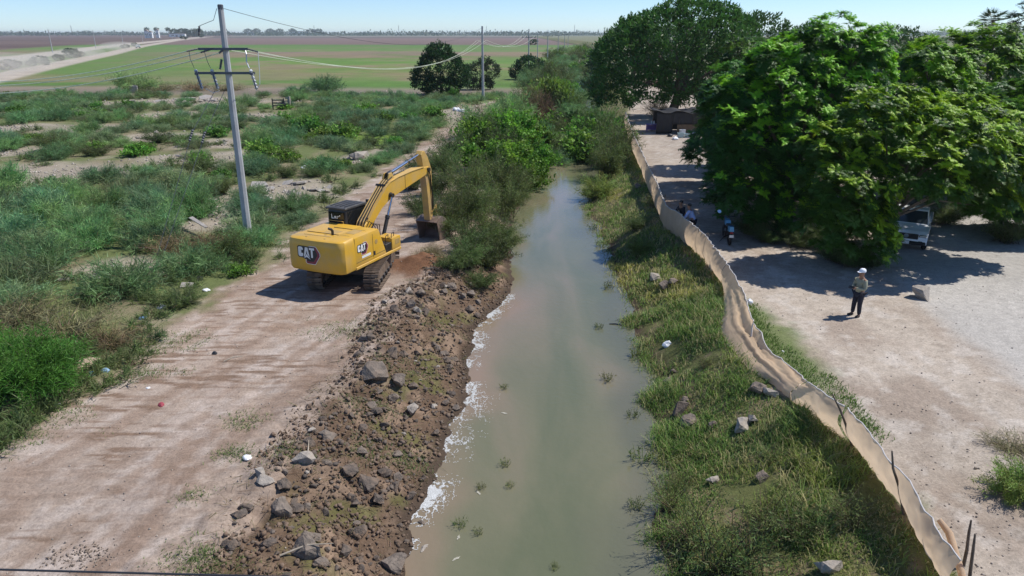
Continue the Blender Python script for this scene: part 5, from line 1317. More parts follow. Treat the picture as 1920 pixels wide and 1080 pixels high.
# rocks one can point at
for me, xy, s, lab in [
    (RKG[0], (-4.199, 19.528), .62, 'long grey brown boulder low on the dug bank'), (RKG[1], (-3.515, 19.607), .36, 'flat stone right of the long boulder'), (RKD[0], (-3.958, 21.369), .40, 'dark upright rock above the long boulder'),
    (RKD[1], (-3.642, 21.505), .26, 'small dark rock beside the upright one'), (RKG[2], (-4.913, 16.178), .36, 'angular grey rock at the top of the near bank'), (RKD[2], (-5.250, 15.775), .26, 'dark rock left of the angular grey one'), (RKP[0], (-5.134, 14.807), .30, 'pale blotched stone among torn branches'),
    (RKG[3], (-5.183, 13.182), .42, 'pale grey boulder at the bottom of the near bank'), (RKD[3], (-4.945, 13.365), .30, 'dark rock leaning on the pale grey boulder'), (RKD[4], (-5.337, 13.969), .28, 'rounded rock on the crest of the near bank'), (RKD[5], (-3.587, 14.822), .40, 'big brown rock in the middle of the clods'),
    (RKD[0], (-3.294, 14.402), .32, 'dark rock just below the big brown one'), (RKD[2], (-4.064, 14.986), .34, 'blackish rock with a grassy top'), (RKG[0], (-3.928, 15.819), .26, 'light stone standing above the blackish rock'), (RKP[1], (-3.049, 18.663), .34, 'purple grey flat stone by the waterline'), (RKG[1], (-3.596, 18.877), .28, 'dark stone with a white edge on the slope'),
    (RKG[2], (-3.681, 26.806), .30, 'pale slab stone behind the excavator track'), (RKP[2], (-4.229, 26.882), .26, 'whitish stone at the back of the track'), (RKD[1], (-4.357, 24.533), .30, 'brown stone behind the excavator'), (RKG[3], (-3.844, 25.565), .30, 'grey stone in the group behind the excavator'), (RKD[3], (-3.270, 25.042), .26, 'dark clod of rock facing the canal'),
    (RKP[0], (0.175, 20.413), .12, 'small stone lying at the foam'), (RKG[0], (-2.531, 12.532), .40, 'wide rock at the bottom edge of the dug bank'), (RKG[1], (-4.328, 12.071), .50, 'smooth purple boulder half buried at the bottom'), (RKP[2], (-2.017, 13.128), .20, 'grey stone standing in the water at the bottom'),
    (RKG[2], (-2.194, 14.079), .18, 'low stone at the mud edge'), (RKD[4], (-2.546, 14.844), .24, 'dark stone beside the thick foam'), (RKD[5], (-2.929, 14.977), .22, 'brown stone above the thick foam'),
    (RKD[0], (5.095, 18.740), .42, 'black sided boulder by the right waterline'), (RKG[3], (5.190, 18.062), .36, 'grey boulder just below the black sided one'), (RKG[1], (5.339, 19.221), .20, 'small stone above the black sided boulder'), (RKP[1], (6.361, 16.972), .36, 'pale cracked boulder on the right bank'), (RKP[2], (6.689, 17.125), .28, 'pale stone split off the cracked boulder'),
    (RKP[0], (6.396, 30.451), .50, 'flat pale stone in the yellow grass'), (RKG[2], (6.701, 29.104), .42, 'dark boulder in the yellow grass'), (RKG[0], (7.064, 29.120), .34, 'flat topped stone right of the dark boulder'), (RKG[1], (7.156, 18.292), .36, 'big boulder under the fence cloth'), (RKP[1], (7.435, 17.989), .30, 'boulder beside the one under the cloth'),
    (RKG[3], (5.179, 20.887), .22, 'stone at the muddy right margin'), (RKG[0], (5.475, 21.534), .18, 'small stone above the muddy margin'), (RKP[2], (5.165, 15.277), .26, 'pale stone sunk in the grass'), (RKG[1], (6.191, 14.749), .24, 'stone with dry straw around it'), (RKG[2], (5.692, 17.511), .20, 'low stone in the long grass'), (RKP[0], (6.418, 11.462), .34, 'pale stone at the bottom under the shrub'),
    (RKP[0], (16.033, 25.624), .58, 'big pale boulder in the dirt yard'), (RKG[0], (10.973, 14.241), .06, 'lone dark pebble in the yard'), (RKP[1], (-12.953, 60.427), 1.15, 'large pale tilted boulder beyond the excavator'), (RKG[2], (-11.302, 58.631), .5, 'grey rock right of the large tilted boulder'), (RKP[2], (-14.022, 59.879), .45, 'pale rock left of the large tilted boulder'),
    (RKG[1], (8.530, 47.411), .40, 'stone at the right water edge by the round bush')]:
    big = RKB[{'dark_dug_rock': 1, 'grey_rock': 0, 'pale_rock': 2}[me.materials[0].name] + 3 * (len(lab) % 2)]
    rock(big, xy, s * 0.92, lab, None, 0.42 if xy[0] < 0 else 0.28)
# the many rocks of the dug bank
def bank_zone(x, y):
    d = float(edge_left(y)) - x
    a = 'at the waterline' if d < 0.7 else ('mid slope' if d < 2.0 else 'along the crest')
    b = 'at the bottom of the view' if y < 14 else ('beside the thick foam' if y < 17 else ('below the long boulder' if y < 21 else ('behind the excavator' if y < 27.5 else 'by the soil mound')))
    return f'{a} {b}'
n = 0; rrows = []
while n < 290:
    y = 11.2 + 19 * RR.random() ** 1.25; d = 0.15 + 3.5 * RR.random() ** 0.85
    x = float(edge_left(y)) - d
    if noise(x * .55, y * .55, 44) < -0.15 and RR.random() < .75: continue
    if math.hypot(x - EXC[0], y - EXC[1]) < 2.7: continue
    s = (0.055 + 0.17 * RR.random() ** 2.0) * (1.15 if y > 20 else 1.0)
    q = RR.random(); me = RR.choice(RKD) if q < .66 else (RR.choice(RKG) if q < .92 else RR.choice(RKP))
    tone = 'dark' if q < .66 else ('grey' if q < .92 else 'pale')
    rrows.append((rock(me, (x, y), s, 'x', 'rocks dug up along the left bank', 0.4), f'{tone} rock', bank_zone(x, y))); n += 1

count_off(rrows)
# clods and pebbles, uncountable, as one mass each
def scatter_bits(name, label, cat, src, P, S, mat, seed, sink=0.25):
    rng = np.random.default_rng(seed)
    data = []
    for me in src:
        bm = bmesh.new(); bm.from_mesh(me); bmesh.ops.triangulate(bm, faces=bm.faces)
        V = np.array([v.co[:] for v in bm.verts]); F = np.array([[v.index for v in f.verts] for f in bm.faces]); bm.free(); data.append((V, F))
    z = terrain(P[:, 0], P[:, 1])
    pick = rng.integers(0, len(src), len(P)); items = []
    for k, (V, F) in enumerate(data):
        m = pick == k; Rm = orient(rng.normal(size=(m.sum(), 3)) + np.array([0, 0, 1.5]), rng)
        W = np.einsum('nij,vj->nvi', Rm, V) * S[m][:, None, None] + np.column_stack([P[m], z[m] + S[m] * (0.5 - sink)])[:, None, :]
        FF = (F[None] + (np.arange(m.sum()) * len(V))[:, None, None]).reshape(-1, 3)
        items.append((W.reshape(-1, 3), FF, np.zeros((W.shape[0] * W.shape[1], 3))))
    V, F, C = stack(items)
    return tag(place(name, npmesh(name, V, F, mat)), label, cat, kind='stuff')
BIT = [rock_mesh('bit', 440 + k, None, 0.75, 0, 9) for k in range(4)]
CLOD = plain('soil_clod', (0.14, 0.095, 0.065), 1.0, 0, 0.4, 3, 0.5, dirt=(0.25, 0.18, 0.13), dirt_amt=0.8)
rng = np.random.default_rng(450)
N = 9500; y = 9.5 + 22 * rng.random(N) ** 1.2; d = 0.05 + (3.75 + 0.5 * noise(y * .8, 3, 47)) * rng.random(N) ** 0.9; x = edge_left(y) - d
k = (noise(x * .7, y * .7, 45) + rng.random(N) > 0.0) & (np.hypot(x - EXC[0], y - EXC[1]) > 2.3)
P = np.stack([x, y], -1)[k]; scatter_bits('clods', 'loose clods of turned soil covering the dug bank', 'soil', BIT, P, (0.018 + 0.085 * rng.random(len(P)) ** 2.2), CLOD, 451)
N = 1500; y = 10 + 20 * rng.random(N) ** 1.2; d = 0.1 + 3.5 * rng.random(N) ** 0.9; x = edge_left(y) - d
k = (noise(x * .6 + 2, y * .6, 46) + 0.6 * rng.random(N) > 0.0) & (np.hypot(x - EXC[0], y - EXC[1]) > 2.6)
P = np.stack([x, y], -1)[k]; scatter_bits('broken_stone', 'broken stone mixed into the dug bank', 'stones', BIT, P, 0.04 + 0.08 * rng.random(len(P)) ** 2, ROCKD, 455, 0.3)
PEB = plain('road_pebble', (0.30, 0.25, 0.21), 0.95, 0, 0.5, 1.2, 0.3, dirt=(0.45, 0.40, 0.34), dirt_amt=0.9)
N = 2400; y = 9.5 + 30 * rng.random(N) ** 1.3; a = road_out(y) - 1.0; b = edge_left(y) - 2.4; x = a + (b - a) * rng.random(N)
y2 = 9 + 34 * rng.random(N) ** 1.2; x2 = fence_x(y2) + 0.3 + (0.76 * y2 + 1 - fence_x(y2)) * rng.random(N)
P = np.concatenate([np.stack([x, y], -1), np.stack([x2, y2], -1)]); scatter_bits('pebbles', 'pebbles and dirt crumbs strewn on the bare ground', 'pebbles', BIT, P, 0.008 + 0.035 * rng.random(len(P)) ** 4, PEB, 452)
# gravel spill at the bottom left
cx, cy = (-8.763, 11.581); P = np.stack([rng.normal(cx, .35, 260), rng.normal(cy, .25, 260)], -1); scatter_bits('gravel', 'spill of grey gravel on the dirt track', 'gravel', BIT, P, rng.uniform(.012, .04, 260), ROCKG, 453)
RUBM = plain('rubble_mix', (0.40, 0.36, 0.32), 0.95, 0, 0.55, 0.7, 0.3, dirt=(0.24, 0.19, 0.15), dirt_amt=0.9)
# rubble of the bare patches
pts = []
for (bx, by), rx, ry in BARE:
    m = int(24 * rx * ry ** 0.5); pts.append(np.stack([rng.normal(bx, rx * .42, m), rng.normal(by, ry * .42, m)], -1))
P = np.concatenate(pts); scatter_bits('rubble', 'small broken rubble on the bare patches', 'rubble', BIT, P, (0.02 + 0.13 * rng.random(len(P)) ** 3.5) * (0.6 + P[:, 1] * 0.008), RUBM, 454)

# slabs and broken concrete that can be told apart
for k, (xy, s, lab) in enumerate([
    ((-16.997, 46.863), .85, 'flat pale slab at the left of the broken concrete heap'), ((-16.026, 46.190), .5, 'white broken slab in the heap'), ((-14.598, 47.908), .75, 'dark tilted slab at the right of the heap'), ((-15.512, 48.266), .55, 'small slab in the middle of the heap'), ((-15.148, 42.643), .7, 'slab lying at the front of the heap'),
    ((-16.813, 44.583), .5, 'slab piece beside the pole at the heap'), ((-13.119, 46.190), .45, 'last slab of the heap by the track'), ((-13.929, 40.852), .4, 'loose slab between heap and track'), ((-18.270, 41.253), .5, 'slab beside the lone shrub'), ((-18.731, 43.370), .4, 'block behind the lone shrub'), ((-17.522, 39.567), .55, 'pale slab left of the pole'), ((-27.487, 59.169), .7, 'slab on the middle bare patch'), ((-51.088, 115.008), 1.5, 'broad slab on the rubble flat'), ((-49.740, 117.903), 1.2, 'white slab on the rubble flat'), ((-46.383, 113.154), 1.0, 'tilted slab on the rubble flat'), ((-41.037, 103.140), 1.0, 'slab at the right of the rubble flat'), ((-45.343, 78.046), 1.0, 'long slab on the left rubble strip'), ((-43.807, 94.065), 1.1, 'pale rubble slab in the weeds'), ((-25.513, 51.521), .5, 'slab in the bare dirt'), ((-23.614, 56.154), .6, 'slab near the middle of the bare strip'),
    ((-17.726, 29.148), .5, 'long grey slab in the rubbish heap by the track'), ((-17.719, 30.110), .42, 'broken panel on the rubbish heap'), ((-17.803, 28.445), .3, 'concrete piece at the front of the rubbish heap'), ((-15.373, 29.005), .38, 'tan slab right of the rubbish heap'), ((-13.659, 27.837), .34, 'dark sided block by the rubbish')]):
    rock(SLB[k % 4], xy, s, lab, None, 0.1, 'concrete_chunk', 0.4, 'concrete')

crows = []
for (bx, by), rx, ry, m, wd in [((-14.891, 46.190), 2.6, 2.2, 16, 'in the broken concrete heap'), ((-17.887, 41.253), 2.2, 2.0, 10, 'left of the leaning pole'), ((-47.796, 113.154), 9, 5, 18, 'on the rubble flat'), ((-36.636, 72.628), 3.5, 2.5, 8, 'on the middle rubble patch'), ((-28.640, 68.227), 3, 2.5, 8, 'below the hanging insulators'), ((-31.251, 89.790), 4, 3, 8, 'right of the pole in the weeds'), ((-17.609, 29.365), 1.3, .8, 8, 'in the rubbish heap by the track')]:
    for _ in range(m):
        xy = (RR.gauss(bx, rx * .6), RR.gauss(by, ry * .6)); s = RR.uniform(.12, .34) * (0.8 + xy[1] * .012)
        crows.append((rock(RR.choice(SLB + RKP), xy, s, 'x', 'loose pieces of broken concrete', 0.15, 'concrete_chunk', 0.5, 'concrete'), 'small pale concrete piece', wd))
count_off(crows)
# foam along the left waterline: real curds of scum lying on the water
FOAM = plain('foam', (0.56, 0.57, 0.56), 0.85, 0, 0.08, 8, 0.5)
def make_foam(name, label, spots, seed, step=0.016):
    Vs, Fs, o = [], [], 0
    for (cx, cy), ln, wd, dens in spots:
        u = np.arange(-ln, ln, step); v = np.arange(-0.15, wd * 1.6, step)
        U, Vv = np.meshgrid(u, v, indexing='ij')
        Y = cy + U; X = edge_left(Y) + Vv
        f = np.abs(fbm(X * 3.0, Y * 2.2, seed, 5, 0.6)); f2 = np.abs(fbm(X * 6.5 + 3, Y * 4.8, seed + 3, 4, 0.6)); g = fbm(X * 1.6, Y * 1.2, seed + 7, 4)
        fall = np.clip(1.15 - Vv / wd, 0, 1.2) * np.clip(1.1 - np.abs(U) / ln, 0, 1) ** 0.5
        m = ((f < 0.075 * dens * fall * (1 + 1.2 * g)) | (f2 < 0.05 * dens * fall * (0.6 + 1.6 * g)) | (g + 0.6 * f2 > 1.05 - 0.62 * dens * fall)) & (terrain(X, Y) < WATER_Z + 0.05)
        ii, jj = np.nonzero(m)
        if len(ii) == 0: continue
        q = []
        h = 0.008 + 0.05 * np.clip(0.085 * dens * fall - f, 0, 1)
        for du, dv in ((-.55, -.55), (.55, -.55), (.55, .55), (-.55, .55)):
            yy = cy + U[ii, jj] + du * step
            q.append(np.stack([X[ii, jj] + dv * step, yy, WATER_Z + h[ii, jj] + 0.004 * noise(ii * 1.0, jj * 1.0 + du, 3)], -1))
        q = np.stack(q, 1); Vs.append(q.reshape(-1, 3)); Fs.append(np.arange(len(ii) * 4).reshape(-1, 4) + o); o += len(ii) * 4
    return tag(place(name, npmesh(name, np.concatenate(Vs), np.concatenate(Fs), FOAM)), label, 'foam', kind='stuff')
make_foam('foam', 'white foam curds drifting along the left waterline',
    [((-1.915, 15.200), .85, .62, 1.5), ((-2.157, 14.349), .45, .5, 1.3), ((-1.635, 17.863), 1.3, .75, .75), ((-1.393, 20.444), .9, .62, .9), ((-1.528, 22.819), .6, .45, 1.1), ((-1.471, 24.677), 1.1, .55, 1.4), ((-0.997, 27.099), 1.3, .5, 1.5), ((-0.469, 28.955), .9, .35, 1.3), ((-2.390, 13.205), .3, .3, .8), ((-1.480, 19.082), 1.5, 1.0, .45)], 500)

# litter
def lump_bag(name, seed, mat, flat=0.55):
    r = random.Random(seed); mb = MB(); bmesh.ops.create_icosphere(mb.bm, subdivisions=2, radius=1.0)
    for v in mb.bm.verts:
        k = float(fbm(np.array([v.co.x * 1.6 + seed]), np.array([v.co.y * 1.6 + v.co.z]), seed, 3)[0])
        v.co *= 1 + 0.35 * k; v.co.z *= flat
    return mb.mesh(name, mat)
WPL = plain('white_plastic', (0.80, 0.81, 0.82), 0.4, 0, 0.06, 5, 0.2); BPL = plain('blue_plastic', (0.25, 0.42, 0.62), 0.4, 0, 0.15, 5, 0.2); RPL = plain('red_cloth', (0.34, 0.06, 0.08), 0.8, 0, 0.2, 5, 0.2); KPL = plain('black_plastic', (0.02, 0.02, 0.022), 0.4, 0, 0.2, 5, 0.2); CARD = plain('cardboard', (0.42, 0.32, 0.24), 0.9, 0, 0.15, 4)
BAG = {k: lump_bag('plastic_bag', 510 + i, m) for i, (k, m) in enumerate((('w', WPL), ('b', BPL), ('r', RPL), ('k', KPL)))}
for key, xy, s, lab in [('w', (-13.528, 25.318), .20, 'crumpled white bag at the edge of the track'), ('b', (-13.725, 24.252), .16, 'blue and white bag left of the white one'), ('w', (-13.721, 24.578), .13, 'small white bag beside the blue one'), ('b', (-12.719, 19.843), .14, 'blue plastic bag near the corner bush'), ('b', (-12.971, 19.590), .13, 'second blue bag near the corner bush'),
    ('r', (-10.037, 17.801), .11, 'red rag lying on the dirt track'), ('w', (-6.595, 15.100), .14, 'white scrap beside the grass tuft on the track'), ('k', (-9.867, 21.257), .10, 'black scrap on the track'), ('w', (5.681, 23.452), .20, 'white rag at the muddy right margin'), ('w', (-16.208, 54.806), .28, 'white rag caught on a bush in the scrub'), ('w', (-7.416, 98.533), .7, 'white sack dumped by the track near the line pole'), ('w', (-6.469, 97.356), .6, 'pinkish white sack beside the dumped one'), ('w', (-12.622, 27.374), .16, 'white litter in the rubbish by the track'), ('k', (-13.509, 28.657), .22, 'black bag in the rubbish by the track'),
    ('w', (-23.124, 51.687), .14, 'white scrap on the middle bare strip'), ('w', (8.787, 20.781), .06, 'small white scrap in the turf of the yard'), ('w', (-10.893, 18.820), .06, 'bit of white paper on the track')]:
    rock(BAG[key], xy, s, lab, None, 0.2, 'plastic_bag', 0.5, 'bag')
def bottle():
    mb = MB(); mb.lathe([(0.0, 0), (0.036, 0.005), (0.036, 0.17), (0.03, 0.20), (0.013, 0.235), (0.013, 0.26), (0, 0.262)], n=14); return mb
xy = (-12.857, 17.757); o = bottle().build('bottle', WPL, None, 40, loc=(xy[0], xy[1], T1(*xy) + 0.036), rot=(R(90), 0, R(-65)), scale=(1.2, 1.2, 1.2)); tag(o, 'white plastic bottle lying on the dirt track', 'bottle')
mb = MB(); mb.prism([(-.3, -.2), (.25, -.24), (.32, .18), (-.1, .26), (-.28, .1)], 0, .02, 0, 'Z'); xy = (-13.387, 20.137); tag(mb.build('cardboard_sheet', CARD, None, loc=(xy[0], xy[1], T1(*xy) + .08), rot=(.35, .1, .4)), 'torn tan cardboard sheet beside the corner bush', 'cardboard')
mb = MB(); mb.prism([(-.9, -.10), (.9, -.07), (.95, .08), (-.85, .12)], 0, .05, 0.01, 'Z'); xy = (-16.164, 35.291); tag(mb.build('plank', CONC, None, loc=(xy[0], xy[1], T1(*xy) + .55), rot=(.25, .12, -.75)), 'white plank lying on the dead brush left of the pole', 'plank')
mb = MB(); mb.tube([(0, 0, 0), (.25, .05, .02), (.5, .02, .0)], [.025, .022, .018], 6); xy = (3.947, 26.365); tag(mb.build('floating_stick', BLK, None, loc=(xy[0], xy[1], WATER_Z + .01), rot=(0, 0, -.3)), 'dark stick floating in the canal', 'stick')
STK = plain('bleached_stick', (0.40, 0.34, 0.26), 0.9, 0, 0.2, 6)
for xy, ln, az, lab in [((-11.712, 18.764), .8, .9, 'pale stick lying on the track by the corner bush'), ((-4.874, 14.883), .9, 2.0, 'bent branch leaning among the bank rocks'), ((-4.791, 11.790), 1.1, .2, 'long thin branch at the bottom of the bank'), ((-3.761, 29.478), .7, -.5, 'pale root sticking out of the soil mound'), ((-9.300, 20.573), .6, .3, 'thin dark stick on the track'), ((-11.410, 29.770), .5, -1.0, 'short stick below the pole'), ((4.665, 48.327), .9, .2, 'pale branch floating by the thicket')]:
    mb = MB(); mb.tube([(0, 0, 0), (ln * .5, ln * .08, .05), (ln, -.02, .03)], [.022, .018, .008], 6); tag(mb.build('branch', STK, None, loc=(xy[0], xy[1], max(T1(*xy), WATER_Z) + .03), rot=(0, R(-6), az)), lab, 'branch')
SCUM = plain('scum', (0.40, 0.38, 0.31), 0.9, 0, 0.3, 20)
# driftwood scum scraps
for j, (xy, lab) in enumerate([((-0.248, 19.243), 'whitish scum scrap by the twiggy sprig'), ((-1.248, 13.514), 'streak of scum at the left shallows'), ((-1.257, 12.803), 'scum blob at the bottom left shallows'), ((-0.863, 15.223), 'scum scrap at the thin weed')]):
    r = random.Random(j); mb = MB(); mb.prism([(math.cos(a) * r.uniform(.03, .13), math.sin(a) * r.uniform(.015, .05)) for a in [i * .45 for i in range(14)]], 0, .008, 0, 'Z'); tag(mb.build('scum_patch', SCUM, None, loc=(xy[0], xy[1], WATER_Z + .003), rot=(0, 0, r.uniform(0, 3))), lab, 'scum')

# ---------------------------------------------------------------- cloth fence on the right bank
CLOTH = plain('tan_shade_cloth', (0.74, 0.565, 0.395), 0.9, 0, 0.10, 1.3, 0.25, dirt=(0.55, 0.42, 0.30), dirt_amt=0.5)
def cloth_material():
    m = CLOTH; n = m.node_tree.nodes; l = m.node_tree.links; b = n['Principled BSDF']
    tr = n.new('ShaderNodeBsdfTranslucent'); mix = n.new('ShaderNodeMixShader'); mix.inputs['Fac'].default_value = 0.5
    l.new(b.inputs['Base Color'].links[0].from_socket, tr.inputs['Color'])
    l.new(b.outputs['BSDF'], mix.inputs[1]); l.new(tr.outputs['BSDF'], mix.inputs[2]); l.new(mix.outputs['Shader'], n['Material Output'].inputs['Surface'])
cloth_material()
PALEC = plain('pale_cloth', (0.66, 0.56, 0.48), 0.9, 0, 0.12, 2, 0.2)
POSTM = plain('weathered_stick', (0.12, 0.095, 0.075), 0.9, 0, 0.3, 5, 0.3)
ROPE = plain('white_rope', (0.62, 0.58, 0.55), 0.8, 0, 0.1, 6)
# stations along the fence: foot (x, y), offset of the top edge (dx, dy), its height
ST = [((8.038, 9.934), (-.25, 0), 1.0), ((8.212, 10.910), (-.25, 0), 1.0), ((8.367, 11.618), (-.30, 0), 1.02), ((8.469, 12.504), (-.34, 0), 1.06), ((8.509, 13.641), (-.34, 0), 1.05), ((8.534, 15.312), (-.26, 0), 1.0), ((8.172, 16.048), (-.15, 0), .98), ((8.064, 16.902), (.05, 0), .78),
      ((7.797, 17.555), (.42, .05), .58), ((7.612, 18.449), (.66, .1), .45), ((7.228, 19.568), (.82, .2), .40), ((7.133, 20.930), (.95, .25), .42), ((7.210, 22.463), (1.0, .1), .60), ((7.659, 23.939), (.80, .1), .72), ((8.245, 25.593), (.36, .1), .86), ((8.626, 26.938), (.05, .1), .95),
      ((8.676, 29.430), (0, 0), 1.1), ((8.663, 31.163), (-.05, 0), 1.2), ((8.441, 34.136), (-.05, 0), 1.25), ((8.024, 35.768), (0, 0), 1.25), ((8.425, 39.372), (0, 0), 1.2), ((8.735, 42.797), (.05, 0), 1.25), ((9.135, 46.818), (0, 0), 1.25), ((9.612, 51.603), (0, 0), 1.3), ((10.104, 56.635), (0, 0), 1.3), ((10.550, 61.492), (0, 0), 1.3), ((11.655, 71.599), (0, 0), 1.3), ((12.869, 81.764), (0, 0), 1.3)]
def make_fence():
    t = thing('cloth_fence', 'tan shade cloth fence sagging on crooked sticks along the right bank', 'fence', at(ST[0][0]))
    o = Vector(t.location)
    b = np.array([s[0] for s in ST]); q = np.array([s[1] for s in ST]); h = np.array([s[2] for s in ST])
    L = np.concatenate([[0], np.cumsum(np.hypot(*np.diff(b, axis=0).T))])
    def strip(l0, l1, name, mat, parent, fold, nv=34, du=0.07):
        l = np.arange(l0, l1, du)
        bx = np.interp(l, L, b[:, 0]); by = np.interp(l, L, b[:, 1]); qx = np.interp(l, L, q[:, 0]); qy = np.interp(l, L, q[:, 1]); hh = np.interp(l, L, h)
        for _ in range(3):
            for A in (bx, by, qx, qy, hh): A[1:-1] = (A[:-2] + 2 * A[1:-1] + A[2:]) / 4
        slump = np.exp(-((l - np.interp(0, [0], [L[11]])) / 4.2) ** 2)
        z0 = terrain(bx, by)
        v = np.linspace(0, 1, nv)
        X = bx[:, None] + qx[:, None] * v + 0; Y = by[:, None] + qy[:, None] * v
        sag = 0.05 * np.sin(l * math.pi / 2.3) ** 2 + 0.03 * noise(l * 1.1, 3, 66)
        Z = z0[:, None] + (hh - sag)[:, None] * v + 0.02
        # belly, vertical drapes where it hangs and long folds where it lies slumped
        belly = -0.16 * np.sin(np.pi * v)[None, :] * (1 + 0.5 * noise(l * 0.7, 2.0, 61))[:, None]
        drape = fold * 0.035 * np.sin(l * 14 + 3 * noise(l * 0.9, 1, 62))[:, None] * (0.4 + 0.6 * np.abs(v - .5))[None, :]
        lng = slump[:, None] * (0.17 * fbm(np.repeat(v[None, :], len(l), 0) * 6.5 + 0.25 * noise(l * .5, 4, 63)[:, None], np.repeat(l[:, None], nv, 1) * 0.42, 63, 3, 0.6) * np.clip(v * 1.6 - .35, 0, 1)[None, :])
        wr = 0.045 * fbm(np.repeat(l[:, None], nv, 1) * 2.5, np.repeat(v[None, :], len(l), 0) * 3, 64, 3)
        X = X + belly + drape + wr; Z = Z + lng + 0.3 * wr
        X += 0.04 * slump[:, None] * noise(l * 1.7, 9, 65)[:, None]
        n, m = X.shape; idx = np.arange(n * m).reshape(n, m)
        F = np.stack([idx[:-1, :-1], idx[1:, :-1], idx[1:, 1:], idx[:-1, 1:]], -1).reshape(-1, 4)
        me = npmesh(name, np.stack([X - o.x, Y - o.y, Z - o.z], -1), F, mat, None, True)
        ob = place(name, me, parent)
        top = [(X[i, -1] - o.x, Y[i, -1] - o.y, Z[i, -1] - o.z + .01) for i in range(0, n, 3)]
        return ob, top
    segs = [(0, L[5] + .1), (L[5] + .13, L[8]), (L[8] + .03, L[15]), (L[15] + .03, L[19]), (L[19] + .05, L[-1])]
    for k, (a, c) in enumerate(segs):
        ob, top = strip(a, c, 'cloth_panel', CLOTH, t, 0.7 if k < 3 else 1.6)
        mb = MB(); mb.tube(top, 0.016, 5); mb.build('hem_rope', ROPE, ob)
    # bunched pale cloth lying along the top of the slumped stretch
    mb = MB(); P = []
    for l in np.arange(L[8], L[13], 0.25):
        x = np.interp(l, L, b[:, 0] + q[:, 0]); y = np.interp(l, L, b[:, 1] + q[:, 1]); P.append((x - o.x + .06 * math.sin(l * 5), y - o.y, T1(x, y) + .16 + .05 * math.sin(l * 3.1) - o.z))
    mb.tube(P, [0.07 + .04 * math.sin(i * 1.9) for i in range(len(P))], 8); mb.build('bunched_cloth', PALEC, t, smooth=60)
    r = random.Random(5)
    for px_, base, dxy, hh in [(0, (8.446, 10.319), (-.10, .1), 1.25), (1, (8.482, 12.593), (-.55, .05), 1.55), (2, (8.553, 15.118), (-.72, .15), 1.45), (3, (8.766, 11.012), (-.05, .05), 1.05), (4, (7.975, 21.222), (.02, .25), .8), (5, (8.798, 30.353), (-.05, 0), 1.35), (6, (8.755, 31.330), (-.1, .1), 1.4), (7, (8.407, 34.833), (0, 0), 1.4), (8, (8.359, 37.549), (0, .1), 1.45), (9, (8.806, 42.650), (.05, 0), 1.4), (10, (9.286, 48.256), (0, 0), 1.4), (11, (10.064, 55.896), (0, 0), 1.45), (12, (10.897, 64.226), (0, 0), 1.45), (13, (12.547, 78.856), (0, 0), 1.5)]:
        z = T1(*base) - .1; mb = MB()
        A = Vector((base[0] - o.x, base[1] - o.y, z - o.z)); B = A + Vector((dxy[0], dxy[1], hh + .1))
        mid = A.lerp(B, .45) + Vector((r.uniform(-.06, .06), r.uniform(-.06, .06), 0)); m2 = A.lerp(B, .75) + Vector((r.uniform(-.05, .05), r.uniform(-.05, .05), 0))
        off = Vector((-.05, -.05, 0)); mb.tube([A + off, mid + off, m2 + off, B + off], [.034, .030, .026, .016], 6)
        if px_ == 2: mb.tube([m2 + off, m2 + off + Vector((-.12, -.05, .2))], [.018, .012], 5)
        mb.build('post', POSTM if px_ != 4 else PALEC, t)
    # knot of cloth at the end post and a white rag tied at the slump
    mb = MB(); mb.tube([(ST[1][0][0] - o.x - .05, ST[1][0][1] - o.y + .25, .95), (ST[1][0][0] - o.x + .06, ST[1][0][1] - o.y + .05, .80), (ST[0][0][0] - o.x + .1, ST[0][0][1] - o.y + .3, .5), (ST[0][0][0] - o.x + .1, ST[0][0][1] - o.y, .1)], [.05, .07, .06, .05], 8); mb.build('rolled_cloth', CLOTH, t, smooth=60)
    xy = (8.604, 23.835); place('tied_rag', BAG['w'], t, (xy[0] - o.x, xy[1] - o.y, .55 - o.z + .3), (0, 0, 0), (.12, .12, .2))
    return t
make_fence()

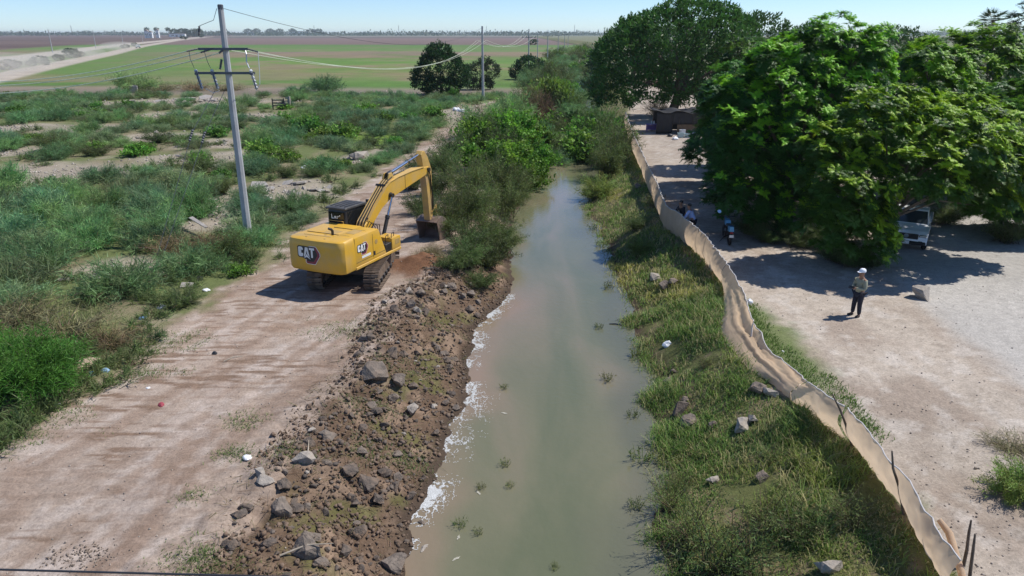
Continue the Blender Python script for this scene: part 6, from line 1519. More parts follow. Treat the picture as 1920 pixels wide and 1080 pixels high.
# ---------------------------------------------------------------- poles and wires
PCON = plain('pole_concrete', (0.40, 0.41, 0.42), 0.85, 0, 0.12, 2, 0.15, dirt=(0.27, 0.26, 0.25), dirt_amt=0.5)
GALV = plain('crossarm_steel', (0.12, 0.13, 0.15), 0.6, 0.4, 0.15, 5)
INSU = plain('insulator_polymer', (0.09, 0.095, 0.11), 0.5, 0, 0.1, 5)
PORC = plain('insulator_porcelain', (0.55, 0.57, 0.60), 0.35, 0, 0.1, 5)
def insulator(a, b, parent, r=0.05, n=7, mat=INSU, name='insulator'):
    a = Vector(a); b = Vector(b); pts = []; rad = []
    for i in range(n * 2 + 1):
        pts.append(a.lerp(b, i / (n * 2))); rad.append(r if i % 2 else r * 0.45)
    mb = MB(); mb.tube(pts, rad, 8); return mb.build(name, mat, parent, smooth=60)
NP = (-13.445, 34.694)
def near_pole():
    t = thing('utility_pole', 'leaning grey concrete utility pole with two crossarms behind the excavator', 'pole', at(NP))
    mb = MB(); lean = 0.10
    mb.loft([[(math.cos(a + .39) * r + lean * z / 11, math.sin(a + .39) * r, z) for a in [i * math.pi / 4 for i in range(8)]] for z, r in ((-.4, .205), (0, .20), (5.5, .165), (11.0, .125))]); mb.build('shaft', PCON, t)
    mb = MB(); mb.lathe([(.128, 10.86), (.135, 10.9), (.135, 11.05), (.10, 11.08)], (lean, 0, 0), 8); mb.build('cap', GALV, t)
    cx = lean * 9.2 / 11
    mb = MB(); mb.box((cx - .05, -.17, 9.15), (2.3, .09, .11)); arm = mb.build('crossarm', GALV, t)
    mb = MB(); mb.box((cx - .08, -.17, 8.08), (2.75, .09, .11)); arm2 = mb.build('crossarm', GALV, t)
    mb = MB(); mb.box((cx, 0, 9.15), (.36, .42, .06)); mb.build('pole_clamp', GALV, arm)
    mb = MB(); mb.box((cx, 0, 8.08), (.38, .42, .06)); mb.build('pole_clamp', GALV, arm2)
    for a, b in (((-1.15, -.17, 9.15), (-1.65, -.22, 9.05)), ((1.15, -.17, 9.15), (1.6, -.05, 9.02)), ((-.45, -.22, 9.15), (-.95, -.35, 9.0)), ((.5, -.1, 9.15), (.95, .05, 9.10)), ((.05, -.25, 9.1), (-.05, -.5, 8.98))): insulator(a, b, arm)
    insulator((cx - .15, -.25, 8.7), (cx - .28, -.25, 8.25), t, .07)
    insulator((cx - .95, -.3, 10.15), (cx - 1.02, -.3, 9.72), t, .06)
    for x in (-1.35, -.60, 1.22):
        c = insulator((x, -.26, 8.25), (x + .22, -.34, 7.35), arm2, .095, 6, PORC, 'fuse_cutout')
        mb = MB(); mb.box((x + .06, -.32, 8.06), (.14, .16, .10)).tube([(x + .02, -.30, 8.2), (x + .16, -.46, 7.8), (x + .22, -.42, 7.4)], .035, 6); mb.build('fuse_tube', GALV, c)
    def drop(pts, r=.013, mat=GALV):
        mb = MB(); mb.tube(pts, r, 5); mb.build('jumper_wire', mat, t)
    drop([(-1.55, -.2, 9.1), (-1.5, -.3, 8.7), (-1.38, -.28, 8.3)]); drop([(-.8, -.3, 9.05), (-.72, -.3, 8.6), (-.62, -.28, 8.3)]); drop([(1.0, 0, 9.1), (1.08, -.15, 8.9), (1.06, -.2, 8.6), (1.18, -.28, 8.3)], .03, PORC)
    drop([(1.6, -.05, 9.02), (1.62, -.2, 8.2), (1.60, -.3, 7.6), (1.4, -.35, 7.3)], .016, PORC); drop([(-.3, -.4, 7.3), (-.6, -.4, 7.2), (-.95, -.4, 7.4)], .013, PORC)
    drop([(cx - .1, -.15, 10.9), (cx - .28, -.25, 10.4), (cx - .95, -.3, 10.15)])
    # guy strands with their strain insulators
    g = MB(); g.tube([(-.55, -.3, 7.3), (-1.3, -1.6, 5.6)], .012, 5).tube([(-1.42, -1.8, 5.2), (-2.7, -4.2, .2)], .012, 5); g.build('guy_strand', GALV, t)
    g = MB(); g.tube([(-.1, -.3, 7.3), (-.75, -1.6, 5.5)], .012, 5).tube([(-.86, -1.8, 5.1), (-2.3, -4.6, .2)], .012, 5); g.build('guy_strand', GALV, t)
    insulator((-1.3, -1.6, 5.65), (-1.44, -1.83, 5.15), t, .07, 5); insulator((-.75, -1.6, 5.55), (-.88, -1.83, 5.05), t, .07, 5)
    return t
near_pole()
def far_pole(label, xy, h=10.5, arm=True, r=0.15, group=None):
    t = thing('utility_pole', label, 'pole', at(xy), 0, group)
    mb = MB(); mb.loft([[(math.cos(a) * rr, math.sin(a) * rr, z) for a in [i * math.pi / 4 for i in range(8)]] for z, rr in ((-.4, r * 1.3), (h, r * .8))]); mb.build('shaft', PCON, t)
    if arm:
        mb = MB(); mb.box((0, -.2, h - 2.0), (3.6, .12, .14)); mb.build('crossarm', GALV, t)
        for x in (-1.7, -.6, 1.7):
            insulator((x, -.2, h - 1.93), (x, -.2, h - 1.55), t, .07, 3)
    return t
far_pole('slim concrete pole standing alone by the round dark tree', (-4.560, 115.008), 11.0, False, .17)
FP = [(4.4, 195.0), (13.2, 275.0), (22.0, 355.0), (31.0, 440.0), (39.5, 525.0)]
for (xy, lab) in zip(FP, ['first of the crossarm poles along the canal past the round trees', 'second crossarm pole along the canal', 'third crossarm pole along the canal', 'fourth pole along the canal near the horizon', 'last pole along the canal near the horizon']): far_pole(lab, xy, 11.0, True, .17, 'line poles along the canal')
far_pole('thin pole between the first and second crossarm poles', (9.0, 262.0), 10.0, False, .14)
for k, xy in enumerate([(-247.903, 400.858), (-291.716, 521.769), (-353.435, 677.460), (-422.091, 853.252), (-520.851, 1108.376), (-619.511, 1362.614), (-724.126, 1631.834)]):
    far_pole(f'{["first", "second", "third", "fourth", "fifth", "sixth", "seventh"][k]} pole from the left along the dusty far road', xy, 12.0, False, .22, 'poles along the far dusty road')
WIRE = plain('wire_aluminium', (0.66, 0.70, 0.52), 0.5, 0.3, 0.05, 5)
WIRED = plain('wire_dark', (0.03, 0.03, 0.035), 0.5, 0, 0.1, 5)
def wire(label, a, b, sag, r=0.016, mat=WIRE, n=28):
    a = Vector(a); b = Vector(b); mb = MB()
    mb.tube([a.lerp(b, i / n) - Vector((0, 0, sag * 4 * (i / n) * (1 - i / n))) for i in range(n + 1)], r, 5, True)
    return tag(mb.build('power_line', mat), label, 'wire')
nz0 = T1(*NP)
def near_pt(x, y, z): return (NP[0] + x, NP[1] + y, nz0 + z)
wire('top one of the three wires running to the left edge', near_pt(-1.65, -.22, 9.05), (-38.204, 50.000, 6.923), .5, .026)
wire('middle one of the three wires running to the left edge', near_pt(-.95, -.35, 9.0), (-37.514, 49.000, 6.710), .5, .026)
wire('lowest of the three wires running to the left edge', near_pt(-.05, -.5, 8.98), (-34.684, 46.000, 6.392), .5, .026)
P2 = (-4.560, 115.008)
for k, (p, q, lab) in enumerate([((1.6, -.05, 9.02), (P2[0] - .8, P2[1], 9.0), 'outer wire sagging from the near pole to the slim pole'), ((.95, .05, 9.10), (P2[0] - .3, P2[1], 9.0), 'middle wire sagging from the near pole to the slim pole'), ((.2, .1, 9.10), (P2[0] + .6, P2[1], 9.0), 'inner wire sagging from the near pole to the slim pole')]):
    wire(lab, near_pt(*p), q, 2.2, .014)
wire('thin neutral wire from the near pole top', near_pt(.25, 0, 10.9), (P2[0], P2[1], 10.8), 2.0, .012, WIRED)
for k, x in enumerate((-.8, -.3, .6)):
    wire(f'{["outer", "middle", "inner"][k]} wire between the slim pole and the first crossarm pole', (P2[0] + x, P2[1], 9.0), (FP[0][0] + (-1.7, -.6, 1.7)[k], FP[0][1] - .2, 9.5), 1.8, .025)
# a cable crossing just under the viewpoint at the lower left
wire('black cable crossing the bottom left corner close by', (-16.0, 6.52, 4.52), (12.0, 6.28, 3.84), 0.0, 0.013, WIRED)

# ---------------------------------------------------------------- people
SKIN = plain('skin', (0.28, 0.15, 0.095), 0.6, 0, 0.06, 8)
def skin_mesh(name, pts, edges, mat, parent, root=0, sub=2):
    me = bpy.data.meshes.new(name)
    me.from_pydata([p[:3] for p in pts], edges, [])
    o = place(name, me, parent)
    md = o.modifiers.new('skin', 'SKIN'); md.use_smooth_shade = True
    sv = me.skin_vertices[0].data
    for i, p in enumerate(pts):
        r = p[3]; sv[i].radius = (r, p[4] if len(p) > 4 else r); sv[i].use_root = (i == root)
    ss = o.modifiers.new('sub', 'SUBSURF'); ss.levels = sub; ss.render_levels = sub
    me.materials.append(mat)
    return o
def hand_pts(pts, edges, wrist, d, side, up, curl=0.5):
    """palm and five bent fingers from vertex index wrist along d"""
    w = Vector(pts[wrist][:3]); d = Vector(d).normalized(); side = Vector(side).normalized(); up = Vector(up).normalized()
    def add(p, r, j): pts.append((p.x, p.y, p.z, r)); edges.append((j, len(pts) - 1)); return len(pts) - 1
    palm = add(w + d * .07, .026, wrist)
    for k, (o, ln) in enumerate(((-.03, .060), (-.01, .072), (.012, .068), (.032, .052))):
        kn = add(w + d * .095 + side * o, .010, palm); m = add(w + d * (.095 + ln * .5) + side * o - up * (.01 + .02 * curl), .009, kn); add(w + d * (.095 + ln * .8) + side * o - up * (.03 + .05 * curl), .008, m)
    th = add(w + d * .035 - side * .038, .011, palm); add(w + d * .075 - side * .055 - up * .02, .009, th)
def person(label, loc, rz, shirt_m, pants_m, shoe_m, pose='phone', cap=None, hair=None, h=1.0):
    t = thing('person', label, 'person', loc, rz)
    t.scale = (h, h, h)
    # faces +X; y is the person's left
    if pose == 'phone': el, er, hl, hr = (.06, .27, 1.12), (.04, -.27, 1.10), (.30, .06, 1.14), (.30, -.05, 1.17)
    elif pose == 'lean': el, er, hl, hr = (.16, .28, 1.10), (.16, -.28, 1.08), (.40, .16, .95), (.38, -.14, .93)
    else: el, er, hl, hr = (.02, .27, 1.12), (-.02, -.27, 1.12), (.10, .30, .86), (.08, -.30, .86)
    ln = .22 if pose == 'lean' else 0.0
    sh = 1.44; hx = .02 + ln * 1.15
    pts = [(0, 0, .95, .135, .15), (.0 + ln * .4, 0, 1.12, .125, .15), (.0 + ln * .8, 0, 1.30, .135, .165), (ln, 0, sh - .01, .09, .12), (hx, 0, 1.53, .055), (hx + .03, 0, 1.60, .085), (hx + .025, 0, 1.70, .098, .088), (hx + .015, 0, 1.77, .07),
           (ln, .17, sh - .02, .065), (el[0] + ln, el[1], el[2], .05), (hl[0] + ln, hl[1], hl[2], .035), (ln, -.17, sh - .02, .065), (er[0] + ln, er[1], er[2], .05), (hr[0] + ln, hr[1], hr[2], .035),
           (.0, .095, .88, .10), (.02, .11, .50, .065), (-.02, .12, .09, .045), (.10, .135, .04, .042), (.0, -.095, .88, .10), (.04, -.12, .50, .065), (.02, -.15, .09, .045), (.14, -.175, .04, .042)]
    edges = [(0, 1), (1, 2), (2, 3), (3, 4), (4, 5), (5, 6), (6, 7), (3, 8), (8, 9), (9, 10), (3, 11), (11, 12), (12, 13), (0, 14), (14, 15), (15, 16), (16, 17), (0, 18), (18, 19), (19, 20), (20, 21)]
    n0 = len(pts)
    P = list(pts); E = list(edges)
    hand_pts(P, E, 10, (.6, -.7, .15), (0.2, .3, 1), (.3, 1, 0), .7); hand_pts(P, E, 13, (.6, .6, .15), (-.2, .3, 1), (.3, -1, 0), .7)
    # nose, ears
    P.append((hx + .125, 0, 1.655, .014)); E.append((6, len(P) - 1))
    for s in (1, -1): P.append((hx + .01, .088 * s, 1.665, .016)); E.append((6, len(P) - 1))
    body = skin_mesh('body', P, E, SKIN, t)
    for s in (1, -1):
        mb = MB(); mb.lathe([(.0, -.006), (.012, -.004), (.012, .004), (0, .006)], (hx + .115, .035 * s, 1.69), 8, 'X'); mb.build('eye', BLK, body)
    mb = MB(); mb.box((hx + .112, 0, 1.60), (.012, .05, .010)); mb.build('mouth', plain('lips', (.22, .08, .06), .6), body)
    def grow(idx, dr): return [(p[0], p[1], p[2]) + tuple(k + dr for k in p[3:]) for p in [pts[i] for i in idx]]
    si = [1, 2, 3, 8, 9, 10, 11, 12, 13, 0]; sp = grow(si, .020)
    sp[5] = sp[5][:3] + (.048,); sp[8] = sp[8][:3] + (.048,)
    skin_mesh('shirt', sp, [(0, 1), (1, 2), (2, 3), (3, 4), (4, 5), (2, 6), (6, 7), (7, 8), (0, 9)], shirt_m, t)
    pi = [0, 14, 15, 16, 18, 19, 20]; pp = grow(pi, .022)
    skin_mesh('trousers', pp, [(0, 1), (1, 2), (2, 3), (0, 4), (4, 5), (5, 6)], pants_m, t)
    for a, b in ((16, 17), (20, 21)):
        p, q = pts[a], pts[b]
        skin_mesh('shoe', [(p[0] - .05, p[1], .055, .05), (p[0] + .06, p[1], .05, .05), (q[0] + .08, q[1] + .02 * (1 if q[1] > 0 else -1), .04, .042)], [(0, 1), (1, 2)], shoe_m, t, 0, 1)
    if cap:
        mb = MB(); mb.loft([[(hx + .01 + math.cos(a) * r * 1.12, math.sin(a) * r, z) for a in [i * math.pi / 8 for i in range(16)]] for r, z in ((.108, 1.715), (.110, 1.755), (.095, 1.80), (.06, 1.832), (.02, 1.842))]); c = mb.build('cap', cap, t, smooth=60)
        mb = MB(); mb.prism([(hx + .08, -.085), (hx + .17, -.075), (hx + .22, -.03), (hx + .22, .03), (hx + .17, .075), (hx + .08, .085)], 1.716, 1.728, 0, 'Z'); mb.build('brim', cap, c)
    if hair:
        mb = MB(); mb.loft([[(hx - .005 + math.cos(a) * r * 1.08, math.sin(a) * r, z) for a in [i * math.pi / 8 for i in range(16)]] for r, z in ((.085, 1.68), (.104, 1.73), (.10, 1.78), (.07, 1.815), (.02, 1.825))]); mb.build('hair', hair, t, smooth=60)
    return t
OLIV = plain('khaki_shirt', (0.30, 0.30, 0.215), 0.85, 0, 0.1, 5, 0.15); NAVY = plain('navy_trousers', (0.012, 0.014, 0.03), 0.8, 0, 0.2, 5); CAPW = plain('white_cap_cloth', (0.80, 0.82, 0.86), 0.7, 0, 0.04, 5); LBLU = plain('light_blue_shirt', (0.30, 0.40, 0.66), 0.8, 0, 0.06, 5); DARKC = plain('dark_clothes', (0.018, 0.018, 0.022), 0.85, 0, 0.2, 5); SHOE = plain('black_shoe', (0.012, 0.012, 0.014), 0.5)
HAIR = plain('black_hair', (0.012, 0.010, 0.009), 0.5)
mx = (12.536, 23.835)
man = person('man in white cap and khaki shirt working a handset in the dirt yard', at(mx), R(200), OLIV, NAVY, SHOE, 'phone', CAPW, None, 1.0)
mb = MB(); mb.box((0, 0, 0), (.11, .17, .03), None, .008).box((.075, 0, .02), (.02, .15, .10), Matrix.Rotation(R(-25), 4, 'Y'), .006)
ct = mb.build('remote_controller', BLK, None, loc=(mx[0] + math.cos(R(200)) * .40, mx[1] + math.sin(R(200)) * .40, T1(*mx) + 1.17), rot=(0, 0, R(200))); tag(ct, 'small dark handset held by the man in the white cap', 'handset')
xy = (9.054, 34.234); person('person in a light blue shirt stooping behind the cloth fence', at(xy), R(150), LBLU, NAVY, SHOE, 'lean', None, HAIR, .95)
xy = (8.800, 35.243); person('person in dark clothes stooping at the cloth fence', at(xy), R(215), DARKC, DARKC, SHOE, 'lean', None, HAIR, .95)

# ---------------------------------------------------------------- motorcycle seen from behind
RUB = plain('tyre_rubber', (0.015, 0.015, 0.016), 0.8, 0, 0.2, 8); MBLU = plain('motorcycle_blue', (0.10, 0.32, 0.50), 0.35, 0, 0.08, 4, coat=.4); MIRR = plain('mirror_glass', (0.75, 0.85, 0.90), 0.12, 0.9, 0.02, 3)
def torus(c, Rr, r, mat, name, parent, n=24, k=8):
    mb = MB(); rings = []
    for i in range(n + 1):
        a = 2 * math.pi * i / n
        rings.append([(c[0] + (Rr + r * math.cos(b)) * math.cos(a), c[1] + r * math.sin(b), c[2] + (Rr + r * math.cos(b)) * math.sin(a)) for b in [2 * math.pi * j / k for j in range(k)]])
    mb.loft(rings, True, False); return mb.build(name, mat, parent, smooth=60)
def motorcycle():
    xy = (10.635, 33.653)
    t = thing('motorcycle', 'blue motorcycle with round mirrors parked in the tree shade', 'motorcycle', at(xy), R(84)); t.scale = (1.12, 1.12, 1.12)
    for x, nm in ((-.62, 'rear'), (.66, 'front')):
        w = torus((x, 0, .30), .25, .055, RUB, 'wheel', t)
        mb = MB(); mb.lathe([(.04, -.05), (.04, .05)], (x, 0, .30), 10, 'Y')
        for q in range(6): mb.tube([(x, 0, .30), (x + .23 * math.cos(q * 1.047), 0, .30 + .23 * math.sin(q * 1.047))], .008, 4)
        mb.build('rim', GALV, w)
    mb = MB(); mb.tube([(-.62, 0, .30), (-.2, 0, .42), (.1, 0, .35)], .03, 6).tube([(-.3, 0, .75), (.2, 0, .78), (.42, 0, .82), (.1, 0, .35)], .025, 6).box((.02, 0, .40), (.36, .24, .30), None, .04); mb.build('frame', BLK, t)
    for s in (-.07, .07):
        mb = MB(); mb.tube([(.66, s, .30), (.45, s, .92)], .022, 6); mb.build('fork', GALV, t)
    mb = MB(); mb.hull([(.02, -.12, .72), (.02, .12, .72), (.40, -.10, .76), (.40, .10, .76), (.10, -.11, .92), (.10, .11, .92), (.36, -.09, .94), (.36, .09, .94)]); mb.build('fuel_tank', MBLU, t)
    mb = MB(); mb.hull([(-.60, -.10, .74), (-.60, .10, .74), (.05, -.11, .72), (.05, .11, .72), (-.58, -.09, .83), (-.58, .09, .83), (.05, -.08, .80), (.05, .08, .80)]); mb.build('seat', BLK, t)
    mb = MB(); mb.hull([(-.88, -.10, .66), (-.88, .10, .66), (-.52, -.11, .62), (-.52, .11, .62), (-.84, -.08, .86), (-.84, .08, .86), (-.55, -.10, .84), (-.55, .10, .84)]); mb.build('tail_fairing', MBLU, t)
    mb = MB(); mb.box((-.92, 0, .62), (.03, .13, .07), None, .01); mb.build('tail_light', plain('tail_red', (.35, .02, .02), .3), t)
    mb = MB(); mb.box((-.93, 0, .47), (.012, .18, .12)); mb.build('number_plate', DWHITE, t)
    mb = MB(); mb.tube([(.42, -.36, 1.03), (.46, -.15, 1.0), (.46, .15, 1.0), (.42, .36, 1.03)], .018, 6); hb = mb.build('handlebar', BLK, t)
    for s in (-1, 1):
        mb = MB(); mb.tube([(.42, .28 * s, 1.03), (.40, .35 * s, 1.20)], .008, 5); st = mb.build('mirror_stalk', BLK, hb)
        mb = MB(); mb.lathe([(0, -.012), (.08, -.012), (.085, 0), (.08, .012), (0, .012)], (0, 0, 0), 14, 'X'); mb.build('mirror', MIRR, hb, loc=(.38, .36 * s, 1.24), rot=(0, R(38), 0))
    mb = MB(); mb.lathe([(0, -.05), (.08, -.05), (.095, .05), (0, .06)], (.62, 0, .92), 12, 'X'); mb.build('headlamp', MIRR, t)
    mb = MB(); mb.tube([(-.1, -.14, .30), (-.75, -.16, .36)], [.025, .045], 8); mb.build('exhaust', GALV, t)
    mb = MB(); mb.tube([(-.1, .1, .3), (-.12, .32, .0)], .014, 5); mb.build('side_stand', BLK, t)
    return t
motorcycle()

# ---------------------------------------------------------------- pickup under the tree
CWHT = plain('car_white', (0.78, 0.79, 0.80), 0.25, 0, 0.03, 2, coat=.5); CGLA = plain('car_glass', (0.03, 0.04, 0.05), 0.05, 0, 0.05, 2, spec=.7); CBLK = plain('car_black_trim', (0.015, 0.015, 0.017), 0.5)
def pickup(name, label, loc, rz, s=1.0):
    t = thing(name, label, 'pickup truck', loc, rz); t.scale = (s, s, s)
    mb = MB(); mb.prism([(-2.6, .48), (-2.62, 1.02), (-.72, 1.05), (.85, 1.08), (1.05, 1.10), (2.15, 1.02), (2.42, .92), (2.50, .55), (2.46, .42), (-2.5, .42)], -.90, .90, .05, seg=2); body = mb.build('body', CWHT, t, smooth=30)
    mb = MB(); mb.loft([[(-.72, -.82, 1.04), (1.05, -.82, 1.09), (1.05, .82, 1.09), (-.72, .82, 1.04)], [(-.60, -.70, 1.66), (.30, -.70, 1.68), (.30, .70, 1.68), (-.60, .70, 1.66)]]); cab_ = mb.build('cab', CWHT, t)
    mb = MB(); mb.prism([(-.76, 1.13), (.76, 1.13), (.66, 1.62), (-.66, 1.62)], 0, .01, 0, 'X')
    g = mb.build('windscreen', CGLA, cab_, loc=(1.035, 0, 0)); g.rotation_euler = (0, 0, 0)
    me = g.data
    for v in me.vertices: v.co.x = v.co.x + .012 - (v.co.z - 1.09) * (.75 / .59)
    for sd in (-1, 1):
        mb = MB(); mb.poly([(-.50, sd * .795, 1.16), (.82, sd * .80, 1.16), (.30, sd * .728, 1.58), (-.44, sd * .728, 1.58)]); mb.build('side_window', CGLA, cab_)
        mb = MB(); mb.box((.90, sd * .98, 1.16), (.12, .18, .14), None, .03); mb.build('wing_mirror', CBLK, cab_)
        mb = MB(); mb.box((2.40, sd * .70, .84), (.16, .34, .15), None, .03); mb.build('headlight', MIRR, body)
        mb = MB(); mb.box((2.485, sd * .62, .56), (.06, .18, .09), None, .02); mb.build('fog_lamp', CBLK, body)
    mb = MB(); mb.box((2.47, 0, .80), (.07, 1.02, .26), None, .03); gr = mb.build('grille', CBLK, body)
    mb = MB(); mb.lathe([(0, 2.508), (.10, 2.508), (.10, 2.52), (0, 2.522)], (0, 0, .82), 18, 'X'); mb.build('badge', MIRR, gr)
    mb = MB(); mb.box((2.52, 0, .50), (.14, 1.72, .17), None, .05); bp = mb.build('bumper', CBLK, body)
    mb = MB(); mb.box((2.595, 0, .52), (.012, .34, .15)); mb.build('number_plate', DWHITE, bp)
    mb = MB(); mb.box((-1.65, 0, 1.04), (1.70, 1.5, .06)); mb.build('bed_floor', CBLK, body)
    for x in (-1.65, 1.55):
        for sd in (-1, 1):
            w = torus((x, sd * .80, .37), .26, .12, RUB, 'wheel', t, 24, 10)
            mb = MB(); mb.lathe([(0, -.08), (.2, -.08), (.22, .08), (0, .09)], (x, sd * .80, .37), 14, 'Y'); mb.build('rim', GALV, w)
    return t
px_ = (18.650, 31.330)
pickup('pickup_truck', 'white pickup truck parked nose out under the feathery tree', at((19.8, 34.0)), R(-122), .98)
dx = (-266.863, 531.173); pickup('pickup_truck', 'tiny white pickup raising dust on the far road', at(dx), R(-60), 1.5)

# ---------------------------------------------------------------- shack and its clutter
TARPK = plain('black_tarp', (0.022, 0.022, 0.026), 0.6, 0, 0.25, 3, 0.3); BOARD = plain('brown_board', (0.20, 0.13, 0.075), 0.85, 0, 0.2, 3, 0.2); GREYB = plain('grey_board', (0.30, 0.30, 0.30), 0.85, 0, 0.15, 3); PURP = plain('purple_plastic', (0.16, 0.12, 0.42), 0.5, 0, 0.1, 4); TEAL = plain('teal_plastic', (0.42, 0.55, 0.55), 0.6, 0, 0.1, 4); GRNP = plain('green_plastic', (0.03, 0.38, 0.10), 0.45, 0, 0.1, 4)
sx, sy = (18.031, 72.785)
def shack():
    t = thing('shack', 'makeshift shack of black tarps and boards under the big tree', 'shack', at((sx, sy + 2.0)))
    for x in (-3.1, -1.0, 1.0, 3.0):
        for y in (-1.5, 1.5):
            mb = MB(); mb.tube([(x, y, -.1), (x + .05, y, 2.3)], .06, 6); mb.build('post', POSTM, t)
    V = []; n = 18; m = 10
    for i in range(n):
        for j in range(m):
            u, v = i / (n - 1), j / (m - 1); V.append((-3.5 + 7 * u, -1.9 + 3.8 * v, 2.36 - .28 * math.sin(u * math.pi * 3) ** 2 - .12 * math.sin(v * 3.1) + .06 * float(noise(u * 9, v * 9, 7))))
    idx = np.arange(n * m).reshape(n, m); F = np.stack([idx[:-1, :-1], idx[1:, :-1], idx[1:, 1:], idx[:-1, 1:]], -1).reshape(-1, 4)
    o = place('roof_tarp', npmesh('roof_tarp', np.array(V), F, TARPK, None, True), t); o.modifiers.new('t', 'SOLIDIFY').thickness = .02
    for x0, x1, z0, z1, mt, nm in ((-3.3, -1.7, .0, 2.2, TARPK, 'wall_tarp'), (-1.65, .3, .95, 2.2, TARPK, 'wall_tarp'), (.35, 1.6, .9, 2.15, BLK, 'wall_tarp')):
        V = []; n, m = 16, 8
        for i in range(n):
            for j in range(m):
                u, v = i / (n - 1), j / (m - 1); V.append((x0 + (x1 - x0) * u, -1.58 + .05 * math.sin(u * 22) * (1 - v), z0 + (z1 - z0) * v))
        idx = np.arange(n * m).reshape(n, m); F = np.stack([idx[:-1, :-1], idx[1:, :-1], idx[1:, 1:], idx[:-1, 1:]], -1).reshape(-1, 4)
        o = place(nm, npmesh(nm, np.array(V), F, mt, None, True), t); o.modifiers.new('t', 'SOLIDIFY').thickness = .02
    for x0, x1, mt in ((-1.2, .28, BOARD), (.3, 1.4, BOARD), (1.43, 2.35, GREYB)):
        mb = MB(); mb.box(((x0 + x1) / 2, -1.66, .48), (x1 - x0, .04, .92)); mb.build('board', mt, t)
    mb = MB(); mb.box((0, 1.55, 1.1), (6.2, .05, 2.1)); mb.build('back_wall', TARPK, t)
    return t
shack()
def crate(label, xy, d, mat, rz=0, dz=0):
    t = thing('crate', label, 'crate', at(xy, dz), rz)
    mb = MB(); w, dd, h = d
    mb.box((0, 0, .02), (w, dd, .04)); 
    for s in (-1, 1): mb.box((s * (w / 2 - .012), 0, h / 2 + .02), (.024, dd, h)).box((0, s * (dd / 2 - .012), h / 2 + .02), (w - .05, .024, h))
    b = mb.build('shell', mat, t)
    mb = MB()
    for s in (-1, 1): mb.box((s * w / 2, 0, h + .01), (.05, dd + .05, .04)).box((0, s * dd / 2, h + .012), (w, .05, .04))
    mb.build('rim', mat, t); return t
cxy = (14.693, 75.274)
def purple_stand():
    t = thing('table', 'purple plastic table beside the shack', 'table', at(cxy))
    mb = MB(); mb.box((0, 0, .72), (1.25, .75, .06), None, .015); mb.build('table_top', PURP, t)
    for x in (-.55, .55):
        for y in (-.3, .3): mb = MB(); mb.tube([(x, y, 0), (x * .95, y * .95, .70)], .04, 6); mb.build('leg', PURP, t)
    mb = MB(); mb.box((0, .30, .35), (1.1, .02, .5)); mb.build('back_panel', PURP, t)
purple_stand()
for dx_, lab, mt in ((-.05, 'pale jug on the purple table', TEAL), (.18, 'second pale jug on the purple table', DWHITE)):
    mb = MB(); mb.lathe([(0, 0), (.09, 0), (.09, .20), (.04, .27), (.04, .32), (0, .33)], n=12); tag(mb.build('jug', mt, None, 50, loc=(cxy[0] + dx_, cxy[1], T1(*cxy) + .753)), lab, 'jug')
crate('pale blue crate on the ground before the shack', (16.636, 70.449), (.55, .4, .42), TEAL, .1)
crate('pale teal box right of the blue crate before the shack', (17.268, 70.449), (.5, .4, .36), TEAL, -.2)
crate('white crate behind the pair before the shack', (17.234, 72.386), (.5, .4, .5), DWHITE, .3)
for key, xy, s, lab in [('w', (15.788, 68.969), .3, 'white bag left of the crates'), ('w', (18.618, 73.189), .32, 'white bag right of the crates'), ('w', (18.909, 72.386), .3, 'greyish white bag farther right of the crates'), ('k', (19.348, 71.990), .55, 'heap of black rags beside the shack'), ('k', (15.744, 71.212), .3, 'dark bag left of the crates')]:
    o = place('plastic_bag', BAG[key], None, at(xy, s * .4), (0, 0, s * 9), (s, s, s)); tag(o, lab, 'bag')
xy = (19.897, 70.828); mb = MB(); mb.hull([(-.3, -.2, 0), (.3, -.2, 0), (.35, .2, 0), (-.3, .2, 0), (-.2, -.1, .3), (.25, 0, .25), (.0, .15, .32)]); tag(mb.build('green_tub', GRNP, None, loc=at(xy)), 'bright green plastic tub under the tree edge', 'tub')

# ---------------------------------------------------------------- odd things in the scrub
def dumped_frame():
    xy = (-32.287, 100.173); t = thing('dumped_chair', 'black broken chair frame dumped in the scrub', 'chair', at(xy), .2); t.scale = (1.5, 1.5, 1.5)
    for z in (.35, .6, .85):
        mb = MB(); mb.box((0, 0, z), (1.1, .06, .10)); mb.build('slat', BLK, t)
    for x in (-.5, .5):
        mb = MB(); mb.box((x, 0, .5), (.10, .08, 1.0)); mb.build('leg', BLK, t)
    mb = MB(); mb.hull([(.2, -.1, .5), (.75, -.1, .45), (.75, .3, .4), (.2, .3, .5), (.4, .1, .8)]); mb.build('torn_seat', BLK, t)
dumped_frame()
xy = (-31.243, 101.636); mb = MB(); mb.loft([[(math.cos(a) * r + .05 * z, math.sin(a) * r, z) for a in [i * 1.047 for i in range(6)]] for z, r in ((-.2, .22), (.6, .2), (1.2, .24), (1.7, .16))]).box((-.25, 0, 1.45), (.4, .12, .2)); tag(mb.build('stump', ROCKP, None, loc=at(xy)), 'whitish upright stump beside the broken chair', 'stump')
xy = (-67.264, 129.845); mb = MB(); mb.box((0, 0, .55), (1.3, .8, 1.3), None, .05); mb.box((.1, .1, 1.25), (.9, .5, .12), None, .03); tag(mb.build('concrete_block', CONC, None, loc=at(xy), rot=(0, 0, .3)), 'grey concrete block below the large bush at the field edge', 'block')
xy = (-58.919, 134.791); 
for k, dxk in enumerate((-5.5, 0.5, 6.5)):
    bush('dry_brush', DRY[k % 2], ['dark heap of burnt brush left of the pole shaft at the field edge', 'dark heap of dead brush behind the rubble flat', 'dead brush heap nearest the pole at the field edge'][k], (xy[0] + dxk, xy[1]), 2.6, k * 1.3, .8, 'brush')

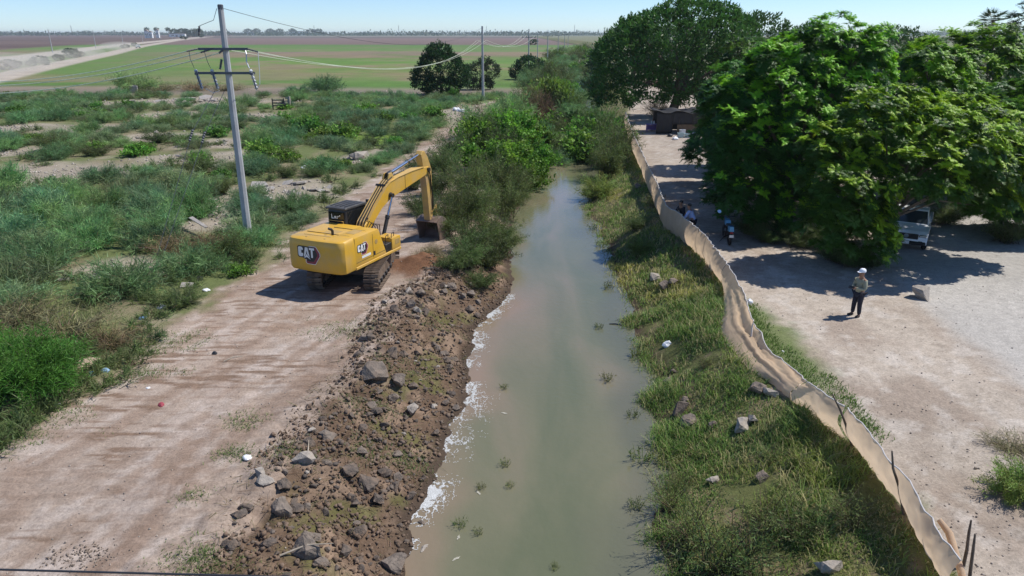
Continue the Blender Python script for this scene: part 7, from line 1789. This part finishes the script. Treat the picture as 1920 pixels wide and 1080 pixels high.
# ---------------------------------------------------------------- far countryside
FT = [leafy_tree('t', '', None, [(0, 0, 4.5, 3.6, 3.4, 3), (-2.4, 0, 3.4, 2.4, 2.4, 2.4), (2.2, 0, 3.8, 2.5, 2.4, 2.6), (0, -.5, 1.8, 3, 2.4, 1.8)], 1500, 600 + k, c, 1.0, .5, .35, clump=1.1, mesh_only=True) for k, c in enumerate([(.045, .085, .035), (.05, .09, .045), (.035, .07, .03)])]
PALMT = leafy_tree('t', '', None, [(0, 0, 9, 2.6, 2.6, 1.8)], 500, 620, (.04, .075, .03), 1.4, .5, .25, clump=1.2, mesh_only=True)
def far_tree(label, xy, s, k=0, sz=1.0, name='far_tree', meshes=None, group=None):
    t = thing(name, label, 'tree', at(xy), (xy[0] * 7.3) % 6.28, group); t.scale = (s, s, s * sz)
    cm, tm = meshes or FT[k % 3]; place('crown', cm, t); place('trunk', tm, t); return t
for k, (px2, s) in enumerate(((276, 1), (294, 1), (316, .9))):
    pass
for xy, lab in (((-976.959, 2005.799), 'left of three tall trees by the far white houses'), ((-951.212, 2005.799), 'middle of three tall trees by the far white houses'), ((-919.743, 2005.799), 'right of three tall trees by the far white houses')):
    far_tree(lab, xy, 2.0, 0, 1.05, 'far_tree', PALMT)
b0 = (-933.919, 2150.684)
for k, dxk in enumerate((-34, -17, 0, 17, 34)):
    far_tree(f'{["first", "second", "third", "fourth", "fifth"][k]} tree from the left in the dark grove on the horizon', (b0[0] + dxk, b0[1] + (k % 2) * 10), 3.3, k, .85, group='grove on the horizon')
FWHT = plain('house_white', (0.78, 0.78, 0.76), 0.8); FROOF = plain('house_roof', (0.30, 0.24, 0.21), 0.8)
def far_house(label, xy, d, rz=0.2, name='far_house'):
    t = thing(name, label, 'house', at(xy), rz)
    w, dd, h = d
    mb = MB(); mb.box((0, 0, h / 2), (w, dd, h)); wl_ = mb.build('wall', FWHT, t)
    mb = MB(); mb.prism([(-w / 2 - .4, h), (w / 2 + .4, h), (w / 2 + .4, h + .25), (0, h + .2 * h + .3), (-w / 2 - .4, h + .25)], -dd / 2 - .3, dd / 2 + .3); mb.build('roof', FROOF, t)
    for x in (-w * .25, w * .25):
        mb = MB(); mb.box((x, -dd / 2 - .02, h * .55), (w * .14, .06, h * .3)); mb.build('window', CGLA, wl_)
    mb = MB(); mb.box((0, -dd / 2 - .02, h * .33), (w * .13, .06, h * .62)); mb.build('door', FROOF, wl_)
far_house('left small white house by the far tall trees', (-786.531, 1614.124), (8, 8, 14), .1)
far_house('right small white house by the far tall trees', (-778.470, 1614.124), (7, 7, 12), .1)
far_house('narrow white building under the middle tall tree', (-807.205, 1706.730), (6, 6, 16), .1)
far_house('long low white shed on the horizon before the grove', (-934.569, 2090.293), (44, 12, 8), .1)
far_house('white shed at the right end of the dark grove', (-933.231, 2214.661), (12, 10, 12), .1)
far_house('low white building among the village trees on the horizon', (-1073.013, 3793.278), (110, 20, 16), 0)
far_house('second low building of the village on the horizon', (-1324.373, 3793.278), (60, 20, 14), 0)
for k, xy in enumerate([(-1345.996, 3793.278), (-1302.751, 3793.278), (-1229.775, 3793.278), (-1183.827, 3793.278), (-1118.960, 3793.278), (-1027.065, 3793.278), (-986.523, 3793.278)]):
    far_tree(f'{["first", "second", "third", "fourth", "fifth", "sixth", "seventh"][k]} tree from the left in the far village', (xy[0], xy[1] + 30), 5.0, k, .8, group='trees of the far village')
for k, (xy, s) in enumerate([((-145.783, 213.097), .6), ((-165.302, 258.774), .55), ((-155.254, 245.640), .4), ((-190.997, 321.609), .8), ((-192.881, 328.847), .6), ((-149.997, 222.957), .5), ((-154.533, 237.591), .4), ((-266.460, 512.690), .6), ((-301.956, 595.516), .6), ((-174.050, 284.035), .5), ((-547.999, 1248.137), 1.2), ((-780.030, 1879.175), 1.6), ((19.393, 677.460), 1.0)]):
    o = thing('roadside_bush', f'{["first", "second", "third", "fourth", "fifth", "sixth", "seventh", "eighth", "ninth", "tenth", "eleventh", "twelfth", "last"][k]} of the bushes along the far road verge', 'bush', at(xy), k, 'bushes along the far road'); o.scale = (s, s, s * .6); place('foliage', FT[(k + 1) % 3][0], o)
# belt of trees along the horizon, too far to tell apart
rng = np.random.default_rng(700)
m = 900; xx = rng.uniform(-3400, 3400, m); yy = rng.uniform(2900, 4200, m)
hh = 7 + 9 * rng.random(m) + 4 * noise(xx * .004, yy * .004, 71)
n = m * 26; c = np.repeat(np.stack([xx, yy, hh * .5], -1), 26, 0); P = c + rng.normal(size=(n, 3)) * np.array([22, 10, 1]) * np.repeat(np.stack([np.ones(m), np.ones(m), hh * .28], -1), 26, 0); P[:, 2] = np.maximum(P[:, 2], .5)
V, F, C = leaves4(P, unit(rng.normal(size=(n, 3)) + np.array([0, 0, .3])), rng.uniform(6, 12, n), rng.uniform(4, 8, n), rng, tint(rng, n, (.05, .085, .045), .3, .1))
tag(place('treeline', npmesh('treeline', V, F, LEAFT, C)), 'hazy belt of trees along the horizon', 'treeline', kind='stuff')
# trees of the right horizon behind the stand
for k, (xy, s, lab) in enumerate([((70, 150), 1.25, 'dusty tree in the gap left of the palm'), ((61, 152), 1.05, 'russet tinged tree in the gap between the crowns'), ((80, 155), 1.15, 'greyish tree just left of the palm'), ((92, 140), 1.3, 'tree beyond the palm on the right'), ((52, 140), 1.0, 'tree low in the gap behind the tallest crown'), ((42, 120), 1.0, 'tree behind the spreading one'), ((34, 175), 1.2, 'tree far behind the shack'), ((104, 130), 1.5, 'broad dark tree right of the palm')]):
    far_tree(lab, xy, s, k)
BACKT = leafy_tree('t', '', None, [(0, 0, 5.0, 3.6, 3.4, 3), (-2.4, 0, 3.6, 2.4, 2.4, 2.4), (2.2, 0, 4.2, 2.5, 2.4, 2.6), (0, -.5, 1.8, 3, 2.4, 1.8)], 9000, 640, (.05, .115, .028), .34, .14, .3, clump=.6, mesh_only=True)
for xy, s, lab in (((31.5, 96.0), 1.5, 'dark tree right behind the big spreading one'), ((41.0, 104.0), 1.35, 'dark tree behind the tallest feathery crown'), ((52.0, 100.0), 1.3, 'dark tree in the back row left of the palm')): far_tree(lab, xy, s, 0, 1.0, 'far_tree', BACKT)
def palm():
    xy = (71.5, 112.0); t = thing('palm_tree', 'lone fan palm rising over the crowns at the right', 'palm tree', at(xy))
    mb = MB(); mb.tube([(0, 0, 0), (.15, 0, 6), (.1, 0, 11.3)], [.35, .26, .24], 8); mb.build('trunk', BARK, t)
    rng = np.random.default_rng(720); items = []
    for k in range(34):
        az = rng.uniform(0, 6.28); el = rng.uniform(-.5, 1.3); d = np.array([math.cos(az) * math.cos(el), math.sin(az) * math.cos(el), math.sin(el)])
        c = np.array([.1, 0, 11.3]) + d * 1.3; s = unit(np.cross(d, [0, 0, 1.0]) + 1e-3)
        fan = np.linspace(-1.1, 1.1, 11); D2 = unit(d[None] * np.cos(fan)[:, None] + s[None] * np.sin(fan)[:, None] + np.array([0, 0, -.12]))
        items.append(blades(np.tile(c, (11, 1)), D2, np.full(11, 1.15), np.full(11, .14), rng, tint(rng, 11, (.05, .095, .035))))
        items.append(sticks(np.array([[.1, 0, 11.3]]), c[None], np.array([.03]), tint(rng, 1, (.07, .08, .03)), rng))
    V, F, C = stack(items); place('crown', npmesh('crown', V, F, LEAFT, C), t)
palm()
# radio masts on the horizon
for k, (xy, h) in enumerate([((-508.389, 3365.176), 42), ((-115.107, 3365.176), 40), ((280.573, 3365.176), 44), ((-1976.002, 3365.176), 42), ((-887.282, 3365.176), 42)]):
    mb = MB()
    for s in range(3): a = s * 2.094; mb.tube([(math.cos(a) * 1.6, math.sin(a) * 1.6, 0), (math.cos(a) * .6, math.sin(a) * .6, h)], .35, 4)
    for z in range(4, h, 6): mb.tube([(-1.2, -.4, z), (1.2, -.4, z + 3), (-.2, .9, z + 6)], .15, 4)
    tag(mb.build('radio_mast', GALV, None, loc=at(xy)), f'thin radio mast on the horizon, {["left of the slim pole", "at the slim pole", "above the canal strip", "above the far left field", "above the far village"][k]}', 'mast')
# dust behind the far pickup
mb = MB(); r = random.Random(9)
RD = [(-279.534, 551.028), (-207.582, 380.081), (-165.184, 275.960), (-138.376, 209.998), (-118.246, 162.493)]
for (a, b) in zip(RD, RD[1:]):
    for k in range(3):
        f = (k + r.random()) / 3; x = a[0] + (b[0] - a[0]) * f; y = a[1] + (b[1] - a[1]) * f; s = r.uniform(4, 7)
        t_ = bmesh.new(); bmesh.ops.create_icosphere(t_, subdivisions=2, radius=1.0); bmesh.ops.scale(t_, vec=(s * 2.0, s * 1.4, s * .42), verts=t_.verts); bmesh.ops.translate(t_, vec=(x - 4, y, s * .36), verts=t_.verts); mb._join(t_)
dm, dn, dlk, db_ = new_mat('road_dust'); dn.remove(db_); pv = dn.new('ShaderNodeVolumePrincipled'); pv.inputs['Color'].default_value = (.86, .80, .72, 1); pv.inputs['Density'].default_value = .03; dlk.new(pv.outputs['Volume'], dn['Material Output'].inputs['Volume'])
tag(mb.build('dust_cloud', dm), 'pale dust trailing behind the far pickup', 'dust', kind='stuff')
